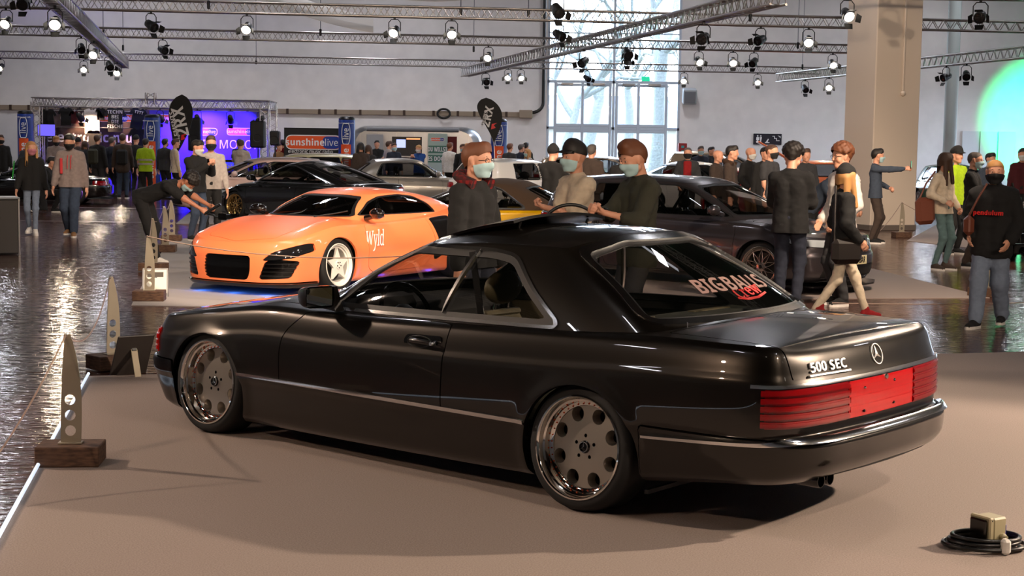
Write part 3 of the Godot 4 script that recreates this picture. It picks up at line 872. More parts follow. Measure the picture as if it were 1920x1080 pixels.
# the piece of a shell where every field is positive, raised by off, with returns of depth skirt along its cut edges
func emit(sh: Shell, fields: Array, off := 0.0, skirt := 0.0, r0 := 0, r1 := 100000) -> Acc:
	var a := acc()
	var nf := fields.size()
	var nc := sh.nc
	for i in range(r0, mini(sh.nr - 1, r1)):
		for j in nc - 1:
			var q := i * nc + j
			for t in 2:
				var ia := q
				var ib := q + 1 if t == 0 else q + nc + 1
				var ic := q + nc + 1 if t == 0 else q + nc
				var skip := false
				var cut := false
				for f: PackedFloat32Array in fields:
					var x := f[ia]; var y := f[ib]; var z := f[ic]
					if x <= 0.0 and y <= 0.0 and z <= 0.0: skip = true; break
					if x <= 0.0 or y <= 0.0 or z <= 0.0: cut = true
				if skip: continue
				if not cut:
					a.tri(sh.P[ia] + sh.N[ia] * off, sh.P[ib] + sh.N[ib] * off, sh.P[ic] + sh.N[ic] * off, sh.N[ia], sh.N[ib], sh.N[ic])
					continue
				var V := [[sh.P[ia], sh.N[ia], false], [sh.P[ib], sh.N[ib], false], [sh.P[ic], sh.N[ic], false]]
				var W := []
				for k in [ia, ib, ic]:
					var w := PackedFloat32Array()
					for f: PackedFloat32Array in fields: w.append(f[k])
					W.append(w)
				for k in nf:
					var V2 := []
					var W2 := []
					var m := V.size()
					for s in m:
						var e := (s + 1) % m
						var ws: float = W[s][k]
						var we: float = W[e][k]
						if ws > 0.0:
							V2.append(V[s]); W2.append(W[s])
						if (ws > 0.0) != (we > 0.0):
							var u := ws / (ws - we)
							var w := PackedFloat32Array()
							for g in nf: w.append(lerpf(W[s][g], W[e][g], u))
							V2.append([V[s][0].lerp(V[e][0], u), V[s][1].lerp(V[e][1], u).normalized(), true if ws > 0.0 else V[s][2]])
							W2.append(w)
					V = V2; W = W2
					if V.size() < 3: break
				if V.size() < 3: continue
				for s in range(1, V.size() - 1):
					a.tri(V[0][0] + V[0][1] * off, V[s][0] + V[s][1] * off, V[s + 1][0] + V[s + 1][1] * off, V[0][1], V[s][1], V[s + 1][1])
				if skirt > 0.0:
					var mid := Vector3.ZERO
					for s in V.size(): mid += V[s][0] / V.size()
					for s in V.size():
						if V[s][2]:
							var e := (s + 1) % V.size()
							var p: Vector3 = V[s][0] + V[s][1] * off
							var r: Vector3 = V[e][0] + V[e][1] * off
							a.quad(p, r, r - V[e][1] * skirt, p - V[s][1] * skirt, (p + r) * 0.5 - mid)
	return a

func mirrored(a: Acc) -> Acc:
	return acc().add(a, Transform3D(Basis.from_scale(Vector3(1, 1, -1)), Vector3.ZERO))
func both(a: Acc) -> Acc:
	return a.add(mirrored(a), Transform3D.IDENTITY)

func top_y(s: Dictionary, x: float, z: float) -> float:
	return key(s.deck, x) - key(s.drop, x) * pow(absf(z) / s.wsh, s.get("pow", 2.4))
func roof_y(s: Dictionary, x: float, z: float) -> float:
	return key(s.roof, x) - s.rdrop * pow(absf(z) / s.rwid, s.get("rpow", 2.4))

func make_tub(s: Dictionary) -> Shell:
	var per := []
	for i in s.loop.size() - 1:
		per.append(maxi(2, int(Vector2(s.loop[i][0], s.loop[i][1]).distance_to(Vector2(s.loop[i + 1][0], s.loop[i + 1][1])) / s.res)))
	var L := path2(s.loop, per)
	var m := L.size()
	var sh := Shell.new()
	sh.nc = m
	var rows: int = s.get("rows", 40)
	var deck: int = s.get("deck_rows", 18)
	sh.nr = rows + 1 + deck
	var nrm := []
	for j in m:
		var t := (L[mini(j + 1, m - 1)] - L[maxi(j - 1, 0)]).normalized()
		var q := Vector2(t.y, -t.x)
		if j == 0: q = Vector2(1, 0)
		if j == m - 1: q = Vector2(-1, 0)
		nrm.append(q if q.dot(L[j] - Vector2(L[j].x * 0.9, 0)) >= 0 else -q)
	for i in rows + 1:
		var f := float(i) / rows
		for j in m:
			var p := L[j]
			var q: Vector2 = nrm[j]
			var lo: float = key(s.sill, p.x)
			# shoulder height where this column ends
			var ti: float = s.side[s.side.size() - 1][1]
			var hi := top_y(s, p.x - q.x * 0.1, maxf(p.y - ti * absf(q.y), 0.0))
			var y := lerpf(lo, hi, f)
			var ins: float = key(s.side, f) * q.y * q.y
			if q.x > 0.0: ins += key(s.front, y) * q.x * q.x
			else: ins += key(s.rear, y) * q.x * q.x
			if s.has("flare"):
				for w in s.arches:
					var d = Vector2(p.x - w[0], y - w[1]).length() - w[2]
					ins -= s.flare * exp(-d * d / (0.0036 if d < 0 else s.get("flare_w", 0.006))) * q.y * q.y
			if s.has("sculpt"): ins += s.sculpt.call(p.x, y) * q.y * q.y
			var z := p.y - q.y * ins
			sh.P.append(Vector3(p.x - q.x * ins, y, maxf(z, 0.0)))
	for i in deck:
		var t := 1.0 - float(i + 1) / deck
		t = 1.0 - pow(1.0 - t, 1.5)
		for j in m:
			var e := sh.P[rows * m + j]
			var z := e.z * t
			var y := e.y + top_y(s, e.x, z) - top_y(s, e.x, e.z)
			if s.has("deck_sculpt"): y += s.deck_sculpt.call(e.x, z) * (1.0 - pow(t, 6.0))
			sh.P.append(Vector3(e.x, y, z))
	sh.finish()
	return sh

func make_green(s: Dictionary) -> Shell:
	var per := []
	for i in s.gbase.size() - 1:
		per.append(maxi(2, int(Vector2(s.gbase[i][0], s.gbase[i][1]).distance_to(Vector2(s.gbase[i + 1][0], s.gbase[i + 1][1])) / s.res)))
	var A := path2(s.gbase, per)
	var B := path2(s.gtop, per)
	var m := A.size()
	var sh := Shell.new()
	sh.nc = m
	var rows: int = s.get("grows", 20)
	var cap: int = s.get("cap_rows", 14)
	sh.nr = rows + 1 + cap
	for i in rows + 1:
		var v := float(i) / rows
		for j in m:
			var a := A[j]
			var b := B[j]
			var yb: float = top_y(s, a.x, a.y) - 0.025
			var yt := roof_y(s, b.x, b.y)
			var p := a.lerp(b, v)
			var bl: float = s.get("gbulge", 0.02) * sin(PI * v)
			var dirv := (a + b - Vector2(A[0].x + A[m - 1].x, 0)).normalized()
			if j == 0 or j == m - 1: dirv.y = 0.0
			p += dirv * bl
			# lean in faster near the top so that the edge is rounded
			sh.P.append(Vector3(p.x, lerpf(yb, yt, v) + bl * 0.4, maxf(p.y, 0.0)))
	for i in cap:
		var t := 1.0 - float(i + 1) / cap
		t = 1.0 - pow(1.0 - t, 1.6)
		for j in m:
			var b := B[j]
			var z := b.y * t
			sh.P.append(Vector3(b.x, roof_y(s, b.x, z), z))
	sh.finish()
	return sh

func arch_cut(s: Dictionary, grow := 0.0) -> Callable:
	return func(p: Vector3) -> float:
		var d := 1e3
		if p.z > 0.5:
			for w in s.arches: d = minf(d, Vector2(p.x - w[0], p.y - w[1]).length() - w[2] - grow)
		return clampf(d, -1, 1)

# everything all cars share; returns the shells and fields for the extras
func make_car(s: Dictionary, car: Node3D) -> Dictionary:
	var tub := make_tub(s)
	var gr := make_green(s)
	var paint: Material = s.paint
	var dark := mt("car_interior", Color(0.035, 0.033, 0.03), 0.8)
	var rub := mt("black_rubber", Color(0.018, 0.018, 0.018), 0.55)
	var arch := tub.field(arch_cut(s))
	var base := poly(s.gbase)
	var bp := path2(s.gbase, _fill(s.gbase.size() - 1, 4))
	var foot := PackedVector2Array()
	for q in bp: foot.append(q)
	for k in range(bp.size() - 2, 0, -1): foot.append(Vector2(bp[k].x, -bp[k].y))
	var deck_row: int = s.get("rows", 40)
	var cabin := tub.field(func(p): return clampf(-sdf(foot, Vector2(p.x, p.z)) + 0.012, -1, 1))
	for k in deck_row * tub.nc: cabin[k] = 1.0
	# side panels: doors and other cut-out pieces
	var rest := [arch, cabin]
	var pieces: Array = s.get("panels", [])
	for pc in pieces:
		var g: PackedFloat32Array
		var pl: PackedVector2Array = pc.get("poly", PackedVector2Array())
		if pc.view == "side":
			g = tub.field(func(p): return clampf(sdf(pl, Vector2(p.x, p.y)), -0.3, 0.3) if p.z > 0.45 else -0.3)
			if pc.get("below_deck", true):
				for k in range(deck_row * tub.nc, tub.P.size()): g[k] = minf(g[k], -0.02)
				# run the panel up to the shoulder
		elif pc.view == "top":
			g = tub.field(func(p): return clampf(sdf(pl, Vector2(p.x, p.z)), -0.3, 0.3) if p.y > pc.above else -0.3)
		elif pc.view == "func":
			var ff: Callable = pc.f
			g = tub.field(func(p): return clampf(ff.call(p), -0.3, 0.3))
		elif pc.view == "rear":
			g = tub.field(func(p): return clampf(sdf(pl, Vector2(p.z, p.y)), -0.3, 0.3) if p.x < pc.beyond else -0.3)
		else:
			g = tub.field(func(p): return clampf(sdf(pl, Vector2(p.z, p.y)), -0.3, 0.3) if p.x > pc.beyond else -0.3)
		var gap: float = pc.get("gap", 0.0035)
		var e := emit(tub, [arch, cabin, plus(g, -gap)], pc.get("off", 0.0), pc.get("skirt", 0.02))
		var pm: Material = pc.get("mat", paint)
		if pc.get("pair", false):
			pc["nodes"] = [obj(pc.called, e, pm, car), obj(pc.called, mirrored(e), pm, car)]
		else:
			pc["nodes"] = [obj(pc.called, both(e), pm, car)]
		rest.append(plus(g, -gap, -1.0))
	obj("body_shell", both(emit(tub, rest, 0.0, 0.03)), paint, car)
	# greenhouse
	var open := []
	var gmax := PackedFloat32Array()
	gmax.resize(gr.P.size())
	gmax.fill(-0.3)
	var glass := []
	for w in s.glass:
		var pl: PackedVector2Array = w.poly
		var g: PackedFloat32Array
		if w.view == "side": g = gr.field(func(p): return clampf(sdf(pl, Vector2(p.x, p.y)), -0.3, 0.3) if p.z > 0.3 else -0.3)
		elif w.view == "front": g = gr.field(func(p): return clampf(sdf(pl, Vector2(p.z, p.y)), -0.3, 0.3) if p.x > s.xmid else -0.3)
		else: g = gr.field(func(p): return clampf(sdf(pl, Vector2(p.z, p.y)), -0.3, 0.3) if p.x < s.xmid else -0.3)
		glass.append([w, g])
		for k in gmax.size(): gmax[k] = maxf(gmax[k], g[k])
	var roof_part := emit(gr, [plus(gmax, -0.0, -1.0)], 0.0, 0.03)
	obj("roof_shell", both(roof_part), s.get("roof_paint", paint), car)
	for wg in glass:
		var w: Dictionary = wg[0]
		var g: PackedFloat32Array = wg[1]
		var e := emit(gr, [plus(g, 0.012)], -0.012)
		var gm: Material = w.get("mat", s.glass_mat)
		if w.view == "side":
			obj(w.called, e, gm, car); obj(w.called, mirrored(e), gm, car)
		else: obj(w.called, both(e), gm, car)
		if w.has("seal"):
			obj(w.called + "_seal", both(emit(gr, [plus(g, 0.004), plus(g, w.seal, -1.0)], -0.004, 0.01)), rub, car)
		if w.has("chrome"):
			obj(w.called + "_trim", both(emit(gr, [plus(g, w.chrome), plus(g, 0.001, -1.0)], 0.007, 0.012)), s.get("trim_mat", mt("chrome")), car)
	# lining, underside and wheel housings, all dark
	if s.get("lining", true):
		var lin := both(emit(tub, [tub.field(arch_cut(s, 0.02)), cabin], -0.035))
		lin.add(both(emit(gr, [plus(gmax, -0.006, -1.0)], -0.03)), Transform3D.IDENTITY)
		obj("inner_lining", lin, s.get("lining_mat", dark), car)
	var pan := acc()
	var pl2 := PackedVector2Array()
	for j in range(0, tub.nc, 4):
		var p := tub.P[2 * tub.nc + j]
		pl2.append(Vector2(p.x, maxf(p.z - 0.05, 0.0)))
	for j in range(tub.nc - 2, 0, -4):
		var p := tub.P[2 * tub.nc + j]
		pl2.append(Vector2(p.x, -maxf(p.z - 0.05, 0.0)))
	var pr: Array = s.get("pan_range", [-9.0, 9.0])
	var cuts: Array = []
	cuts.append_array(Geometry2D.intersect_polygons(pl2, poly([[pr[0], -2], [pr[1], -2], [pr[1], 2], [pr[0], 2]])))
	if pr[0] > -8.0:
		for q in Geometry2D.intersect_polygons(pl2, poly([[-9, -2], [pr[0], -2], [pr[0], 2], [-9, 2]])): pan.prism(q, 0.02, Transform3D(Basis(Vector3.RIGHT, PI / 2), Vector3(0, s.pan + 0.16, 0)))
	for w in s.arches:
		for sg in [-1.0, 1.0]:
			var hole := poly([[w[0] - w[2] * 0.98, sg * 0.52], [w[0] + w[2] * 0.98, sg * 0.52], [w[0] + w[2] * 0.98, sg * 1.3], [w[0] - w[2] * 0.98, sg * 1.3]])
			var nx := []
			for q in cuts: nx.append_array(Geometry2D.clip_polygons(q, hole))
			cuts = nx
	for q in cuts: pan.prism(q, 0.02, Transform3D(Basis(Vector3.RIGHT, PI / 2), Vector3(0, s.pan, 0)))
	for w in s.arches:
		for sg in [-1.0, 1.0]:
			var b := Basis(Vector3.RIGHT, PI / 2 * sg)
			var prof := [[w[2] + 0.004, 0.50], [w[2] + 0.004, s.track - 0.02]]
			pan.lathe(prof, 24, Transform3D(b, Vector3(w[0], w[1], 0)), -PI if sg > 0 else 0.0, 0.0 if sg > 0 else PI)
			pan.lathe([[0.0, 0.50], [w[2] + 0.004, 0.50]], 24, Transform3D(b, Vector3(w[0], w[1], 0)), -PI if sg > 0 else 0.0, 0.0 if sg > 0 else PI)
	obj("underbody", pan, rub, car)
	return {"tub": tub, "green": gr, "arch": arch, "cabin": cabin, "gmax": gmax, "deck_row": deck_row, "glass": glass}

func _fill(m: int, val) -> Array:
	var o := []
	o.resize(m)
	o.fill(val)
	return o

# a wheel whose outer face looks along +Z; centre at the lip plane
func make_wheel(parent: Node3D, w: Dictionary, at: Vector3, side: float, camber: float, steer := 0.0) -> Node3D:
	var bas := Basis(Vector3.UP, 0.0 if side > 0 else PI) * Basis(Vector3.UP, steer * side) * Basis(Vector3.RIGHT, -camber)
	var nd := node("wheel", parent, Transform3D(bas, at))
	var R: float = w.rim
	var T: float = w.tyre
	var wid: float = w.get("width", 0.23)
	var z := Transform3D(Basis(Vector3.RIGHT, PI / 2), Vector3.ZERO)
	var sg: int = w.get("segs", 48)
	var rub := mt("tyre_rubber", Color(0.022, 0.022, 0.023), 0.7)
	var lip: Material = w.lip
	var face: Material = w.face
	obj("tyre", acc().lathe([[R - 0.004, -0.02], [R + 0.004, -0.004], [R + (T - R) * 0.45, -0.002], [R + (T - R) * 0.8, -0.016], [T - 0.006, -0.034], [T, -0.05], [T, -wid + 0.03], [T - 0.02, -wid], [R, -wid + 0.01]], sg, z), rub, nd)
	var d: float = w.dish
	obj("rim", acc().lathe([[R + 0.004, -0.006], [R + 0.003, 0.001], [R - 0.005, 0.003], [R - 0.010, -0.002], [R - 0.014, -0.012], [R - 0.018, -d * 0.35], [R - 0.024, -d * 0.40], [R - 0.027, -d * 0.42], [R - 0.030, -d * 0.80], [R - 0.036, -d * 0.86], [R - 0.048, -d * 0.90], [R - 0.052, -d - 0.03], [R - 0.05, -wid + 0.02]], sg, z), lip, nd)
	obj("brake_disc", acc().lathe([[0.0, -d - 0.07], [R * 0.72, -d - 0.07], [R * 0.72, -d - 0.10]], 24, z), mt("brake_steel", Color(0.25, 0.24, 0.23), 0.4, 0.9), nd)
	obj("wheel_back", acc().lathe([[0.0, -wid + 0.04], [R - 0.05, -wid + 0.04]], 24, z), mt("black_rubber"), nd)
	var a := acc()
	var rd := R - 0.05
	if w.style == "holes":
		# flat face with eight round scallops and five bolt holes
		var sh := Shell.new()
		sh.nr = 26; sh.nc = 145
		for i in 26:
			var r := 0.012 + (rd - 0.012) * i / 25.0
			for j in 145:
				var t := TAU * j / 144.0
				sh.P.append(Vector3(r * cos(t), r * sin(t), -d * 0.92 + 0.012 * (1.0 - pow(r / rd, 2.0)) - 0.004 * smoothstep(rd - 0.02, rd, r)))
				sh.N.append(Vector3(r * cos(t) * 0.5, r * sin(t) * 0.5, 1).normalized())
		var f := sh.field(func(p: Vector3):
			var q := 1.0
			for k in 8:
				var t := TAU * (k + 0.5) / 8.0
				q = minf(q, Vector2(p.x - cos(t) * (rd - 0.036), p.y - sin(t) * (rd - 0.036)).length() - 0.037)
			for k in 5:
				var t := TAU * (k + 0.25) / 5.0
				q = minf(q, Vector2(p.x - cos(t) * 0.056, p.y - sin(t) * 0.056).length() - 0.0095)
			return q)
		a = emit(sh, [f], 0.0, 0.0)
		obj("wheel_face", a, face, nd)
		var cup := acc().lathe([[0.0375, -d * 0.92 + 0.004], [0.034, -d * 0.92 - 0.006], [0.027, -d * 0.92 - 0.045]], 20, z).mesh()
		for k in 8:
			var t := TAU * (k + 0.5) / 8.0
			obj("scallop", cup, face, nd).position = Vector3(cos(t), sin(t), 0) * (rd - 0.036)
		var bolts := acc()
		for k in 40:
			var t := TAU * k / 40.0
			bolts.lathe([[0.0, 0.006], [0.0028, 0.006], [0.0042, 0.002], [0.0042, -0.003]], 6, Transform3D(z.basis, Vector3(cos(t) * (rd + 0.009), sin(t) * (rd + 0.009), -d * 0.88)))
		obj("rim_bolts", bolts, mt("copper_bolt", Color(0.75, 0.3, 0.14), 0.3, 0.9), nd).set_meta("kind", "stuff")
		var lug := acc().lathe([[0.0, -d * 0.92 - 0.012], [0.0095, -d * 0.92 - 0.012], [0.0095, -d * 0.92 + 0.008]], 10, z).mesh()
		for k in 5:
			var t := TAU * (k + 0.25) / 5.0
			obj("bolt_well", lug, mt("black_rubber"), nd).position = Vector3(cos(t) * 0.056, sin(t) * 0.056, 0)
		obj("hub_cap", acc().lathe([[0.0, 0.010], [0.024, 0.008], [0.031, 0.003], [0.033, -0.006]], 24, Transform3D(z.basis, Vector3(0, 0, -d * 0.92 + 0.012))), mt("black_gloss", Color(0.01, 0.01, 0.012), 0.15), nd)
		var st := star_emblem(0.026, 0.003)
		obj("hub_emblem", acc().add(st, Transform3D(Basis.IDENTITY, Vector3(0, 0, -d * 0.92 + 0.023))), mt("chrome"), nd)
	elif w.style == "mesh":
		for k in 10:
			for s2 in [-1.0, 1.0]:
				var t := TAU * k / 10.0
				var p0 := Vector3(cos(t), sin(t), 0) * 0.055 + Vector3(0, 0, -d * 0.75)
				var t2: float = t + s2 * TAU / 20.0 * 1.0
				var tm: float = t + s2 * TAU / 20.0 * 0.35
				var pm := Vector3(cos(tm), sin(tm), 0) * rd * 0.6 + Vector3(0, 0, -d * 0.62)
				var p1 := Vector3(cos(t2), sin(t2), 0) * (rd + 0.012) + Vector3(0, 0, -d * 0.85)
				a.tube([p0, pm, p1], [0.008, 0.0062, 0.0075], 6, false)
		obj("lattice_spokes", a, face, nd)
		obj("hub", acc().lathe([[0.0, -d * 0.55], [0.03, -d * 0.57], [0.06, -d * 0.7], [0.066, -d * 0.9]], 20, z), face, nd)
		obj("hub_cap", acc().lathe([[0.0, -d * 0.55 + 0.006], [0.024, -d * 0.55 + 0.003], [0.026, -d * 0.6]], 16, z), mt("black_gloss", Color(0.01, 0.01, 0.012), 0.15), nd)
	elif w.style == "star":
		var pts := []
		for k in 10:
			var t := TAU * k / 10.0 + PI / 2
			var r := rd + 0.008 if k % 2 == 0 else rd * 0.46
			pts.append([cos(t) * r, sin(t) * r])
		a.prism(rounded(pts, 0.012, 2), 0.03, Transform3D(Basis.IDENTITY, Vector3(0, 0, -d * 0.7)))
		obj("star_face", a, face, nd)
		obj("hub", acc().lathe([[0.0, -d * 0.7 + 0.017], [0.016, -d * 0.7 + 0.017], [0.018, -d * 0.7 + 0.03], [0.05, -d * 0.7 + 0.028], [0.056, -d * 0.7]], 20, z), face, nd)
		var lug := acc()
		for k in 5:
			var t := TAU * (k + 0.5) / 5.0 + PI / 2
			lug.lathe([[0.0, 0.0], [0.009, 0.0], [0.009, -0.02]], 8, Transform3D(z.basis, Vector3(cos(t) * 0.034, sin(t) * 0.034, -d * 0.7 + 0.031)))
		obj("wheel_bolt", lug, mt("black_gloss", Color(0.01, 0.01, 0.012), 0.15), nd)
	else:
		for k in w.get("n", 5):
			var t: float = TAU * k / w.get("n", 5)
			var e := Vector3(cos(t), sin(t), 0)
			a.tube([e * 0.03 + Vector3(0, 0, -d * 0.6), e * rd * 0.5 + Vector3(0, 0, -d * 0.6), e * (rd + 0.01) + Vector3(0, 0, -d * 0.8)], [0.028, 0.02, 0.017], 6, false, 0.6)
		obj("spokes", a, face, nd)
		obj("hub_cap", acc().lathe([[0.0, -d * 0.5], [0.03, -d * 0.52], [0.05, -d * 0.7]], 16, z), face, nd)
	return nd

# three-pointed star in a ring, lying in XY
func star_emblem(r: float, th: float) -> Acc:
	var a := acc()
	a.lathe([[r, -th], [r * 1.0, th], [r * 0.9, th], [r * 0.9, -th], [r, -th]], 32, Transform3D(Basis(Vector3.RIGHT, PI / 2), Vector3.ZERO))
	for k in 3:
		var t := PI / 2 + TAU * k / 3.0
		var tip := Vector3(cos(t), sin(t), 0) * r * 0.93
		for sg in [-1.0, 1.0]:
			var b := Vector3(cos(t + sg * PI / 3), sin(t + sg * PI / 3), 0) * r * 0.17
			var pk := Vector3(0, 0, th * 1.6)
			a.flat(tip, b, pk, Vector3(0, 0, 1)); a.flat(tip, b, Vector3(0, 0, -th), Vector3(0, 0, -1))
	return a

# ---------------------------------------------------------------- the dark coupe in front
func near_on(sh: Shell, x: float, y: float) -> Array:
	var best := 1e9
	var bi := 0
	for k in sh.P.size():
		var p := sh.P[k]
		if p.z > 0.4:
			var d := (p.x - x) * (p.x - x) + (p.y - y) * (p.y - y)
			if d < best: best = d; bi = k
	return [sh.P[bi], sh.N[bi]]

func put_text(called: String, s: String, size: float, xf: Transform3D, m: Material, parent: Node, depth := 0.002, font := "Droid Sans", bold := false, italic := false) -> MeshInstance3D:
	var o := obj(called, text_mesh(s, size, depth, font, bold, italic), m, parent)
	o.transform = xf
	return o

func big_coupe() -> void:
	var car := thing("coupe_car", "large dark anthracite lowered coupe with polished dish wheels and red tail lights", "car", Vector3(0.908, 0.014, -7.944), 2.4382)
	var paint := mt("dark_paint", Color(0.12, 0.105, 0.088), 0.3, 0.8, {"coat": 1.0, "coat_rough": 0.02})
	var chrome := mt("chrome")
	var black := mt("black_trim", Color(0.02, 0.02, 0.02), 0.4)
	var gloss := mt("black_gloss", Color(0.01, 0.01, 0.012), 0.15)
	var red := mt("tail_red", Color(0.52, 0.01, 0.03), 0.10, 0.0, {"coat": 1.0})
	var s := {
		"res": 0.028, "rows": 44, "deck_rows": 22, "grows": 26, "cap_rows": 18, "wsh": 0.82, "pow": 2.6,
		"loop": [[3.66, 0], [3.645, 0.35], [3.60, 0.62], [3.51, 0.78], [3.36, 0.862], [3.05, 0.895], [2.5, 0.905], [1.4, 0.912], [0.3, 0.91], [-0.4, 0.897], [-0.85, 0.868], [-1.06, 0.80], [-1.165, 0.64], [-1.205, 0.34], [-1.215, 0]],
		"deck": [[-1.15, 0.868], [-1.05, 0.885], [-0.8, 0.91], [-0.4, 0.927], [0.13, 0.92], [0.95, 0.908], [1.75, 0.892], [2.3, 0.868], [2.8, 0.80], [3.2, 0.735], [3.45, 0.685], [3.58, 0.645], [3.66, 0.60]],
		"drop": [[-1.15, 0.016], [-0.6, 0.045], [0.13, 0.062], [1.0, 0.078], [1.75, 0.085], [2.3, 0.062], [3.2, 0.04], [3.6, 0.03]],
		"sill": [[-1.22, 0.27], [-0.8, 0.245], [-0.4, 0.20], [0.4, 0.118], [2.35, 0.10], [3.2, 0.10], [3.66, 0.15]],
		"side": [[0, 0.085], [0.05, 0.05], [0.16, 0.034], [0.34, 0.018], [0.375, 0.006], [0.42, 0.002], [0.55, 0.0], [0.70, 0.002], [0.765, 0.006], [0.785, 0.014], [0.88, 0.034], [0.95, 0.052], [0.985, 0.068], [1.0, 0.088]],
		"front": [[0.10, 0.20], [0.17, 0.12], [0.26, 0.03], [0.33, 0.0], [0.385, 0.0], [0.405, 0.02], [0.42, 0.085], [0.55, 0.095], [0.60, 0.11], [0.64, 0.15]],
		"rear": [[0.26, 0.11], [0.30, 0.04], [0.36, 0.004], [0.44, 0.0], [0.458, 0.012], [0.472, 0.06], [0.52, 0.068], [0.70, 0.072], [0.72, 0.085], [0.82, 0.125], [0.855, 0.15], [0.87, 0.19]],
		"arches": [[2.845, 0.268, 0.338], [0.0, 0.268, 0.346]], "flare": 0.012, "flare_w": 0.0016, "pan_range": [-0.36, 9.0],
		"gbase": [[2.28, 0], [2.245, 0.35], [2.14, 0.60], [1.99, 0.735], [1.75, 0.79], [0.95, 0.825], [0.2, 0.83], [-0.15, 0.80], [-0.37, 0.72], [-0.45, 0.42], [-0.475, 0]],
		"gtop": [[1.39, 0], [1.38, 0.28], [1.345, 0.45], [1.285, 0.55], [1.17, 0.592], [0.85, 0.612], [0.55, 0.612], [0.42, 0.607], [0.315, 0.582], [0.245, 0.33], [0.222, 0]],
		"roof": [[0.2, 1.312], [0.45, 1.33], [0.75, 1.332], [1.0, 1.318], [1.25, 1.287], [1.4, 1.255]], "rdrop": 0.085, "rwid": 0.612, "gbulge": 0.022,
		"xmid": 0.7, "pan": 0.13, "track": 0.87, "paint": paint,
		"glass_mat": mt("car_glass", Color(0.02, 0.03, 0.025), 0.02, 0.0, {"alpha": 0.3}),
		"glass": [
			{"called": "side_window", "view": "side", "poly": rounded([[1.90, 0.833], [1.645, 1.075], [1.50, 1.165], [1.40, 1.196], [0.76, 1.203], [0.60, 1.182], [0.42, 1.03], [0.195, 0.872]], 0.05), "chrome": 0.016, "seal": 0.03},
			{"called": "windscreen", "view": "front", "poly": rounded([[-0.665, 0.90], [0.665, 0.90], [0.525, 1.205], [0.3, 1.232], [-0.3, 1.232], [-0.525, 1.205]], 0.05), "chrome": 0.012, "seal": 0.02},
			{"called": "rear_window", "view": "rear", "poly": rounded([[-0.705, 0.935], [0.705, 0.935], [0.572, 1.22], [0.3, 1.276], [-0.3, 1.276], [-0.572, 1.22]], 0.05), "chrome": 0.022, "seal": 0.012}],
		"panels": [
			{"called": "door", "view": "side", "pair": true, "poly": rounded([[1.95, 0.99], [1.99, 0.80], [2.14, 0.68], [2.172, 0.56], [2.172, 0.36], [2.03, 0.20], [1.97, 0.13], [0.87, 0.135], [0.882, 0.30], [0.90, 0.42], [0.882, 0.80], [0.87, 0.99]], 0.04)},
			{"called": "bonnet", "view": "top", "above": 0.5, "poly": rounded([[3.53, -0.66], [3.60, -0.35], [3.615, 0.0], [3.60, 0.35], [3.53, 0.66], [2.17, 0.735], [2.26, 0.4], [2.30, 0.0], [2.26, -0.4], [2.17, -0.735]], 0.03)},
			{"called": "trunk_lid", "view": "top", "above": 0.722, "poly": rounded([[-0.40, -0.735], [-0.49, -0.42], [-0.515, 0], [-0.49, 0.42], [-0.40, 0.735], [-1.3, 0.70], [-1.3, -0.70]], 0.02)},
			{"called": "rear_bumper", "view": "func", "f": func(p): return minf(0.465 - p.y, -0.352 - p.x), "off": 0.008},
			{"called": "front_bumper", "view": "func", "f": func(p): return minf(0.408 - p.y, p.x - 3.17), "off": 0.008, "mat": gloss},
			{"called": "sill_cladding", "view": "func", "f": func(p): return minf(minf(0.382 - p.y, 2.56 - p.x), p.x - 0.30), "off": 0.005, "pair": true}],
	}
	var r := make_car(s, car)
	var tub: Shell = r.tub
	var gr: Shell = r.green
	var fx := tub.field(func(p): return p.x)
	var fy := tub.field(func(p): return p.y)
	var fz := tub.field(func(p): return p.z)
	# bright strips on the flanks and round the tail
	var e := emit(tub, [plus(fy, -0.383), plus(fy, 0.401, -1), plus(fx, -0.33), plus(fx, 2.54, -1), r.arch], 0.012, 0.012)
	obj("side_strip", e, chrome, car); obj("side_strip", mirrored(e), chrome, car)
	var band := tub.field(func(p): return p.y - lerpf(0.415, 0.452, clampf((-0.36 - p.x) / 0.75, 0, 1)))
	obj("bumper_strip", both(emit(tub, [plus(band, 0.006), plus(band, 0.010, -1), plus(fx, -0.37, -1)], 0.026, 0.026)), chrome, car)
	obj("trunk_strip", both(emit(tub, [plus(fy, -0.699), plus(fy, 0.714, -1), plus(fx, -0.93, -1)], 0.012, 0.014)), chrome, car)
	# ribbed tail lamps and the plain red panel between them
	var lamp_side := tub.field(func(p): return minf(-0.975 - p.x, p.z - 0.33))
	var backing := emit(tub, [plus(fy, -0.518), plus(fy, 0.696, -1), plus(fx, -0.99, -1), plus(fz, -0.335)], 0.003, 0.0)
	var lens := [acc().add(backing, Transform3D.IDENTITY), mirrored(backing)]
	for k in 5:
		var y0 := 0.520 + k * 0.0350
		for h in 3:
			var o: float = [0.010, 0.015, 0.010][h]
			var ya = y0 + [0.003, 0.009, 0.024][h]
			var yb = y0 + [0.009, 0.024, 0.031][h]
			var q := emit(tub, [plus(fy, -ya), plus(fy, yb, -1), plus(lamp_side, 0)], o, 0.012)
			lens[0].add(q, Transform3D.IDENTITY); lens[1].add(mirrored(q), Transform3D.IDENTITY)
	obj("tail_lamp_lens", lens[0], red, car); obj("tail_lamp_lens", lens[1], red, car)
	var cen := both(emit(tub, [plus(fy, -0.522), plus(fy, 0.694, -1), plus(fx, -0.9, -1), plus(fz, 0.325, -1)], 0.006, 0.01))
	for k in 3: cen.add(both(emit(tub, [plus(fy, -0.55 - k * 0.045), plus(fy, 0.575 + k * 0.045, -1), plus(fx, -0.9, -1), plus(fz, 0.318, -1)], 0.010, 0.008)), Transform3D.IDENTITY)
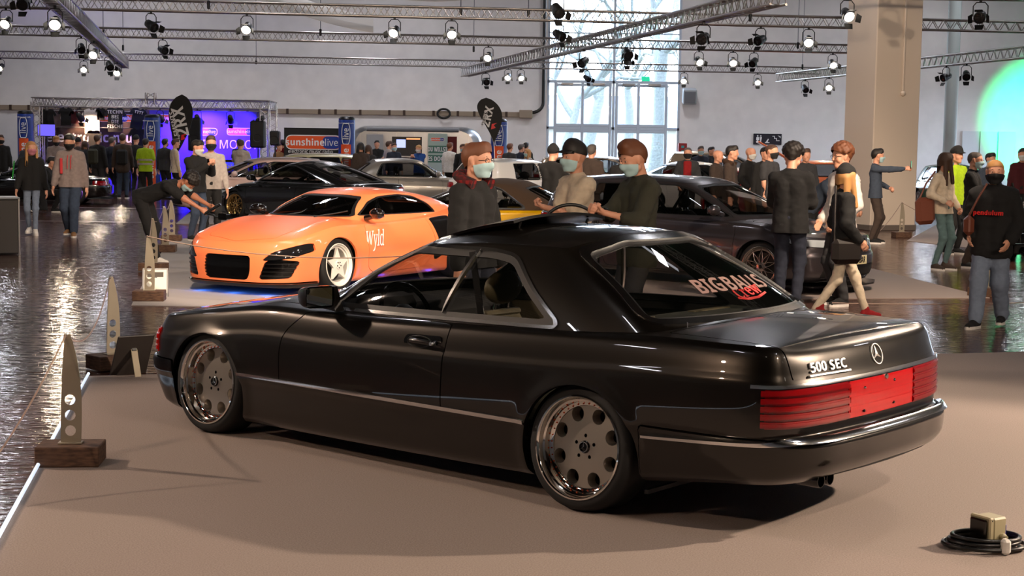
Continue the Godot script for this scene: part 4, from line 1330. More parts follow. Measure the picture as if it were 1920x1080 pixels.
	obj("red_plate_panel", cen, mt("panel_red", Color(0.72, 0.015, 0.04), 0.25, 0.0, {"coat": 0.6}), car)
	for q in [[-0.2, 0.655], [0.1, 0.66], [-0.2, 0.545], [0.1, 0.55]]:
		obj("panel_bolt", acc().lathe([[0, 0.012], [0.005, 0.012], [0.007, 0.008], [0.007, 0]], 8, Transform3D(Basis(Vector3.FORWARD, -PI / 2), Vector3(-1.148, q[1], q[0]))), chrome if q[1] > 0.6 else black, car)
	obj("trunk_lock", acc().lathe([[0, 0.012], [0.012, 0.012], [0.014, 0.008], [0.014, -0.01]], 14, Transform3D(Basis(Vector3.FORWARD, -PI / 2), Vector3(-1.145, 0.684, 0.02))), chrome, car)
	# badges on the boot lid: its face leans forward
	var lean := Basis(Vector3.UP, -PI / 2) * Basis(Vector3.RIGHT, -0.33)
	var badge := mt("badge_silver", Color(0.9, 0.89, 0.87), 0.35, 0.6)
	var em := obj("star_emblem", star_emblem(0.052, 0.004), badge, car)
	em.transform = Transform3D(lean, Vector3(-1.106, 0.79, 0.0))
	put_text("model_badge", "500 SEC", 0.062, Transform3D(Basis(Vector3.UP, -0.10) * lean.scaled_local(Vector3(1.28, 1, 1)), Vector3(-1.0935, 0.778, -0.45)), badge, car, 0.008, "Droid Sans", true)
	var bar := obj("badge_bar", acc().box(Vector3.ZERO, Vector3(0.325, 0.008, 0.012)), badge, car)
	bar.transform = Transform3D(Basis(Vector3.UP, -0.10) * lean, Vector3(-1.1055, 0.744, -0.45))
	# front corner lamps
	var cl := emit(tub, [plus(fx, -3.365), plus(fy, -0.44), plus(fy, 0.588, -1), plus(fz, -0.60)], 0.008, 0.012)
	for k in 4: cl.add(emit(tub, [plus(fx, -3.375), plus(fy, -0.452 - k * 0.034), plus(fy, 0.476 + k * 0.034, -1), plus(fz, -0.61)], 0.016, 0.01), Transform3D.IDENTITY)
	var amber := mt("lamp_orange_red", Color(0.75, 0.05, 0.02), 0.15, 0.0, {"coat": 1.0})
	obj("turn_lamp", cl, amber, car); obj("turn_lamp", mirrored(cl), amber, car)
	var hl := emit(tub, [plus(fx, -3.3), plus(fy, -0.44), plus(fy, 0.588, -1), plus(fz, -0.36), plus(fz, 0.6, -1)], 0.008, 0.012)
	obj("headlamp", hl, mt("lamp_clear", Color(0.75, 0.78, 0.8), 0.05, 0.3, {"coat": 1.0}), car); obj("headlamp", mirrored(hl), mt("lamp_clear"), car)
	obj("grille", both(emit(tub, [plus(fx, -3.3), plus(fy, -0.43), plus(fy, 0.60, -1), plus(fz, 0.35, -1)], 0.01, 0.012)), gloss, car)
	# door handles in their dished plates
	for sg in [-1.0, 1.0]:
		var q := near_on(tub, 1.05, 0.722)
		var hd := node("door_handle", car, Transform3D(Basis(Vector3(1, 0, 0), Vector3(0, 1, 0.08 * -sg).normalized(), Vector3(0, 0, 1)) * Basis(Vector3.BACK, -0.03), Vector3(1.055, 0.722, q[0].z * sg)))
		obj("plate", acc().prism(rounded([[-0.135, -0.036], [0.11, -0.036], [0.14, 0], [0.11, 0.036], [-0.135, 0.036]], 0.02), 0.008), gloss, hd)
		var rim := []
		for k in 25:
			var t := TAU * k / 24.0
			rim.append(Vector3(0.02 + cos(t) * 0.085, sin(t) * 0.031, 0.006 * sg))
		obj("bowl_rim", acc().tube(rim, 0.003, 5, false), mt("black_trim"), hd)
		obj("pull", acc().tube([Vector3(0.085, 0.004, 0.004 * sg), Vector3(0.06, 0.008, 0.03 * sg), Vector3(-0.06, 0.002, 0.032 * sg), Vector3(-0.1, -0.004, 0.02 * sg)], [0.011, 0.014, 0.014, 0.012], 8), paint, hd)
		obj("lock", acc().lathe([[0, 0.012], [0.010, 0.012], [0.014, 0.006], [0.014, -0.02]], 14, Transform3D(Basis(Vector3.RIGHT, PI / 2 * sg), Vector3(-0.095, -0.002, 0.03 * sg))), chrome, hd)
	# mirrors
	for sg in [-1.0, 1.0]:
		var mr := node("door_mirror", car, Transform3D(Basis(Vector3.UP, 0.12 * sg), Vector3(1.83, 0.905, 0.93 * sg)))
		var ho := acc()
		var rws := []
		for k in 6:
			var u := k / 5.0
			var hy := lerpf(0.062, 0.035, u * u)
			var hz := lerpf(0.098, 0.06, u * u)
			var row := []
			for c in 17:
				var t := TAU * c / 16.0
				row.append(Vector3(-0.04 + u * 0.13, pow(absf(sin(t)), 0.35) * signf(sin(t)) * hy, pow(absf(cos(t)), 0.35) * signf(cos(t)) * hz))
			rws.append(row)
		ho.sheet(rws, Vector3.ZERO)
		for c in 16: ho.flat(rws[5][c], rws[5][c + 1], Vector3(0.092, 0, 0), Vector3.RIGHT)
		obj("housing", ho, paint, mr)
		obj("mirror_glass", acc().box(Vector3(-0.030, 0, 0), Vector3(0.006, 0.105, 0.175), Basis.IDENTITY, 0.002), mt("mirror", Color(0.9, 0.92, 0.92), 0.01, 1.0), mr)
		obj("mirror_foot", acc().prism(poly([[-0.09, -0.075], [0.12, -0.06], [0.03, 0.06], [-0.02, 0.06]]), 0.06, Transform3D(Basis.IDENTITY, Vector3(0.03, -0.01, -0.12 * sg))), paint, mr)
	# pillar trim between the side windows and the tilted sunroof
	var bp := poly([[0.872, 1.25], [0.85, 1.25], [1.018, 0.79], [1.04, 0.79]])
	var fb := gr.field(func(p): return clampf(sdf(bp, Vector2(p.x, p.y)), -0.3, 0.3) if p.z > 0.3 else -0.3)
	var pt := emit(gr, [fb, plus(r.glass[0][1], 0.008)], 0.008, 0.02)
	obj("pillar_trim", pt, chrome, car); obj("pillar_trim", mirrored(pt), chrome, car)
	var rows := []
	for i in 9:
		var x := 0.84 + 0.46 * i / 8.0
		var row := []
		for j in 15:
			var z := -0.41 + 0.82 * j / 14.0
			row.append(Vector3(x, roof_y(s, x, z) + 0.014 + 0.045 * (1.30 - x) / 0.46, z))
		rows.append(row)
	obj("sunroof_panel", acc().sheet(rows, Vector3.UP, 0.016), gloss, car)
	for sg in [-1.0, 1.0]: obj("sunroof_arm", acc().rod(Vector3(0.90, 1.30, 0.3 * sg), Vector3(0.88, 1.345, 0.3 * sg), 0.008, 6), black, car)
	obj("aerial", acc().tube([Vector3(-0.42, 0.87, -0.60), Vector3(-0.42, 0.93, -0.60)], 0.003, 6).lathe([[0.0, 0.012], [0.008, 0.010], [0.014, 0.0]], 10, Transform3D(Basis.IDENTITY, Vector3(-0.42, 0.885, -0.60))), chrome, car)
	for k in 2: obj("exhaust_tip", acc().lathe([[0.03, 0.0], [0.034, 0.0], [0.034, -0.16]], 18, Transform3D(Basis(Vector3.FORWARD, -PI / 2), Vector3(-1.13, 0.262, -0.46 - 0.085 * k))), mt("black_gloss"), car)
	obj("silencer", acc().box(Vector3(-0.75, 0.30, -0.45), Vector3(0.5, 0.12, 0.36), Basis.IDENTITY, 0.03), mt("black_rubber"), car)
	# sticker lettering on the rear screen, which slopes
	var gl := Basis(Vector3.UP, -PI / 2) * Basis(Vector3.RIGHT, -0.98)
	var vinyl := mt("sticker_grey", Color(0.48, 0.36, 0.33), 0.6)
	for k in 8:
		var z = 0.14 + [-0.335, -0.262, -0.18, -0.07, 0.035, 0.13, 0.215, 0.305][k]
		put_text("screen_letter", "BIGBALLS"[k], 0.15, Transform3D(Basis(Vector3.UP, 0.36 * z) * gl.scaled_local(Vector3(1.0, 1, 1)), Vector3(-0.224 + 0.12 * z * z + 0.6 * pow(z, 4.0), 1.062 - 0.06 * z * z, z)), vinyl, car, 0.002, "Droid Sans", true)
	var scarlet := mt("sticker_red", Color(0.85, 0.05, 0.05), 0.5)
	put_text("screen_script", "Crew", 0.115, Transform3D(gl.scaled_local(Vector3(0.9, 1, 1)) * Basis(Vector3.BACK, 0.12), Vector3(-0.270, 1.022, 0.17)), scarlet, car, 0.002, "Droid Serif", true, true)
	var sw := acc().prism(poly([[-0.14, 0.0], [-0.05, -0.018], [0.05, -0.012], [0.16, 0.02], [0.16, 0.032], [0.05, 0.004], [-0.05, 0.0], [-0.13, 0.014]]), 0.002)
	obj("script_underline", sw, scarlet, car).transform = Transform3D(gl, Vector3(-0.310, 0.991, 0.17))
	put_text("quarter_script", "airride99", 0.10, Transform3D(Basis(Vector3.UP, PI) * Basis(Vector3.RIGHT, 0.52), Vector3(1.42, 0.92, 0.79)), mt("sticker_black", Color(0.01, 0.01, 0.01), 0.5), car, 0.002, "Droid Serif", true, true)
	coupe_cabin(car)
	var w := {"style": "holes", "rim": 0.252, "tyre": 0.312, "dish": 0.085, "lip": mt("polished", Color(0.93, 0.92, 0.9), 0.06, 1.0), "face": mt("brushed_wheel", Color(0.64, 0.61, 0.57), 0.35, 0.85), "segs": 72}
	for sg in [-1.0, 1.0]:
		make_wheel(car, w, Vector3(0.0, 0.308, 0.905 * sg), sg, 0.10)
		make_wheel(car, w, Vector3(2.845, 0.308, 0.895 * sg), sg, 0.08, 0.0)

func seat(parent: Node3D, at: Vector3, m: Material, headrest := true, wide := 0.5) -> void:
	var st := node("seat", parent, Transform3D(Basis.IDENTITY, at))
	var rows := []
	for i in 9:
		var u := i / 8.0
		var row := []
		for j in 13:
			var t := TAU * j / 12.0
			var hw := wide * 0.5 * (1.0 - 0.25 * pow(u, 3.0))
			row.append(Vector3(-0.02 - u * 0.22 + pow(absf(cos(t)), 0.6) * signf(cos(t)) * (0.075 - 0.02 * u) * (1.0 if i < 8 else 0.4), 0.05 + u * 0.56, pow(absf(sin(t)), 0.5) * signf(sin(t)) * hw * (1.0 if i < 8 else 0.8)))
		rows.append(row)
	obj("backrest", acc().sheet(rows, Vector3.ZERO).box(Vector3(-0.25, 0.6, 0), Vector3(0.06, 0.03, wide * 0.6), Basis.IDENTITY, 0.01), m, st)
	obj("cushion", acc().box(Vector3(0.25, 0.06, 0), Vector3(0.56, 0.16, wide), Basis(Vector3.BACK, 0.1), 0.05), m, st)
	if headrest:
		obj("headrest", acc().ball(Vector3(-0.27, 0.74, 0), Vector3(0.055, 0.095, 0.15), Basis(Vector3.BACK, 0.12), 14, 10), m, st)
		obj("headrest_post", acc().rod(Vector3(-0.25, 0.58, 0.06), Vector3(-0.27, 0.7, 0.06), 0.007).rod(Vector3(-0.25, 0.58, -0.06), Vector3(-0.27, 0.7, -0.06), 0.007), mt("chrome"), st)

func steering_wheel(parent: Node3D, at: Vector3, r: float) -> void:
	var b := Basis(Vector3.BACK, -0.45)
	var sw := node("steering_wheel", parent, Transform3D(b, at))
	var ring := []
	for k in 33:
		var t := TAU * k / 32.0
		ring.append(Vector3(0, sin(t) * r, cos(t) * r))
	obj("ring", acc().tube(ring, 0.014, 8, false), mt("black_gloss"), sw)
	var a := acc().ball(Vector3(0.02, 0, 0), Vector3(0.04, 0.07, 0.09))
	for t in [0.0, PI, -PI / 2]: a.rod(Vector3(0.01, 0, 0), Vector3(0, sin(t) * r, cos(t) * r), 0.013, 6)
	obj("hub", a, mt("black_trim"), sw)

func coupe_cabin(car: Node3D) -> void:
	var lea := mt("olive_leather", Color(0.34, 0.31, 0.22), 0.55)
	var dk := mt("car_interior")
	for sg in [-1.0, 1.0]: seat(car, Vector3(1.2, 0.25, 0.38 * sg), lea)
	for sg in [-1.0, 1.0]: seat(car, Vector3(0.33, 0.27, 0.36 * sg), lea, false, 0.62)
	obj("dashboard", acc().box(Vector3(1.98, 0.70, 0), Vector3(0.34, 0.26, 1.44), Basis(Vector3.BACK, 0.12), 0.06).box(Vector3(1.83, 0.83, -0.38), Vector3(0.16, 0.10, 0.42), Basis(Vector3.BACK, 0.2), 0.04), dk, car)
	steering_wheel(car, Vector3(1.66, 0.78, -0.38), 0.19)
	obj("parcel_shelf", acc().box(Vector3(-0.12, 0.865, 0), Vector3(0.52, 0.03, 1.36), Basis.IDENTITY, 0.01), mt("shelf_carpet", Color(0.16, 0.17, 0.13), 0.95), car)
	obj("shelf_speaker", acc().lathe([[0, 0.02], [0.07, 0.02], [0.08, 0.0]], 18, Transform3D(Basis.IDENTITY, Vector3(-0.18, 0.88, 0.42))).lathe([[0, 0.02], [0.07, 0.02], [0.08, 0.0]], 18, Transform3D(Basis.IDENTITY, Vector3(-0.18, 0.88, -0.42))), mt("black_trim"), car)
	for sg in [-1.0, 1.0]:
		obj("door_card", acc().box(Vector3(1.4, 0.66, 0.80 * sg), Vector3(1.0, 0.30, 0.05), Basis.IDENTITY, 0.02), lea, car)
	obj("cabin_mirror", acc().box(Vector3(1.42, 1.13, 0), Vector3(0.02, 0.06, 0.22), Basis.IDENTITY, 0.01).rod(Vector3(1.42, 1.15, 0), Vector3(1.40, 1.24, 0), 0.008), mt("black_trim"), car)
	obj("safety_belt", acc().box(Vector3(0.86, 0.95, -0.66), Vector3(0.045, 0.5, 0.004), Basis(Vector3.BACK, -0.2)), mt("black_trim"), car)
	obj("centre_console", acc().box(Vector3(1.3, 0.42, 0), Vector3(1.1, 0.22, 0.2), Basis.IDENTITY, 0.03), dk, car)

# ---------------------------------------------------------------- the other cars
func heading(dx: float, dz: float) -> float: return atan2(-dz, dx)

func view_panel(tub: Shell, view: String, pl: PackedVector2Array, beyond: float) -> PackedFloat32Array:
	if view == "front": return tub.field(func(p): return clampf(sdf(pl, Vector2(p.z, p.y)), -0.3, 0.3) if p.x > beyond else -0.3)
	if view == "rear": return tub.field(func(p): return clampf(sdf(pl, Vector2(p.z, p.y)), -0.3, 0.3) if p.x < beyond else -0.3)
	return tub.field(func(p): return clampf(sdf(pl, Vector2(p.x, p.y)), -0.3, 0.3) if p.z > 0.4 else -0.3)

func pair_obj(called: String, e: Acc, m: Material, car: Node3D) -> void:
	obj(called, e, m, car); obj(called, mirrored(e), m, car)

func mirror_pods(car: Node3D, at0: Vector3, m: Material) -> void:
	for sg in [-1.0, 1.0]:
		var mr := node("door_mirror", car, Transform3D(Basis.IDENTITY, Vector3(at0.x, at0.y, at0.z * sg)))
		obj("housing", acc().ball(Vector3.ZERO, Vector3(0.075, 0.068, 0.115), Basis(Vector3.UP, 0.25 * sg), 16, 10), m, mr)
		obj("mirror_glass", acc().box(Vector3(-0.062, 0, 0), Vector3(0.02, 0.085, 0.15), Basis(Vector3.UP, 0.15 * sg), 0.008), mt("mirror", Color(0.9, 0.92, 0.92), 0.01, 1.0), mr)
		obj("mirror_arm", acc().tube([Vector3(0.01, -0.03, -0.05 * sg), Vector3(0.02, -0.06, -0.16 * sg)], [0.03, 0.035], 8), m, mr)

func orange_car() -> void:
	var p := Vector3(-1.466, 0.009, -20.56)
	var car := thing("sports_car", "bright orange low sports car with white star wheels and black grille", "car", p, heading(-0.51, 0.86))
	var paint := mt("orange_paint", Color(0.98, 0.51, 0.31), 0.35, 0.0, {"coat": 0.7, "coat_rough": 0.05})
	var gloss := mt("black_gloss")
	var blade := mt("blade_dark", Color(0.03, 0.022, 0.018), 0.3, 0.0, {"coat": 0.6})
	var s := {
		"res": 0.036, "rows": 34, "deck_rows": 18, "grows": 18, "cap_rows": 14, "wsh": 0.82, "pow": 2.6,
		"loop": [[3.60, 0], [3.575, 0.38], [3.48, 0.66], [3.26, 0.845], [2.65, 0.925], [1.9, 0.905], [1.2, 0.90], [0.5, 0.935], [0.0, 0.95], [-0.5, 0.915], [-0.72, 0.80], [-0.80, 0.5], [-0.82, 0]],
		"deck": [[-0.82, 0.86], [-0.6, 0.93], [0, 0.97], [0.6, 0.95], [1.5, 0.90], [2.3, 0.875], [2.7, 0.815], [3.1, 0.725], [3.4, 0.635], [3.55, 0.565], [3.6, 0.53]],
		"drop": [[-0.8, 0.06], [0, 0.10], [1, 0.13], [2.2, 0.10], [2.7, 0.05], [3.3, 0.04], [3.6, 0.02]],
		"sill": [[-0.82, 0.22], [-0.4, 0.16], [0.4, 0.11], [2.2, 0.10], [3.1, 0.11], [3.6, 0.115]],
		"side": [[0, 0.11], [0.05, 0.06], [0.2, 0.035], [0.4, 0.014], [0.58, 0.0], [0.72, 0.008], [0.86, 0.03], [0.95, 0.055], [1.0, 0.085]],
		"front": [[0.10, 0.03], [0.16, 0.0], [0.3, 0.0], [0.44, 0.015], [0.52, 0.05], [0.60, 0.14]],
		"rear": [[0.2, 0.08], [0.35, 0.0], [0.6, 0.02], [0.8, 0.06], [0.92, 0.14]],
		"sculpt": func(x, y): return 0.035 * exp(-pow((y - 0.42) / 0.13, 2)) * smoothstep(0.5, 0.9, x) * (1.0 - smoothstep(1.7, 2.1, x)),
		"deck_sculpt": func(x, z): return 0.035 * exp(-pow((z - 0.70) / 0.16, 2)) * exp(-pow((x - 2.65) / 0.5, 2)),
		"arches": [[2.65, 0.30, 0.352], [0.0, 0.31, 0.36]], "flare": 0.014, "flare_w": 0.004,
		"gbase": [[2.46, 0], [2.39, 0.35], [2.22, 0.60], [2.0, 0.725], [1.75, 0.77], [1.0, 0.79], [0.4, 0.77], [0.0, 0.70], [-0.25, 0.60], [-0.42, 0.35], [-0.48, 0]],
		"gtop": [[1.62, 0], [1.60, 0.28], [1.54, 0.44], [1.45, 0.515], [1.3, 0.545], [0.95, 0.55], [0.6, 0.535], [0.4, 0.50], [0.27, 0.44], [0.22, 0.25], [0.2, 0]],
		"roof": [[0.2, 1.11], [0.6, 1.16], [1.0, 1.185], [1.3, 1.182], [1.55, 1.15], [1.65, 1.13]], "rdrop": 0.06, "rwid": 0.55, "gbulge": 0.03,
		"xmid": 0.95, "pan": 0.14, "track": 0.88, "paint": paint,
		"glass_mat": mt("tinted_glass", Color(0.01, 0.01, 0.01), 0.02, 0.0, {"alpha": 0.72}), "trim_mat": gloss,
		"glass": [
			{"called": "side_window", "view": "side", "poly": rounded([[1.98, 0.87], [1.66, 1.03], [1.42, 1.095], [0.98, 1.115], [0.66, 1.085], [0.45, 0.99], [0.36, 0.87]], 0.05), "seal": 0.015},
			{"called": "windscreen", "view": "front", "poly": rounded([[-0.66, 0.86], [0.66, 0.86], [0.47, 1.095], [0.25, 1.115], [-0.25, 1.115], [-0.47, 1.095]], 0.04), "seal": 0.02},
			{"called": "rear_window", "view": "rear", "poly": rounded([[-0.45, 0.98], [0.45, 0.98], [0.36, 1.07], [-0.36, 1.07]], 0.03), "seal": 0.01}],
		"panels": [
			{"called": "side_blade", "view": "side", "pair": true, "mat": blade, "poly": rounded([[0.78, 1.05], [0.30, 1.05], [0.28, 0.72], [0.40, 0.34], [0.60, 0.26], [0.64, 0.32], [0.55, 0.52], [0.70, 0.80]], 0.05)},
			{"called": "door", "view": "side", "pair": true, "poly": rounded([[2.02, 1.0], [2.08, 0.70], [2.02, 0.24], [1.85, 0.17], [0.85, 0.19], [0.68, 0.30], [0.62, 0.52], [0.76, 0.80], [0.84, 1.0]], 0.06)},
			{"called": "bonnet", "view": "top", "above": 0.5, "poly": rounded([[3.33, -0.50], [3.44, 0.0], [3.33, 0.50], [2.75, 0.60], [2.35, 0.66], [2.50, 0.0], [2.35, -0.66], [2.75, -0.60]], 0.05)},
			{"called": "front_grille", "view": "front", "beyond": 3.2, "mat": gloss, "off": -0.015, "skirt": 0.0, "gap": 0.0, "poly": rounded([[-0.31, 0.175], [0.31, 0.175], [0.345, 0.29], [0.335, 0.455], [-0.335, 0.455], [-0.345, 0.29]], 0.05)},
			{"called": "side_intake", "view": "front", "beyond": 2.9, "mat": gloss, "off": -0.02, "skirt": 0.0, "gap": 0.0, "pair": true, "poly": rounded([[0.45, 0.185], [0.76, 0.20], [0.84, 0.40], [0.66, 0.425], [0.53, 0.40]], 0.03)},
			{"called": "headlamp", "view": "front", "beyond": 2.85, "mat": mt("headlamp_dark", Color(0.16, 0.16, 0.17), 0.06, 0.6, {"coat": 1.0}), "off": 0.002, "pair": true, "poly": rounded([[0.49, 0.405], [0.60, 0.50], [0.86, 0.60], [0.885, 0.51], [0.80, 0.44], [0.64, 0.41]], 0.02)},
			{"called": "front_lip", "view": "func", "f": func(p): return minf(0.150 - p.y, p.x - 2.98), "off": 0.03, "mat": gloss, "skirt": 0.05}],
	}
	var r := make_car(s, car)
	var tub: Shell = r.tub
	var fy := tub.field(func(p): return p.y)
	var gp := view_panel(tub, "front", s.panels[3].poly, 3.2)
	var ip := view_panel(tub, "front", s.panels[4].poly, 2.9)
	for k in 7:
		obj("grille_bar", both(emit(tub, [gp, plus(fy, -0.20 - k * 0.036), plus(fy, 0.212 + k * 0.036, -1)], -0.002, 0.014)), gloss, car)
	for k in 4:
		pair_obj("intake_slat", emit(tub, [ip, plus(fy, -0.225 - k * 0.045), plus(fy, 0.237 + k * 0.045, -1)], -0.004, 0.02), blade, car)
	for sg in [-1.0, 1.0]:
		for q in [[3.26, 0.47, 0.66], [3.19, 0.49, 0.735]]:
			obj("lamp_projector", acc().ball(Vector3(q[0], q[1], q[2] * sg), Vector3(0.045, 0.03, 0.035)), mt("lamp_clear", Color(0.75, 0.78, 0.8), 0.05, 0.3, {"coat": 1.0}), car)
	mirror_pods(car, Vector3(1.93, 0.90, 0.93), mt("carbon", Color(0.07, 0.05, 0.045), 0.2, 0.2, {"coat": 1.0}))
	put_text("door_script", "Wyld", 0.21, Transform3D(Basis(Vector3.UP, PI).scaled_local(Vector3(0.72, 1.25, 1)) * Basis(Vector3.RIGHT, 0.05), Vector3(1.93, 0.60, -0.905)), mt("print_white", Color(0.85, 0.85, 0.85), 0.6), car, 0.004, "Droid Serif", false, true)
	for sg in [-1.0, 1.0]: seat(car, Vector3(1.25, 0.18, 0.36 * sg), mt("seat_black", Color(0.03, 0.03, 0.03), 0.6))
	steering_wheel(car, Vector3(1.75, 0.72, -0.36), 0.18)
	obj("dashboard", acc().box(Vector3(2.1, 0.72, 0), Vector3(0.4, 0.2, 1.36), Basis.IDENTITY, 0.06), mt("car_interior"), car)
	for k in 2: obj("wiper", acc().tube([Vector3(2.42 - 0.06 * k, 0.865, -0.35 + 0.5 * k), Vector3(2.30 - 0.02 * k, 0.90, -0.55 + 0.5 * k), Vector3(2.18, 0.935, -0.68 + 0.62 * k)], 0.009, 5), mt("black_trim"), car)
	var w := {"style": "star", "rim": 0.25, "tyre": 0.325, "dish": 0.05, "lip": mt("wheel_white", Color(0.82, 0.81, 0.78), 0.35), "face": mt("wheel_white"), "segs": 40}
	for sg in [-1.0, 1.0]:
		make_wheel(car, w, Vector3(2.65, 0.325, 0.915 * sg), sg, 0.07)
		make_wheel(car, w, Vector3(0.0, 0.325, 0.93 * sg), sg, 0.07)
	# light strip under the nose
	obj("underglow_light", acc().box(Vector3(3.42, 0.095, 0), Vector3(0.03, 0.015, 1.1)), mt("glow_blue", Color(0.25, 0.5, 1.0), 0.3, 0.0, {"glow": 2.5}), car)
	for z in [-0.5, 0.0, 0.5]:
		var l := OmniLight3D.new()
		l.name = "underglow"
		l.light_color = Color(0.25, 0.5, 1.0); l.light_energy = 0.05; l.light_size = 0.05; l.shadow_enabled = true
		car.add_child(l, true)
		l.position = Vector3(3.46, 0.07, z)
	for x in [0.6, 1.6]:
		var l := OmniLight3D.new()
		l.name = "underglow"
		l.light_color = Color(0.3, 0.25, 1.0); l.light_energy = 0.05; l.light_size = 0.05; l.shadow_enabled = true
		car.add_child(l, true)
		l.position = Vector3(x, 0.07, -0.86)

# presets for road cars; lengths along x from the rear axle
func road_spec(kind: String, L: float, wb: float, W: float, H: float, res: float) -> Dictionary:
	var f := wb + (L - wb) * 0.46
	var b := -(L - wb) * 0.54
	var hw := W * 0.5
	var bl := H * 0.66
	var rows := 34 if res < 0.045 else 18
	var s := {"res": res, "rows": rows, "deck_rows": 14 if res < 0.045 else 8, "grows": 16 if res < 0.045 else 10, "cap_rows": 12 if res < 0.045 else 6, "wsh": hw * 0.9, "pow": 2.6,
		"loop": [[f, 0], [f - 0.03, hw * 0.44], [f - 0.13, hw * 0.75], [f - 0.34, hw * 0.93], [wb, hw * 0.985], [wb * 0.5, hw], [0, hw * 0.99], [b + 0.42, hw * 0.955], [b + 0.12, hw * 0.82], [b + 0.02, hw * 0.5], [b, 0]],
		"sill": [[b, 0.24], [b + 0.4, 0.2], [0.4, 0.13], [wb - 0.4, 0.13], [f, 0.15]],
		"side": [[0, 0.10], [0.05, 0.055], [0.2, 0.035], [0.4, 0.012], [0.58, 0.0], [0.74, 0.006], [0.77, 0.016], [0.9, 0.04], [0.96, 0.058], [1.0, 0.085]],
		"front": [[0.12, 0.12], [0.22, 0.02], [0.3, 0.0], [0.46, 0.0], [0.50, 0.03], [bl - 0.28, 0.05], [bl - 0.2, 0.10]],
		"rear": [[0.2, 0.10], [0.3, 0.0], [0.5, 0.0], [0.53, 0.04], [bl - 0.1, 0.06], [bl, 0.11]],
		"arches": [[wb, 0.30, 0.345], [0.0, 0.30, 0.345]], "flare": 0.012, "flare_w": 0.003,
		"pan": 0.16, "track": hw - 0.04, "rpow": 2.4, "gbulge": 0.03}
	var rw := hw * 0.66
	var x0 := wb - 0.42   # foot of the windscreen at the sides
	var xt := wb - 1.30   # its head
	var rb := -0.45       # foot of the rear screen
	var rt := 0.42        # its head
	if kind == "hatch": rb = b + 0.12; rt = b + 0.42
	elif kind == "wagon": rb = b + 0.10; rt = b + 0.34
	elif kind == "fast": rb = b + 0.32; rt = 0.72
	elif kind == "box": x0 = wb - 0.55; xt = wb - 1.12; rb = -0.38; rt = 0.20
	s["deck"] = [[b, bl - 0.05], [b + 0.25, bl + 0.0], [0, bl + 0.02], [1.2, bl + 0.01], [x0, bl - 0.01], [x0 + 0.4, bl - 0.06], [wb + 0.1, bl - 0.12], [f - 0.3, bl - 0.19], [f - 0.08, bl - 0.26], [f, bl - 0.33]]
	s["drop"] = [[b, 0.03], [0, 0.065], [x0, 0.08], [wb, 0.05], [f, 0.03]]
	s["gbase"] = [[x0 + 0.28, 0], [x0 + 0.23, hw * 0.4], [x0 + 0.1, hw * 0.7], [x0 - 0.06, hw * 0.81], [x0 - 0.35, hw * 0.87], [1.0, hw * 0.9], [0.5, hw * 0.9], [rb + 0.35, hw * 0.87], [rb + 0.12, hw * 0.77], [rb + 0.03, hw * 0.45], [rb, 0]]
	s["gtop"] = [[xt + 0.1, 0], [xt + 0.08, rw * 0.45], [xt + 0.03, rw * 0.76], [xt - 0.06, rw * 0.93], [xt - 0.2, rw * 0.985], [(xt + rt) * 0.52, rw], [(xt + rt) * 0.48 - 0.1, rw], [rt + 0.22, rw * 0.975], [rt + 0.08, rw * 0.9], [rt + 0.02, rw * 0.5], [rt, 0]]
	s["roof"] = [[rt, H - (0.035 if kind != "wagon" else 0.06)], [(xt + rt) / 2, H], [xt - 0.15, H - 0.02], [xt + 0.1, H - 0.065]]
	s["rdrop"] = 0.075; s["rwid"] = rw; s["xmid"] = (xt + rt) / 2
	var top := H - 0.115
	var gl := []
	if kind in ["hatch", "wagon"]:
		var br := rb + (0.42 if kind == "hatch" else 0.36)
		gl.append({"called": "front_window", "view": "side", "poly": rounded([[x0 - 0.06, bl - 0.03], [xt + 0.12, top - 0.06], [xt - 0.12, top], [1.02, top + 0.01], [0.98, bl - 0.025]], 0.03), "seal": 0.012})
		gl.append({"called": "rear_door_window", "view": "side", "poly": rounded([[0.92, bl - 0.025], [0.95, top + 0.01], [0.10, top], [0.02, bl - 0.02]], 0.03), "seal": 0.012})
		if kind == "wagon": gl.append({"called": "quarter_window", "view": "side", "poly": rounded([[-0.04, bl - 0.02], [0.04, top], [br + 0.30, top - 0.03], [br, bl]], 0.04), "seal": 0.012})
	else:
		gl.append({"called": "side_window", "view": "side", "poly": rounded([[x0 - 0.06, bl - 0.03], [xt + 0.12, top - 0.06], [xt - 0.12, top], [rt + 0.36, top], [rt + 0.2, top - 0.04], [rb + 0.62, bl - 0.02]], 0.05), "seal": 0.014, "chrome": 0.012})
	gl.append({"called": "windscreen", "view": "front", "poly": rounded([[-hw * 0.74, bl - 0.01], [hw * 0.74, bl - 0.01], [rw * 0.86, top - 0.01], [rw * 0.4, top + 0.015], [-rw * 0.4, top + 0.015], [-rw * 0.86, top - 0.01]], 0.05), "seal": 0.02})
	gl.append({"called": "rear_window", "view": "rear", "poly": rounded([[-hw * 0.7, bl + 0.03], [hw * 0.7, bl + 0.03], [rw * 0.85, top - 0.02], [rw * 0.4, top + 0.01], [-rw * 0.4, top + 0.01], [-rw * 0.85, top - 0.02]], 0.05), "seal": 0.015})
	s["glass"] = gl
	var d0 := 0.98 if kind in ["hatch", "wagon"] else 0.85
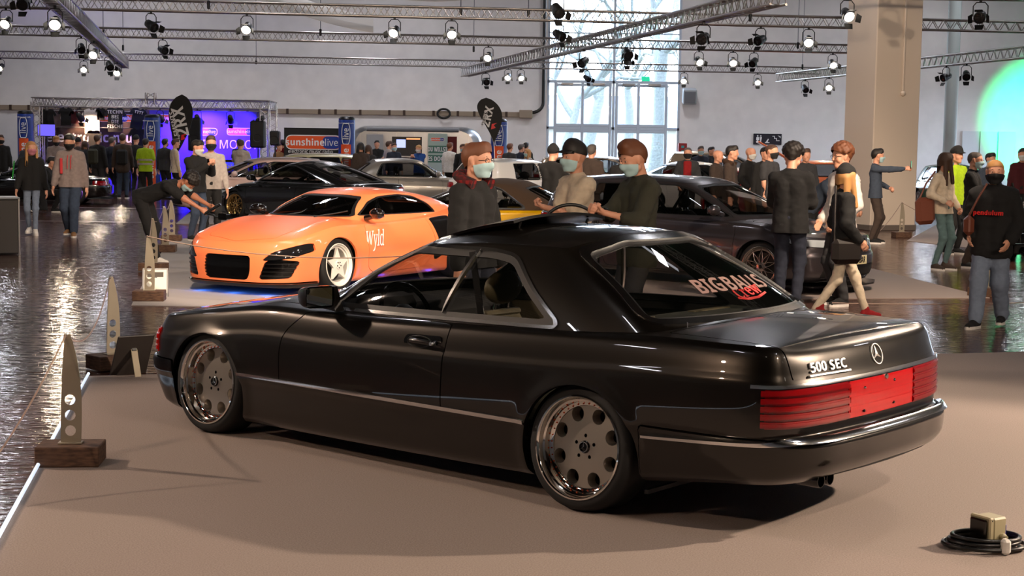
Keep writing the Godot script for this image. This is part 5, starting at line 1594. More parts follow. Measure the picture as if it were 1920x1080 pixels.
	s["panels"] = [
		{"called": "door", "view": "side", "pair": true, "poly": rounded([[x0 - 0.02, bl + 0.1], [x0 + 0.06, bl - 0.2], [x0 + 0.02, 0.24], [x0 - 0.1, 0.19], [d0 + 0.02, 0.19], [d0, 0.4], [d0 - 0.02, bl + 0.1]], 0.05)},
		{"called": "bonnet", "view": "top", "above": 0.45, "poly": rounded([[f - 0.16, -hw * 0.66], [f - 0.05, 0], [f - 0.16, hw * 0.66], [x0 + 0.16, hw * 0.76], [x0 + 0.32, 0], [x0 + 0.16, -hw * 0.76]], 0.04)},
		{"called": "headlamp", "view": "front", "beyond": f - 0.7, "pair": true, "mat": mt("lamp_clear", Color(0.75, 0.78, 0.8), 0.05, 0.3, {"coat": 1.0}), "poly": rounded([[hw * 0.48, bl - 0.36], [hw * 0.92, bl - 0.33], [hw * 0.94, bl - 0.24], [hw * 0.52, bl - 0.26]], 0.02)},
		{"called": "grille", "view": "front", "beyond": f - 0.4, "mat": mt("black_gloss"), "off": -0.01, "poly": rounded([[-hw * 0.42, bl - 0.36], [hw * 0.42, bl - 0.36], [hw * 0.42, bl - 0.26], [-hw * 0.42, bl - 0.26]], 0.03)},
		{"called": "lower_intake", "view": "front", "beyond": f - 0.5, "mat": mt("black_rubber"), "off": -0.01, "poly": rounded([[-hw * 0.7, 0.2], [hw * 0.7, 0.2], [hw * 0.66, 0.34], [-hw * 0.66, 0.34]], 0.03)},
		{"called": "tail_lamp", "view": "rear", "beyond": b + 0.5, "pair": true, "mat": mt("tail_red", Color(0.62, 0.01, 0.03), 0.12, 0.0, {"coat": 1.0}), "off": 0.006, "poly": rounded([[hw * 0.5, bl - 0.21], [hw * 1.0, bl - 0.21], [hw * 1.0, bl - 0.08], [hw * 0.52, bl - 0.09]], 0.03)},
		{"called": "rear_bumper", "view": "func", "f": func(p): return minf(0.5 - p.y, -0.36 - p.x), "off": 0.004}]
	if kind in ["wagon", "hatch"]: s.panels.append({"called": "rear_door", "view": "side", "pair": true, "poly": rounded([[0.97, bl + 0.1], [0.97, 0.19], [0.42, 0.19], [0.36, 0.4], [0.1, 0.62], [0.0, bl + 0.1]], 0.05)})
	return s

func road_car(called: String, kind: String, dims: Array, pos: Vector3, dir: Array, paint: Material, wheel: Dictionary, label: String, res := 0.07, roof: Material = null, pitch := 0.0) -> Node3D:
	var car := thing(called, label, "car", pos, heading(dir[0], dir[1]))
	if _on_carpet(pos): car.position.y = 0.009
	var s := road_spec(kind, dims[0], dims[1], dims[2], dims[3], res)
	s["paint"] = paint
	s["lining"] = res < 0.05
	if roof: s["roof_paint"] = roof
	s["glass_mat"] = mt("tinted_glass2", Color(0.01, 0.013, 0.012), 0.02, 0.0, {"alpha": 0.55})
	s["trim_mat"] = mt("chrome")
	var r := make_car(s, car)
	var hw: float = dims[2] * 0.5
	for sg in [-1.0, 1.0]:
		make_wheel(car, wheel, Vector3(dims[1], wheel.tyre - 0.005, (hw - 0.03) * sg), sg, 0.06)
		make_wheel(car, wheel, Vector3(0, wheel.tyre - 0.005, (hw - 0.03) * sg), sg, 0.07)
		seat(car, Vector3(1.1, 0.28, 0.36 * sg), mt("seat_black", Color(0.03, 0.03, 0.03), 0.6))
		var q := near_on(r.tub, 1.12 if kind in ["wagon", "hatch"] else 1.0, dims[3] * 0.55)
		obj("door_handle", acc().tube([Vector3(1.02, q[0].y, (q[0].z - 0.01) * sg), Vector3(1.06, q[0].y, (q[0].z + 0.03) * sg), Vector3(1.2, q[0].y, (q[0].z + 0.03) * sg), Vector3(1.24, q[0].y, (q[0].z - 0.01) * sg)], 0.013, 6), paint, car)
	mirror_pods(car, Vector3(dims[1] - 0.62, dims[3] * 0.67 + 0.05, hw + 0.05), paint)
	steering_wheel(car, Vector3(1.58, dims[3] * 0.58, -0.36), 0.18)
	obj("dashboard", acc().box(Vector3(dims[1] - 0.62, dims[3] * 0.54, 0), Vector3(0.4, 0.22, dims[2] - 0.4), Basis.IDENTITY, 0.06), mt("car_interior"), car)
	return car

func other_cars() -> void:
	var gold := mt("wheel_gold", Color(0.72, 0.58, 0.36), 0.2, 0.9)
	var silver := mt("wheel_silver", Color(0.62, 0.58, 0.55), 0.18, 0.95)
	var mesh := {"style": "mesh", "rim": 0.25, "tyre": 0.315, "dish": 0.05, "lip": silver, "face": silver, "segs": 44}
	var gmesh := {"style": "mesh", "rim": 0.25, "tyre": 0.32, "dish": 0.05, "lip": gold, "face": gold, "segs": 32}
	var plain := {"style": "plain", "n": 8, "rim": 0.22, "tyre": 0.31, "dish": 0.04, "lip": mt("alu"), "face": mt("alu"), "segs": 24}
	var grey := mt("grey_paint", Color(0.27, 0.25, 0.26), 0.3, 0.7, {"coat": 1.0, "coat_rough": 0.03})
	var white := mt("white_paint", Color(0.85, 0.84, 0.82), 0.3, 0.0, {"coat": 1.0})
	# dark grey estate: front axle centre and heading
	var h := Vector2(cos(0.715), sin(0.715))
	var ax := Vector2(3.60, -19.25) - h * 2.81
	var est := road_car("estate_car", "wagon", [4.62, 2.81, 1.82, 1.39], Vector3(ax.x, 0.009, ax.y), [h.x, h.y], grey, mesh, "dark grey lowered estate car with silver lattice wheels and pale number plate", 0.036)
	var plate := node("number_plate", est, Transform3D(Basis(Vector3.UP, PI / 2), Vector3(3.655, 0.40, 0.0)))
	obj("plate", acc().box(Vector3.ZERO, Vector3(0.52, 0.11, 0.012), Basis.IDENTITY, 0.003), mt("plate_white", Color(0.82, 0.78, 0.62), 0.5), plate)
	obj("blue_band", acc().box(Vector3(-0.238, 0, 0.007), Vector3(0.042, 0.106, 0.003)), mt("plate_blue", Color(0.03, 0.12, 0.5), 0.5), plate)
	put_text("plate_letters", "NULL-BAR", 0.105, Transform3D(Basis.IDENTITY.scaled(Vector3(0.78, 1, 1)), Vector3(0.02, 0, 0.008)), mt("black_trim"), plate, 0.002, "Droid Sans", true)
	obj("front_splitter", acc().prism(rounded([[2.95, -0.88], [3.5, -0.80], [3.70, -0.4], [3.72, 0], [3.70, 0.4], [3.5, 0.80], [2.95, 0.88]], 0.06), 0.02, Transform3D(Basis(Vector3.RIGHT, PI / 2), Vector3(0, 0.10, 0))), mt("black_gloss"), est)
	for k in [[0.8, 1.25, 0.5, 0.9, 0.45, -0.5], [0.8, 1.25, -0.5, 0.9, 0.45, 0.5], [0.75, 1.25, -0.52, 0.75, 0.4, -0.58], [0.75, 1.25, 0.52, 0.75, 0.4, 0.58]]:
		obj("roll_cage_tube", acc().rod(Vector3(k[0], k[1], k[2]), Vector3(k[3], k[4], k[5]), 0.022, 8), mt("black_trim"), est)
	# glossy black coupe with gold wheels
	var hb := Vector2(-0.80, -0.60)
	var fp := at(440, 380, 34.0)
	var right := Vector2(-hb.y, hb.x)
	var o := Vector2(fp.x, fp.z) - hb * 2.75 + right * 0.88
	road_car("black_coupe", "fast", [4.6, 2.75, 1.84, 1.34], Vector3(o.x, 0.009, o.y), [hb.x, hb.y], mt("black_paint", Color(0.06, 0.06, 0.062), 0.2, 0.2, {"coat": 1.0, "coat_rough": 0.02}), gmesh, "glossy black coupe with gold lattice wheels", 0.06)
	var p := at(492, 350, 37.5)
	road_car("hatchback_car", "hatch", [4.0, 2.5, 1.7, 1.36], Vector3(p.x + 0.9, 0, p.z - 0.5), [-0.92, 0.38], mt("pinkwhite_paint", Color(0.82, 0.70, 0.66), 0.3, 0.0, {"coat": 1.0}), plain, "pale pinkish white hatchback with script on its windscreen", 0.08)
	p = at(560, 340, 44.5)
	road_car("cream_estate", "wagon", [4.7, 2.8, 1.8, 1.42], Vector3(p.x + 1.3, 0, p.z), [-1.0, 0.1], mt("cream_paint", Color(0.62, 0.58, 0.42), 0.3, 0.1, {"coat": 1.0}), plain, "cream gold estate car near the violet stage", 0.08)
	p = at(765, 350, 40.8)
	road_car("silver_coupe", "box", [4.3, 2.5, 1.68, 1.34], Vector3(p.x - 1.15, 0, p.z), [0.98, -0.15], mt("silver_paint", Color(0.58, 0.56, 0.53), 0.32, 0.5, {"coat": 0.8}), plain, "silver grey boxy vintage coupe", 0.07)
	p = at(915, 350, 29.5)
	road_car("white_hatchback", "hatch", [4.2, 2.58, 1.78, 1.42], Vector3(-0.55, 0, -36.1), [0.65, -0.76], white, plain, "white hatchback with dark rear window behind the yellow convertible", 0.06)
	p = at(930, 380, 23.6)
	road_car("yellow_convertible", "coupe", [4.1, 2.45, 1.72, 1.24], Vector3(p.x + 0.85, 0, p.z - 0.1), [-0.96, -0.28], mt("yellow_paint", Color(0.92, 0.70, 0.02), 0.3, 0.0, {"coat": 1.0}), plain, "yellow convertible with a brown fabric roof", 0.06, mt("roof_fabric", Color(0.27, 0.20, 0.14), 0.95))
	p = at(1130, 330, 46)
	road_car("beige_estate", "wagon", [4.6, 2.75, 1.75, 1.46], Vector3(p.x - 1.1, 0, p.z), [0.97, 0.2], mt("beige_paint", Color(0.55, 0.47, 0.37), 0.3, 0.4, {"coat": 1.0}), plain, "beige estate car by the glass doors", 0.09)
	p = at(1258, 330, 41)
	road_car("white_sedan", "coupe", [4.5, 2.65, 1.75, 1.38], Vector3(p.x + 1.3, 0, p.z - 0.6), [-0.85, 0.5], white, plain, "white car with sloping windscreen beside the window", 0.09)
	p = at(1340, 330, 51.5)
	road_car("cream_van", "hatch", [4.4, 2.6, 1.78, 1.62], Vector3(p.x - 0.8, 0, p.z), [0.96, 0.25], mt("beige_paint"), plain, "tall beige hatchback among the visitors", 0.09)
	p = at(1425, 350, 35.0)
	road_car("red_hatchback", "hatch", [3.9, 2.4, 1.66, 1.30], Vector3(p.x - 0.3, 0, p.z - 1.1), [0.35, 0.93], mt("red_paint", Color(0.55, 0.04, 0.05), 0.3, 0.0, {"coat": 1.0}), plain, "red hatchback behind the visitors under the washroom sign", 0.09)
	p = at(1575, 330, 47)
	var orange := road_car("orange_hatchback", "hatch", [3.9, 2.4, 1.66, 1.40], Vector3(p.x - 1.0, 0, p.z), [0.98, 0.1], mt("orange_paint"), plain, "orange hatchback with its tailgate raised near the pillar", 0.09)
	obj("raised_tailgate", acc().box(Vector3(-1.15, 1.72, 0), Vector3(0.95, 0.05, 1.2), Basis(Vector3.BACK, -0.5), 0.02).rod(Vector3(-0.7, 1.42, 0.5), Vector3(-1.1, 1.7, 0.5), 0.02), mt("orange_paint"), orange)
	p = at(2000, 380, 26.5)
	road_car("dark_sedan", "coupe", [4.6, 2.7, 1.8, 1.36], Vector3(p.x + 0.6, 0.009, p.z - 0.6), [-0.5, 0.86], mt("green_black_paint", Color(0.03, 0.045, 0.04), 0.25, 0.5, {"coat": 1.0}), plain, "dark green car at the edge of the beige carpet", 0.08)
	p = at(1792, 350, 44)
	road_car("green_hatchback", "hatch", [3.8, 2.4, 1.64, 1.38], Vector3(p.x, 0, p.z - 1.2), [0.1, 1.0], mt("green_paint", Color(0.02, 0.30, 0.20), 0.3, 0.2, {"coat": 1.0}), plain, "green hatchback beyond the round column", 0.09)
	p = at(62, 330, 41)
	road_car("dark_roadster", "fast", [4.2, 2.5, 1.8, 1.10], Vector3(p.x + 1.2, 0, p.z), [-0.98, 0.15], mt("black_paint"), {"style": "mesh", "rim": 0.23, "tyre": 0.31, "dish": 0.05, "lip": mt("wheel_violet", Color(0.35, 0.25, 0.6), 0.2, 0.8), "face": gold, "segs": 24}, "low dark roadster behind the white barrier at the merchandise stand", 0.08)

# ---------------------------------------------------------------- people
# bones: [a, b, ra, rb]; one smooth skin round them all, meshed as surface nets
func flesh(bones: Array, cell: float, soft: float, inflate := 0.0, keep = null, crease := 0.0) -> Acc:
	var lo := Vector3.INF
	var hi := -Vector3.INF
	for b in bones:
		var m: float = maxf(b[2], b[3]) + inflate + cell * 2.5
		for e in 2:
			lo = lo.min(b[e] - Vector3.ONE * m); hi = hi.max(b[e] + Vector3.ONE * m)
	var nx := int((hi.x - lo.x) / cell) + 2
	var ny := int((hi.y - lo.y) / cell) + 2
	var nz := int((hi.z - lo.z) / cell) + 2
	var G := PackedFloat32Array()
	G.resize(nx * ny * nz)
	var K := 1.0 / soft
	var reach := soft * 4.0 + cell * 1.5
	for b in bones:
		var a: Vector3 = b[0]
		var ab: Vector3 = b[1] - a
		var l2 := maxf(ab.length_squared(), 1e-9)
		var ra: float = b[2] + inflate
		var dr: float = b[3] - b[2]
		var m: float = maxf(b[2], b[3]) + inflate + reach
		var p0 := (a.min(b[1]) - Vector3.ONE * m - lo) / cell
		var p1 := (a.max(b[1]) + Vector3.ONE * m - lo) / cell
		for iy in range(maxi(0, int(p0.y)), mini(ny - 1, int(p1.y) + 1) + 1):
			for iz in range(maxi(0, int(p0.z)), mini(nz - 1, int(p1.z) + 1) + 1):
				var row := (iy * nz + iz) * nx
				for ix in range(maxi(0, int(p0.x)), mini(nx - 1, int(p1.x) + 1) + 1):
					var p := lo + Vector3(ix, iy, iz) * cell - a
					var t := clampf(p.dot(ab) / l2, 0.0, 1.0)
					var d := (p - ab * t).length() - ra - dr * t
					if d < reach: G[row + ix] += exp(-K * maxf(d, -0.12))
	# vertices
	var id := {}
	var V := PackedVector3Array()
	var sx := 1
	var sz := nx
	var sy := nx * nz
	var off := [0, sx, sz, sx + sz, sy, sy + sx, sy + sz, sy + sx + sz]
	var edges := [[0, 1], [2, 3], [4, 5], [6, 7], [0, 2], [1, 3], [4, 6], [5, 7], [0, 4], [1, 5], [2, 6], [3, 7]]
	var cp := [Vector3(0, 0, 0), Vector3(1, 0, 0), Vector3(0, 0, 1), Vector3(1, 0, 1), Vector3(0, 1, 0), Vector3(1, 1, 0), Vector3(0, 1, 1), Vector3(1, 1, 1)]
	for iy in ny - 1:
		for iz in nz - 1:
			var row := (iy * nz + iz) * nx
			for ix in nx - 1:
				var q := row + ix
				var c := int(G[q] > 1.0) + int(G[q + 1] > 1.0) + int(G[q + sz] > 1.0) + int(G[q + sz + 1] > 1.0) + int(G[q + sy] > 1.0) + int(G[q + sy + 1] > 1.0) + int(G[q + sy + sz] > 1.0) + int(G[q + sy + sz + 1] > 1.0)
				if c == 0 or c == 8: continue
				var s := Vector3.ZERO
				var m := 0
				for e in edges:
					var g0 := G[q + off[e[0]]]
					var g1 := G[q + off[e[1]]]
					if (g0 > 1.0) == (g1 > 1.0): continue
					var f0 := -log(maxf(g0, 1e-4)) * soft
					var f1 := -log(maxf(g1, 1e-4)) * soft
					s += cp[e[0]].lerp(cp[e[1]], f0 / (f0 - f1))
					m += 1
				id[q] = V.size()
				V.append(lo + (Vector3(ix, iy, iz) + s / m) * cell)
	var quads := PackedInt32Array()
	for q in id:
		for ax in 3:
			var st: int = [sx, sy, sz][ax]
			var u: int = [sy, sz, sx][ax]
			var w: int = [sz, sx, sy][ax]
			var g0 := G[q] > 1.0
			var g1 := G[q + st] > 1.0
			if g0 == g1: continue
			if not (id.has(q - u) and id.has(q - w) and id.has(q - u - w)): continue
			var a: int = id[q]; var b: int = id[q - u]; var c: int = id[q - u - w]; var d: int = id[q - w]
			if g0: quads.append_array([a, b, c, d])
			else: quads.append_array([a, d, c, b])
	var N := PackedVector3Array()
	N.resize(V.size())
	for k in range(0, quads.size(), 4):
		var m := (V[quads[k + 2]] - V[quads[k]]).cross(V[quads[k + 3]] - V[quads[k + 1]])
		for e in 4: N[quads[k + e]] += m
	var flip := 1.0
	# the outside is where the field falls
	if V.size() > 0:
		var best := 0
		for k in V.size():
			if V[k].y > V[best].y: best = k
		if N[best].y < 0.0: flip = -1.0
	for k in N.size(): N[k] = (N[k] * flip).normalized()
	if crease > 0.0:
		if not tmpl.has("folds"):
			var fz := FastNoiseLite.new()
			fz.seed = 5; fz.frequency = 5.0; fz.fractal_octaves = 3; fz.noise_type = FastNoiseLite.TYPE_SIMPLEX_SMOOTH; fz.fractal_type = FastNoiseLite.FRACTAL_RIDGED
			tmpl["folds"] = fz
		var fold: FastNoiseLite = tmpl["folds"]
		for k in V.size():
			V[k] += N[k] * crease * fold.get_noise_3d(V[k].x + bones.size() * 3.7, V[k].y * 1.6, V[k].z)
		for k in N.size(): N[k] = Vector3.ZERO
		for k in range(0, quads.size(), 4):
			var m := (V[quads[k + 2]] - V[quads[k]]).cross(V[quads[k + 3]] - V[quads[k + 1]]) * flip
			for e in 4: N[quads[k + e]] += m
		for k in N.size(): N[k] = N[k].normalized()
	var out := acc()
	for k in range(0, quads.size(), 4):
		for tr in [[0, 1, 2], [0, 2, 3]]:
			var I := [quads[k + tr[0]], quads[k + tr[1]], quads[k + tr[2]]]
			if keep != null:
				var f := [keep.call(V[I[0]]), keep.call(V[I[1]]), keep.call(V[I[2]])]
				if f[0] <= 0.0 and f[1] <= 0.0 and f[2] <= 0.0: continue
				if f[0] <= 0.0 or f[1] <= 0.0 or f[2] <= 0.0:
					var P := []
					for s in 3:
						var e := (s + 1) % 3
						if f[s] > 0.0: P.append([V[I[s]], N[I[s]]])
						if (f[s] > 0.0) != (f[e] > 0.0):
							var t: float = f[s] / (f[s] - f[e])
							P.append([V[I[s]].lerp(V[I[e]], t), N[I[s]].lerp(N[I[e]], t).normalized()])
					for s in range(1, P.size() - 1): out.tri(P[0][0], P[s][0], P[s + 1][0], P[0][1], P[s][1], P[s + 1][1])
					continue
			out.tri(V[I[0]], V[I[1]], V[I[2]], N[I[0]], N[I[1]], N[I[2]])
	return out

func v3(x: float, y: float, z: float) -> Vector3: return Vector3(x, y, z)

const HEAD_R := 0.0
var tmpl := {}
func head_bones() -> Array:
	var b := [[v3(0, 0.03, -0.03), v3(0, 0.032, 0.012), 0.083, 0.079], [v3(0, -0.01, 0.028), v3(0, -0.072, 0.036), 0.06, 0.04],
		[v3(0, 0.008, 0.088), v3(0, -0.028, 0.103), 0.008, 0.012], [v3(-0.034, 0.022, 0.076), v3(0.034, 0.022, 0.076), 0.011, 0.011],
		[v3(-0.017, -0.060, 0.079), v3(0.017, -0.060, 0.079), 0.007, 0.007], [v3(0, -0.05, -0.028), v3(0, -0.17, -0.035), 0.05, 0.055], [v3(0, -0.095, 0.062), v3(0, -0.1, 0.058), 0.017, 0.017]]
	for s in [-1.0, 1.0]:
		b.append([v3(0.05 * s, -0.06, 0.0), v3(0.012 * s, -0.094, 0.052), 0.026, 0.019])
		b.append([v3(0.036 * s, -0.028, 0.058), v3(0.04 * s, -0.035, 0.05), 0.026, 0.026])
		b.append([v3(0.079 * s, 0.014, -0.006), v3(0.078 * s, -0.026, 0.002), 0.013, 0.009])
	return b

func head_piece(what: String, fine: bool) -> Acc:
	var id := what + str(fine)
	if tmpl.has(id): return tmpl[id]
	var cl := 0.0075 if fine else 0.014
	var a: Acc
	match what:
		"skin": a = flesh(head_bones(), cl, 0.007)
		"mask": a = flesh(head_bones().slice(0, 2) + head_bones().slice(7) + [[v3(0, -0.01, 0.088), v3(0, -0.032, 0.098), 0.012, 0.02]], cl, 0.012, 0.009, func(p): return minf(minf(-0.026 - p.y + maxf(p.z - 0.03, 0.0) * 0.22, p.y + 0.114), p.z - 0.018))
		"short": a = flesh([[v3(0, 0.045, -0.035), v3(0, 0.055, 0.02), 0.088, 0.079], [v3(-0.03, 0.10, 0.055), v3(0.03, 0.105, 0.05), 0.028, 0.028], [v3(0, 0.0, -0.06), v3(0, -0.04, -0.06), 0.06, 0.045]], cl, 0.012, 0.0, func(p): return p.y - 0.62 * p.z - 0.006)
		"buzz": a = flesh([[v3(0, 0.035, -0.032), v3(0, 0.037, 0.012), 0.085, 0.081], [v3(0, 0.0, -0.06), v3(0, -0.03, -0.06), 0.05, 0.04]], cl, 0.008, 0.0, func(p): return p.y - 0.68 * p.z - 0.014)
		"quiff": a = flesh([[v3(0, 0.045, -0.035), v3(0, 0.055, 0.02), 0.087, 0.079], [v3(-0.03, 0.115, 0.06), v3(0.03, 0.118, 0.06), 0.035, 0.035], [v3(0, 0.11, -0.02), v3(0, 0.125, 0.03), 0.05, 0.045], [v3(0, 0.0, -0.06), v3(0, -0.03, -0.06), 0.055, 0.04]], cl, 0.012, 0.0, func(p): return p.y - 0.62 * p.z - 0.006)
		"curly":
			var b := [[v3(0, 0.045, -0.035), v3(0, 0.055, 0.02), 0.09, 0.082], [v3(0, 0.0, -0.06), v3(0, -0.03, -0.06), 0.055, 0.04]]
			for k in 46:
				var t := k * 2.4
				var y := 1.0 - k / 46.0 * 1.15
				var r := sqrt(maxf(0.0, 1.0 - y * y))
				b.append([v3(cos(t) * r * 0.10, 0.055 + y * 0.095, -0.012 + sin(t) * r * 0.105), v3(cos(t) * r * 0.102, 0.06 + y * 0.095, -0.012 + sin(t) * r * 0.105), 0.022, 0.02])
			a = flesh(b, cl, 0.007, 0.0, func(p): return p.y - 0.62 * p.z - 0.002)
		"long":
			var b := [[v3(0, 0.045, -0.035), v3(0, 0.052, 0.02), 0.089, 0.08]]
			for s in [-1.0, 1.0]:
				b.append([v3(0.075 * s, 0.03, 0.0), v3(0.10 * s, -0.30, 0.045), 0.032, 0.026])
				b.append([v3(0.055 * s, 0.0, -0.065), v3(0.07 * s, -0.33, -0.06), 0.042, 0.034])
			b.append([v3(0, 0.0, -0.08), v3(0, -0.34, -0.08), 0.05, 0.04])
			a = flesh(b, cl, 0.014, 0.0, func(p): return maxf(p.y - 0.62 * p.z - 0.01, minf(absf(p.x) - 0.066, 0.06 - p.z)))
		"bun": a = flesh([[v3(0, 0.04, -0.033), v3(0, 0.046, 0.016), 0.087, 0.08], [v3(0, -0.02, -0.07), v3(0, -0.04, -0.07), 0.05, 0.045], [v3(0, 0.0, -0.13), v3(0, 0.0, -0.14), 0.04, 0.04]], cl, 0.01, 0.0, func(p): return p.y - 0.62 * p.z - 0.008)
		"beanie": a = flesh([[v3(0, 0.05, -0.035), v3(0, 0.055, 0.01), 0.094, 0.088], [v3(0, 0.10, -0.03), v3(0, 0.11, -0.03), 0.07, 0.06]], cl, 0.012, 0.0, func(p): return p.y - 0.30 * p.z - 0.012)
		"cap":
			a = flesh([[v3(0, 0.05, -0.033), v3(0, 0.058, 0.012), 0.091, 0.086], [v3(0, 0.10, 0.0), v3(0, 0.105, 0.02), 0.062, 0.058]], cl, 0.012, 0.0, func(p): return p.y - 0.22 * p.z - 0.034)
			var rows := []
			for i in 5:
				var u := i / 4.0
				var row := []
				for j in 11:
					var t := PI * j / 10.0
					row.append(v3(cos(t) * (0.082 - 0.004 * u), 0.055 - 0.022 * u + 0.014 * sin(t), 0.045 + sin(t) * (0.035 + 0.085 * u)))
				rows.append(row)
			a.sheet(rows, Vector3.UP, 0.004)
	tmpl[id] = a
	return a

# right hand: wrist at the origin, fingers along -Y, thumb towards +Z, palm towards +X
func hand_piece(grip: bool, fine: bool) -> Acc:
	var id := "hand" + str(grip) + str(fine)
	if tmpl.has(id): return tmpl[id]
	var b := [[v3(0, 0.02, 0), v3(0, -0.03, 0), 0.026, 0.024]]
	for k in 4:
		var z := 0.030 - k * 0.020
		var base := v3(0.0, -0.085 - (0.006 if k in [1, 2] else 0.0), z)
		b.append([v3(0, -0.02, z * 0.5), base, 0.017, 0.012])
		var l: float = [0.036, 0.042, 0.039, 0.029][k]
		var bend := 1.2 if grip else 0.30
		var p1 := base + v3(sin(bend * 0.8), -cos(bend * 0.8), 0.0) * l
		var p2 := p1 + v3(sin(bend * 1.9), -cos(bend * 1.9), 0.0) * l * 0.75
		var p3 := p2 + v3(sin(bend * 2.6), -cos(bend * 2.6), 0.0) * l * 0.5
		b.append([base, p1, 0.0092, 0.0086]); b.append([p1, p2, 0.0086, 0.008]); b.append([p2, p3, 0.008, 0.0068])
	b.append([v3(0.004, -0.02, 0.018), v3(0.016, -0.055, 0.045), 0.016, 0.011])
	b.append([v3(0.016, -0.055, 0.045), v3(0.026 if not grip else 0.042, -0.088, 0.05 if not grip else 0.03), 0.0105, 0.008])
	tmpl[id] = flesh(b, 0.006 if fine else 0.011, 0.004 if fine else 0.006)
	return tmpl[id]

func shoe_piece(part: String) -> Acc:
	if tmpl.has("shoe" + part): return tmpl["shoe" + part]
	var o := rounded([[-0.042, -0.085], [0.042, -0.085], [0.05, 0.06], [0.042, 0.15], [0.0, 0.195], [-0.042, 0.15], [-0.05, 0.06]], 0.05, 3)
	var a := acc()
	if part == "sole": a.prism(o, 0.03, Transform3D(Basis(Vector3.RIGHT, PI / 2), v3(0, 0.015, 0)))
	else: a = flesh([[v3(0, 0.05, -0.045), v3(0, 0.05, 0.05), 0.042, 0.042], [v3(0, 0.045, 0.03), v3(0, 0.03, 0.145), 0.042, 0.036], [v3(0, 0.06, -0.03), v3(0, 0.11, -0.02), 0.042, 0.042]], 0.012, 0.01, 0.0, func(p): return p.y - 0.024)
	tmpl["shoe" + part] = a
	return a

func ik(a: Vector3, t: Vector3, l1: float, l2: float, hint: Vector3) -> Array:
	var d := t - a
	var l := clampf(d.length(), absf(l1 - l2) + 0.01, (l1 + l2) * 0.999)
	d = d.normalized()
	var x := (l1 * l1 - l2 * l2 + l * l) / (2.0 * l)
	var h := sqrt(maxf(0.0, l1 * l1 - x * x))
	var n := (hint - d * hint.dot(d)).normalized()
	return [a + d * x + n * h, a + d * l]

const POSES := {
	"stand": {"L": [0.27, 0.84, 0.05], "R": [-0.27, 0.84, 0.05]},
	"walk": {"L": [0.25, 0.88, 0.20], "R": [-0.25, 0.86, -0.16], "fL": [0.07, -0.24, 0.10], "fR": [-0.07, 0.26, 0.0]},
	"walk2": {"L": [0.26, 0.86, -0.05], "R": [-0.26, 0.86, 0.14], "fL": [0.07, 0.13, 0.0], "fR": [-0.07, -0.12, 0.03]},
	"stride": {"L": [0.20, 0.95, 0.12], "R": [-0.20, 0.95, 0.12], "fL": [0.06, 0.34, 0.0], "fR": [-0.06, -0.30, 0.05]},
	"pockets": {"L": [0.19, 0.95, 0.13], "R": [-0.19, 0.95, 0.13]},
	"phone": {"L": [0.06, 1.34, 0.34], "R": [-0.06, 1.34, 0.34], "grip": true, "nod": 0.15},
	"selfie": {"L": [0.20, 1.05, 0.22], "R": [-0.12, 1.50, 0.56], "grip": true},
	"low_hold": {"L": [0.07, 1.10, 0.30], "R": [-0.07, 1.10, 0.30], "grip": true, "nod": 0.25},
	"clasp": {"L": [-0.04, 1.12, 0.26], "R": [0.02, 1.17, 0.27], "grip": true},
	"fold": {"L": [-0.12, 1.20, 0.22], "R": [0.12, 1.16, 0.24], "grip": true},
	"one_up": {"L": [0.24, 0.86, 0.06], "R": [-0.10, 1.32, 0.30], "grip": true},
	"bag": {"L": [0.24, 0.95, 0.10], "R": [-0.22, 1.05, 0.18], "grip": true},
	"bend": {"lean": 1.25, "L": [0.13, 0.82, 0.80], "R": [-0.10, 0.74, 0.84], "grip": true, "nod": 0.35, "fL": [0.10, -0.06, 0.0], "fR": [-0.10, 0.12, 0.0]},
	"stoop": {"lean": 0.7, "L": [0.12, 0.95, 0.55], "R": [-0.12, 0.95, 0.55], "grip": true, "nod": 0.3},
	"kneel": {"L": [0.15, 0.85, 0.45], "R": [-0.15, 0.85, 0.45], "lean": 0.35, "drop": 0.42, "fL": [0.12, 0.20, 0.0], "fR": [-0.12, -0.35, 0.05]},
}

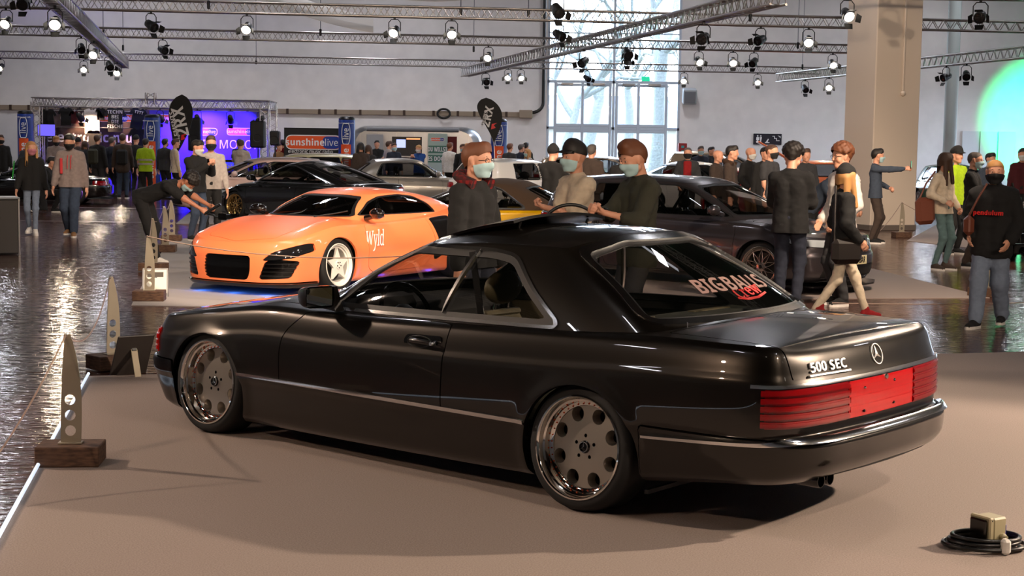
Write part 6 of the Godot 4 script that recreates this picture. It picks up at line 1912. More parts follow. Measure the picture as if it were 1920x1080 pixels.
func person(o: Dictionary) -> Node3D:
	var H: float = o.get("h", 1.76)
	var s := H / 1.76
	var fine: bool = o.get("fine", false)
	var cell: float = o.get("cell", 0.017 if fine else 0.034)
	var ps: Dictionary = POSES[o.get("pose", "stand")]
	var pos: Vector3 = o.pos
	var t := thing("person", o.label, "person", pos, deg_to_rad(o.get("turn", 0.0)), o.get("group", ""))
	var g: float = o.get("girth", 1.0)
	var lean: float = o.get("lean", ps.get("lean", 0.0))
	var drop: float = ps.get("drop", 0.0)
	var pel := v3(0, 0.93 - drop, -0.25 * sin(lean) * 0.6) * s
	var TB := Basis(Vector3.UP, o.get("twist", 0.0)) * Basis(Vector3.RIGHT, lean)
	var T := func(x: float, y: float, z: float) -> Vector3: return pel + TB * (v3(x, y, z) * s)
	var sh := {1: T.call(0.172 * g, 0.475, -0.015), -1: T.call(-0.172 * g, 0.475, -0.015)}
	var neck: Vector3 = T.call(0, 0.545, -0.02)
	var HB := TB * Basis(Vector3.RIGHT, ps.get("nod", 0.0) - lean * 0.45) * Basis(Vector3.UP, deg_to_rad(o.get("look", 0.0)))
	if o.has("look"): HB = TB * Basis(Vector3.UP, deg_to_rad(o.look)) * Basis(Vector3.RIGHT, ps.get("nod", 0.0) - lean * 0.45 + o.get("nod", 0.0))
	var hc: Vector3 = T.call(0, 0.60, 0.0) + HB * (v3(0, 0.115, 0.025) * s)
	var head := Transform3D(HB.scaled_local(Vector3.ONE * s * 1.06), hc)
	var hands := {}
	var arms := {}
	var legs := {}
	for sd in [1, -1]:
		var k := "L" if sd == 1 else "R"
		var q: Array = o.get("hand" + k, ps[k])
		var target := v3(q[0], q[1], q[2]) * s
		var el := ik(sh[sd], target, 0.29 * s, 0.25 * s, v3(0.55 * sd, -0.35, -0.8) if q[1] < 1.0 or lean > 0.5 else v3(0.5 * sd, -0.9, -0.1))
		arms[sd] = [sh[sd], el[0], el[1]]
		var f: Array = o.get("f" + k, ps.get("f" + k, [0.10 * sd, 0.02 * sd, 0.0]))
		var ank := v3(f[0], 0.085 + f[2], f[1] - 0.02) * s
		var hip: Vector3 = pel + TB.orthonormalized() * v3(0, 0, 0) + v3(0.092 * sd * g, -0.03, 0) * s
		var kn := ik(hip, ank, 0.42 * s, 0.425 * s, v3(0.05 * sd, 0, 1))
		legs[sd] = [hip, kn[0], kn[1], f[2]]
	# skin
	var sk: Material = mt("skin_%s" % o.get("skin", "a"), {"a": Color(0.80, 0.58, 0.47), "b": Color(0.68, 0.45, 0.34), "c": Color(0.85, 0.65, 0.54)}[o.get("skin", "a")], 0.5)
	var bb := [[neck, hc + HB * (v3(0, -0.11, -0.02) * s), 0.055 * s, 0.05 * s], [sh[1], sh[-1], 0.055 * s, 0.055 * s]]
	for x in [-0.07, 0.07]: bb.append([T.call(x * g, 0.40, -0.01), T.call(x * g, 0.02, 0.0), 0.08 * s * g, 0.08 * s * g])
	for sd in [1, -1]:
		bb.append([arms[sd][0], arms[sd][1], 0.05 * s, 0.041 * s]); bb.append([arms[sd][1], arms[sd][2], 0.041 * s, 0.027 * s])
		bb.append([legs[sd][0], legs[sd][1], 0.062 * s, 0.042 * s]); bb.append([legs[sd][1], legs[sd][2], 0.042 * s, 0.029 * s])
	var skin := flesh(bb, cell * (1.2 if fine else 1.5), 0.016)
	skin.add(head_piece("skin", fine), head)
	for sd in [1, -1]:
		var fd: Vector3 = (arms[sd][2] - arms[sd][1]).normalized()
		var th := v3(0, 0.3, 1) if absf(fd.z) < 0.8 else v3(-0.25 * sd, 1, 0)
		var zz := (th - fd * th.dot(fd)).normalized()
		var xx := (-fd).cross(zz)
		var hb := Basis(xx, -fd, zz)
		if (xx.x > 0.0) == (sd == 1) and false: hb = hb
		var flip := Basis.from_scale(v3(-1 if sd == 1 else 1, 1, 1))
		skin.add(hand_piece(o.get("grip", ps.get("grip", false)), fine), Transform3D((hb * flip).scaled_local(Vector3.ONE * s), arms[sd][2] + fd * 0.012 * s))
	obj("body", skin, sk, t)
	# top
	var th: float = o.get("thick", 0.014)
	var tp := []
	for x in [-0.075, 0.075]:
		tp.append([T.call(x * g, 0.40, -0.012), T.call(x * g * 0.88, 0.18, 0.0), (0.093 * g + th) * s, (0.084 * g + th) * s])
		tp.append([T.call(x * g * 0.88, 0.18, 0.0), T.call(x * g * 0.95, -0.10, 0.0), (0.086 * g + th) * s, (0.108 * g + th * 1.1) * s])
	tp.append([T.call(0.125 * g, 0.475, -0.015), T.call(0, 0.50, -0.02), (0.05 + th) * s, (0.06 + th) * s])
	tp.append([T.call(-0.125 * g, 0.475, -0.015), T.call(0, 0.50, -0.02), (0.05 + th) * s, (0.06 + th) * s])
	tp.append([T.call(0, 0.50, -0.02), T.call(0, 0.535, -0.02), (0.062 + th * 0.6) * s, (0.058 + th * 0.4) * s])
	for sd in [1, -1]:
		var A: Array = arms[sd]
		var sl: float = o.get("sleeve", 1.0)
		if sl > 0.55:
			tp.append([A[0], A[1], (0.052 + th) * s, (0.043 + th) * s])
			tp.append([A[1], A[1].lerp(A[2], (sl - 0.5) * 2.0 * 0.96), (0.043 + th) * s, (0.030 + th) * s])
		else: tp.append([A[0], A[0].lerp(A[1], sl * 1.7), (0.058 + th) * s, (0.055 + th) * s])
	if o.get("hood", false):
		for k in 7:
			var a := -1.9 + k * 3.8 / 6.0
			tp.append([T.call(sin(a) * 0.085, 0.525 - 0.012 * cos(a), -0.03 - cos(a) * 0.085), T.call(sin(a + 0.4) * 0.085, 0.525, -0.03 - cos(a + 0.4) * 0.085), 0.036 * s, 0.036 * s])
		tp.append([T.call(-0.05, 0.45, -0.13), T.call(0.05, 0.45, -0.13), 0.05 * s, 0.05 * s])
	var hem: float = o.get("hem", -0.07)
	var TI := TB.inverse()
	var base := pel
	var top_mesh := flesh(tp, cell, 0.008, 0.0, func(p: Vector3): return (TI * (p - base)).y / s - hem if (TI * (p - base)).y / s < 0.15 and absf((TI * (p - base)).x) < 0.22 * s * g else 0.2, 0.011)
	obj(o.get("top", "jacket"), top_mesh, o.top_mat, t)
	# trousers
	var w: float = o.get("leg", 0.012)
	var tr := [[pel + v3(-0.06, 0.02, 0) * s, pel + v3(0.06, 0.02, 0) * s, (0.106 * g) * s, (0.106 * g) * s]]
	if lean > 0.4: tr.append([pel + v3(0, 0, 0), T.call(0, 0.12, 0), 0.12 * s, 0.11 * s])
	for sd in [1, -1]:
		var L: Array = legs[sd]
		tr.append([L[0], L[1], (0.083 * g + w * 0.7) * s, (0.056 + w) * s])
		tr.append([L[1], L[2] + v3(0, 0.02, 0) * s, (0.056 + w) * s, (0.040 + w * 1.1) * s])
	var tm := flesh(tr, cell, 0.014, 0.0, func(p: Vector3): return p.y - 0.055 * s, 0.010)
	obj("trousers", tm, o.pants_mat, t)
	for sd in [1, -1]:
		var L: Array = legs[sd]
		var toe: float = 0.9 if L[3] > 0.04 else 0.0
		var sb := Transform3D((Basis(Vector3.UP, 0.18 * sd) * Basis(Vector3.RIGHT, toe * 0.6)).scaled_local(Vector3.ONE * s), v3(L[2].x, maxf(0.0, L[2].y - 0.085 * s) + (0.0 if toe == 0.0 else 0.035), L[2].z + 0.02))
		var shn := node("shoe", t, sb)
		obj("upper", shoe_piece("upper"), o.get("shoe_mat", mt("cloth_black")), shn)
		obj("sole", shoe_piece("sole"), o.get("sole_mat", mt("cloth_white")), shn)
	if o.get("hair", "short") != "bald":
		obj("hair" if not o.get("hair", "short") in ["beanie", "cap"] else o.hair, acc().add(head_piece(o.get("hair", "short"), fine), head), o.get("hair_mat", mt("hair_dark")), t)
	if o.has("hair2"): obj("hair", acc().add(head_piece(o.hair2, fine), head), o.hair2_mat, t)
	if o.has("mask"): obj("face_mask", acc().add(head_piece("mask", fine), head), o.mask, t)
	if fine or o.get("eyes", false):
		for sd in [-1.0, 1.0]:
			var ey := obj("eye", acc().ball(v3(0.031 * sd, 0.006, 0.0815), v3(0.011, 0.0065, 0.0095), Basis.IDENTITY, 10, 6), mt("eye_white", Color(0.75, 0.72, 0.7), 0.3), t)
			ey.transform = head
			var ir := obj("iris", acc().ball(v3(0.031 * sd, 0.006, 0.088), v3(0.0055, 0.0055, 0.005), Basis.IDENTITY, 8, 6), mt("hair_dark"), t)
			ir.transform = head
			var eb := obj("eyebrow", acc().tube([v3(0.015 * sd, 0.026, 0.0915), v3(0.034 * sd, 0.031, 0.0885), v3(0.05 * sd, 0.024, 0.077)], [0.003, 0.0035, 0.002], 5), o.get("brow_mat", o.get("hair2_mat", o.get("hair_mat", mt("hair_dark")))), t)
			eb.transform = head
	if o.get("glasses", false):
		var ga := acc()
		for sd in [-1.0, 1.0]:
			var ring := []
			for k in 17:
				var a := TAU * k / 16.0
				ring.append(v3(0.033 * sd + cos(a) * 0.024, 0.003 + sin(a) * 0.017, 0.096 - 0.10 * pow(0.033 + cos(a) * 0.024 * sd, 2) * 3.0))
			ga.tube(ring, 0.0022, 5, false)
			ga.rod(v3(0.057 * sd, 0.006, 0.09), v3(0.08 * sd, 0.008, -0.01), 0.0022, 5)
		ga.rod(v3(-0.009, 0.005, 0.097), v3(0.009, 0.005, 0.097), 0.002, 5)
		obj("glasses", ga, mt("black_gloss"), t).transform = head
	t.set_meta("_h", head)
	return t

func tint(k: String, c: Color, rough := 0.9) -> Material:
	return mt("cloth_" + k, c, rough, 0.0, {"tex": tmpl_weave(), "scale": 2.4})
func tmpl_weave() -> Texture2D:
	if not tmpl.has("weave"): tmpl["weave"] = noise_tex(128, 0.05, Color(0.85, 0.85, 0.85), Color(1, 1, 1), 4, 21)
	return tmpl["weave"]

func crowd() -> void:
	var C := {}
	var cols := {"black": Color(0.075, 0.073, 0.075), "white": Color(0.88, 0.86, 0.83), "cream": Color(0.84, 0.77, 0.67), "olive": Color(0.19, 0.19, 0.14), "grey": Color(0.56, 0.50, 0.48), "lightgrey": Color(0.68, 0.64, 0.61), "navy": Color(0.12, 0.14, 0.20), "jeans": Color(0.20, 0.25, 0.33), "paleblue": Color(0.47, 0.52, 0.60), "brown": Color(0.25, 0.20, 0.17), "tan": Color(0.50, 0.36, 0.22), "charcoal": Color(0.19, 0.19, 0.20), "slate": Color(0.23, 0.27, 0.33), "red": Color(0.55, 0.04, 0.06), "maroon": Color(0.28, 0.03, 0.06), "hivis": Color(0.62, 0.75, 0.05), "blue": Color(0.06, 0.25, 0.50), "rose": Color(0.62, 0.30, 0.36), "teal": Color(0.36, 0.46, 0.46)}
	for k in cols: C[k] = tint(k, cols[k])
	var hair := {"dark": mt("hair_dark", Color(0.10, 0.075, 0.06), 0.6), "brown": mt("hair_brown", Color(0.26, 0.17, 0.11), 0.6), "blond": mt("hair_blond", Color(0.66, 0.48, 0.28), 0.6), "ginger": mt("hair_ginger", Color(0.40, 0.23, 0.13), 0.6), "grey": mt("hair_grey", Color(0.32, 0.29, 0.27), 0.7)}
	var mask := {"blue": mt("mask_blue", Color(0.66, 0.78, 0.79), 0.8), "black": mt("mask_black", Color(0.07, 0.07, 0.075), 0.8), "white": mt("mask_white", Color(0.82, 0.82, 0.80), 0.8), "pink": mt("mask_pink", Color(0.72, 0.45, 0.50), 0.8)}
	# near people behind the coupe and by the estate car: pos from px and depth
	var near := [
		{"px": 890, "d": 11.3, "h": 1.755, "turn": 55, "look": 5, "pose": "stand", "top": "hoodie", "c": "black", "p": "navy", "hair": "short", "hc": "ginger", "m": "blue", "hood": true, "thick": 0.022, "glasses": true, "label": "person in black hooded jacket with checked collar, glasses and blue mask"},
		{"px": 1078, "d": 13.6, "h": 1.78, "turn": -62, "look": 2, "pose": "fold", "top": "t_shirt", "c": "cream", "p": "charcoal", "hair": "cap", "hc": "dark", "m": "blue", "sleeve": 0.45, "thick": 0.022, "hem": -0.14, "label": "person in cream t-shirt and black cap with folded arms"},
		{"px": 1196, "d": 12.6, "h": 1.79, "turn": -65, "look": 0, "pose": "low_hold", "top": "jacket", "c": "olive", "p": "charcoal", "hair": "quiff", "hc": "ginger", "m": "blue", "hood": true, "sleeve": 0.72, "thick": 0.022, "hem": -0.16, "handL": [0.06, 1.20, 0.30], "handR": [-0.02, 1.23, 0.38], "label": "person in dark olive hooded jacket holding a camera rig"},
		{"px": 1482, "d": 17.1, "h": 1.80, "turn": 160, "pose": "low_hold", "top": "jacket", "c": "black", "p": "navy", "hair": "curly", "hc": "dark", "thick": 0.025, "hem": -0.12, "sole": "tan", "label": "person in black top and dark jeans seen from behind at the estate car"},
		{"px": 1583, "d": 15.6, "h": 1.58, "turn": 95, "look": 25, "pose": "stride", "top": "jacket", "c": "black", "p": "cream", "hair": "beanie", "hc": "black", "hair2": "long", "h2": "blond", "thick": 0.026, "hem": -0.14, "shoe": "red", "girth": 0.92, "leg": 0.0, "label": "person in black beanie, black top and white trousers walking"},
		{"px": 1578, "d": 17.2, "h": 1.80, "turn": -70, "pose": "pockets", "top": "hoodie", "c": "white", "p": "charcoal", "hair": "curly", "hc": "ginger", "hood": true, "thick": 0.022, "glasses": true, "shoe": "black", "label": "person with curly hair and glasses in a white hoodie"},
		{"px": 1862, "d": 15.3, "h": 1.67, "turn": -34, "twist": 0.15, "look": 12, "fL": [0.07, -0.22, 0.02], "fR": [-0.07, 0.24, 0.0], "pose": "walk2", "top": "hoodie", "c": "black", "p": "paleblue", "hair": "bun", "hc": "blond", "m": "black", "hood": true, "thick": 0.036, "hem": -0.19, "leg": 0.03, "handL": [0.22, 0.95, 0.1], "handR": [-0.21, 0.98, 0.12], "label": "person in black hoodie with red lettering and pale blue jeans"},
		{"px": 286, "d": 21.6, "h": 1.80, "turn": 78, "pose": "bend", "top": "t_shirt", "c": "black", "p": "black", "hair": "curly", "hc": "dark", "m": "blue", "skin": "b", "sleeve": 0.42, "shoe": "white", "label": "person in black bending over with a camera gimbal by the orange car"},
		{"px": 133, "d": 27.3, "h": 1.83, "turn": 4, "pose": "walk2", "top": "hoodie", "c": "grey", "p": "jeans", "hair": "short", "hc": "dark", "m": "black", "hood": true, "thick": 0.022, "nod": 0.25, "look": 0, "leg": 0.025, "shoe": "tan", "label": "person in grey hoodie with red cords walking in ripped jeans"},
		{"px": 60, "d": 27.6, "h": 1.68, "turn": 12, "pose": "walk2", "top": "jacket", "c": "black", "p": "paleblue", "hair": "long", "hc": "blond", "m": "pink", "thick": 0.025, "girth": 0.9, "leg": 0.0, "shoe": "white", "look": 18, "label": "person with long blond hair, pink mask and black jacket walking"},
		{"px": 1768, "d": 22.5, "h": 1.72, "turn": 40, "look": 75, "pose": "bag", "top": "blouse", "c": "cream", "p": "teal", "hair": "long", "hc": "brown", "m": "blue", "girth": 0.92, "leg": 0.0, "shoe": "brown", "label": "person with long brown hair in cream blouse carrying a brown bag"},
		{"px": 1822, "d": 23.0, "h": 1.74, "turn": 60, "pose": "fold", "top": "sweater", "c": "black", "p": "brown", "hair": "buzz", "hc": "grey", "m": "blue", "glasses": true, "label": "person with shaved head, glasses and black sweater"},
		{"px": 1640, "d": 28.6, "h": 1.76, "turn": 70, "look": 15, "pose": "selfie", "top": "sweater", "c": "slate", "p": "brown", "hair": "short", "hc": "dark", "m": "blue", "handR": [-0.1, 1.42, 0.62], "label": "person in slate sweater holding up a phone by the pillar"},
		{"px": 368, "d": 26.6, "h": 1.74, "turn": 55, "look": 10, "pose": "phone", "top": "jacket", "c": "black", "p": "jeans", "hair": "short", "hc": "dark", "m": "white", "thick": 0.025, "label": "person in black jacket and white mask photographing with a phone"},
		{"px": 396, "d": 27.2, "h": 1.82, "turn": 15, "pose": "stand", "top": "sweater", "c": "lightgrey", "p": "black", "hair": "short", "hc": "brown", "m": "black", "label": "person in light grey sweater and black mask beside the black coupe"},
	]
	for q in near:
		var d = q.duplicate()
		var fl := at(q.px, 400, q.d)
		d["pos"] = v3(fl.x, 0.0, -q.d)
		d["fine"] = q.d < 23.5
		d["top_mat"] = C[q.c]; d["pants_mat"] = C[q.p]
		d["hair_mat"] = hair[q.hc] if hair.has(q.hc) else C[q.hc]
		if q.has("h2"): d["hair2_mat"] = hair[q.h2]
		if q.has("m"): d["mask"] = mask[q.m]
		d["shoe_mat"] = C[q.get("shoe", "black")]; d["sole_mat"] = C[q.get("sole", "white")]
		d["brow_mat"] = hair["brown"]
		if q.d > 9.0 and _on_carpet(d.pos): d.pos.y = 0.009
		q["node"] = person(d)
	gear(near, C)
	# the crowd further back: [px, depth, height, turn, pose, top, colour, trousers, hair, hair colour, mask, label]
	var far := [
		[4, 44, 1.8, 20, "stand", "jacket", "black", "black", "short", "brown", "black", "person in black jacket and mask at the stand by the blue inflatable column"],
		[44, 45, 1.76, 160, "stoop", "jacket", "black", "navy", "cap", "black", "", "person in black jacket and dark hat leaning over a car at the stand"],
		[107, 43, 1.8, 25, "low_hold", "hoodie", "grey", "navy", "short", "blond", "black", "person with fair hair in grey hoodie at the merchandise stand"],
		[148, 48.4, 1.74, 190, "stand", "jacket", "brown", "black", "cap", "black", "", "person in brown jacket and black cap facing the merchandise"],
		[161, 47, 1.66, 200, "stand", "coat", "charcoal", "black", "long", "brown", "", "person with brown hair in charcoal coat facing the merchandise"],
		[184, 45.5, 1.84, 165, "stand", "jacket", "black", "charcoal", "short", "brown", "", "person in black jacket with an olive rucksack"],
		[211, 46, 1.78, 150, "stand", "jacket", "navy", "navy", "short", "grey", "blue", "person with grey hair and blue mask in navy jacket at the stand"],
		[231, 45, 1.88, 190, "stand", "coat", "brown", "jeans", "short", "brown", "white", "tall person in brown coat with black rucksack at the stand"],
		[256, 48, 1.84, 170, "stand", "jacket", "black", "black", "cap", "black", "", "person in black jacket and cap next to the hi-vis vest wearer"],
		[274, 44, 1.76, 175, "stand", "vest", "hivis", "black", "short", "dark", "", "person in yellow hi-vis vest seen from behind"],
		[310, 46, 1.76, 160, "stand", "jacket", "charcoal", "black", "short", "dark", "black", "person in charcoal jacket with black mask at the violet stage"],
		[329, 43, 1.76, 120, "stand", "sweater", "cream", "black", "short", "brown", "", "person in white and black sweater by the teardrop flag"],
		[452, 41, 1.76, 178, "phone", "hoodie", "lightgrey", "black", "short", "brown", "", "person in pale grey hoodie seen from behind facing the violet stage"],
		[449, 51, 1.75, 0, "stand", "t_shirt", "navy", "black", "cap", "navy", "", "person on the violet stage behind the music desk"],
		[523, 50, 1.65, 60, "stand", "jacket", "tan", "black", "buzz", "brown", "", "person with cropped hair beside the black banner"],
		[531, 51, 1.78, 200, "stand", "jacket", "red", "black", "short", "dark", "", "person in red top with dark hair by the loudspeaker"],
		[676, 42, 1.72, 200, "one_up", "coat", "brown", "black", "long", "dark", "", "person with long dark hair in dark coat by the inflatable column"],
		[690, 43, 1.66, 170, "stand", "coat", "charcoal", "black", "long", "brown", "", "shorter person in charcoal coat standing by the caravan"],
		[706, 53, 1.80, 10, "fold", "jacket", "black", "black", "short", "dark", "", "person in black standing before the caravan door"],
		[728, 52, 1.78, 120, "stand", "jacket", "lightgrey", "black", "short", "brown", "", "person in pale jacket in profile at the caravan counter"],
		[738, 50, 1.72, 20, "stand", "jacket", "navy", "navy", "short", "brown", "blue", "person in navy jacket with blue mask at the caravan counter"],
		[785, 49, 1.68, -30, "phone", "jacket", "blue", "black", "bun", "blond", "white", "person in bright blue jacket with white mask at the caravan"],
		[842, 49, 1.76, 150, "stand", "jacket", "white", "black", "short", "ginger", "", "person in white and black jacket beside the green poster"],
		[866, 47, 1.72, 20, "stand", "jacket", "black", "black", "short", "brown", "blue", "person in black with blue mask at the end of the caravan"],
		[876, 46, 1.74, -20, "stand", "jacket", "black", "navy", "short", "blond", "white", "person in black with white mask at the end of the caravan"],
		[944, 50, 1.74, -40, "stand", "t_shirt", "brown", "black", "short", "brown", "black", "person in brown t-shirt with black mask near the blue column"],
		[954, 48, 1.76, 150, "stand", "t_shirt", "charcoal", "black", "short", "ginger", "", "person in charcoal t-shirt near the blue column"],
		[975, 50, 1.74, 130, "stand", "jacket", "navy", "black", "short", "grey", "", "person with grey hair in navy jacket near the window"],
		[984, 52, 1.80, 160, "stand", "jacket", "black", "black", "short", "dark", "", "tall person in black jacket near the window"],
		[988, 47, 1.60, -60, "stand", "coat", "lightgrey", "black", "long", "blond", "blue", "person with long fair hair and blue mask near the window"],
		[1034, 26, 1.74, 150, "phone", "jacket", "black", "charcoal", "beanie", "black", "", "person in black hooded coat photographing towards the window"],
		[1107, 30, 1.76, 160, "stand", "jacket", "brown", "brown", "short", "grey", "", "person with grey hair in brown jacket facing the window"],
		[1166, 27, 1.68, 170, "stand", "coat", "black", "black", "beanie", "black", "", "person in long black coat facing the window"],
		[1287, 33, 1.74, -8, "pockets", "jacket", "charcoal", "black", "buzz", "grey", "black", "person with red shirt under dark jacket beside the window"],
		[1311, 45, 1.76, 5, "clasp", "jacket", "navy", "black", "short", "grey", "blue", "person in navy jacket with blue mask against the white wall"],
		[1330, 48, 1.74, 40, "stand", "jacket", "black", "black", "short", "dark", "", "person in black jacket further back against the white wall"],
		[1342, 30, 1.70, 60, "stand", "jacket", "brown", "black", "bald", "brown", "", "bald person in brown jacket"],
		[1368, 28, 1.78, 70, "stand", "coat", "brown", "black", "short", "dark", "", "person in dark coat with a fur collar"],
		[1403, 31, 1.76, 45, "pockets", "jacket", "black", "tan", "bald", "grey", "white", "bald person in black jacket and tan trousers"],
		[1431, 30, 1.76, 20, "stand", "jacket", "black", "black", "short", "dark", "", "person in black jacket under the washroom sign"],
		[1442, 27, 1.82, 50, "stand", "t_shirt", "charcoal", "brown", "buzz", "brown", "black", "broad person in dark t-shirt with black mask"],
		[1507, 30, 1.74, 10, "stand", "jacket", "charcoal", "black", "short", "brown", "", "person in charcoal jacket behind the estate car"],
		[1528, 21, 1.72, 60, "stoop", "shirt", "slate", "black", "short", "dark", "", "person in dark checked shirt stooping over the estate car"],
		[1602, 44, 1.72, 180, "stand", "jacket", "slate", "black", "short", "dark", "", "person in slate jacket at the orange car"],
		[1788, 26, 1.80, 30, "stand", "vest", "hivis", "black", "cap", "black", "", "person in yellow hi-vis jacket and black cap behind the long haired person"],
		[1852, 30, 1.70, 20, "stand", "jacket", "slate", "black", "short", "dark", "blue", "person with blue mask half hidden beside the black hoodie"],
		[1912, 33, 1.80, -10, "stand", "sweater", "maroon", "black", "short", "dark", "white", "person in maroon sweater under the green light"],
		[84, 36, 1.3, 90, "kneel", "jacket", "black", "black", "short", "dark", "", "person crouching at the white platform"],
	]
	for q in far:
		var e := at(q[0], 400, q[1])
		var d := {"pos": v3(e.x, 0, -q[1]), "h": q[2] if q[4] != "kneel" else 1.76, "turn": q[3], "pose": q[4], "top": q[5], "top_mat": C[q[6]], "pants_mat": C[q[7]], "hair": q[8], "hair_mat": hair[q[9]] if hair.has(q[9]) else C[q[9]], "label": q[11], "cell": 0.038, "thick": 0.022 if q[5] in ["jacket", "coat", "hoodie", "vest"] else 0.014, "shoe_mat": C["black"], "sole_mat": C["white"] if int(q[0]) % 3 == 0 else C["black"], "hood": q[5] == "hoodie", "hem": -0.35 if q[5] == "coat" else -0.1, "sleeve": 0.42 if q[5] in ["t_shirt", "vest"] else 1.0, "group": "visitors further back in the hall"}
		if q[10]: d["mask"] = mask[q[10]]
		if _on_carpet(d.pos): d.pos.y = 0.009
		var n := person(d)
		if q[0] in [184, 231]:
			obj("rucksack", acc().box(v3(0, 1.22, -0.26), v3(0.32, 0.46, 0.18), Basis.IDENTITY, 0.06), C["olive"] if q[0] == 184 else C["black"], n)
		if q[0] == 274:
			for y in [1.02, 1.14]: obj("reflective_band", acc().lathe([[0.235, 0], [0.237, 0.05]], 20, Transform3D(Basis.IDENTITY.scaled(v3(1, 1, 0.68)), v3(0, y, 0.0))), C["lightgrey"], n)
		if q[0] == 1287: obj("red_shirt", acc().box(v3(0, 1.25, 0.115), v3(0.17, 0.42, 0.06), Basis.IDENTITY, 0.03), C["red"], n)
		if q[0] == 1368: obj("fur_collar", acc().tube([v3(-0.17, 1.44, 0.06), v3(-0.14, 1.5, -0.06), v3(0, 1.52, -0.12), v3(0.14, 1.5, -0.06), v3(0.17, 1.44, 0.06)], 0.055, 8), mt("fur_brown", Color(0.2, 0.12, 0.06), 1.0), n)

func _on_carpet(p: Vector3) -> bool:
	for c in get_children():
		if c is MeshInstance3D and c.name.begins_with("display_carpet"):
			if c.mesh.get_aabb().grow(0.0).has_point(Vector3(p.x, 0.004, p.z)):
				var arr: PackedVector3Array = c.mesh.surface_get_arrays(0)[Mesh.ARRAY_VERTEX]
				for k in range(0, arr.size(), 3):
					if absf(arr[k].y - arr[k + 1].y) < 1e-4 and absf(arr[k].y - arr[k + 2].y) < 1e-4 and Geometry2D.point_is_inside_triangle(Vector2(p.x, p.z), Vector2(arr[k].x, arr[k].z), Vector2(arr[k + 1].x, arr[k + 1].z), Vector2(arr[k + 2].x, arr[k + 2].z)): return true
	return false

# the hand of a person in the world
func hand_of(q: Dictionary, k: String) -> Transform3D:
	var ps: Dictionary = POSES[q.get("pose", "stand")]
	var h: Array = q.get("hand" + k, ps[k])
	var n: Node3D = q.node
	return n.transform * Transform3D(Basis.IDENTITY, v3(h[0], h[1], h[2]) * (q.get("h", 1.76) / 1.76))

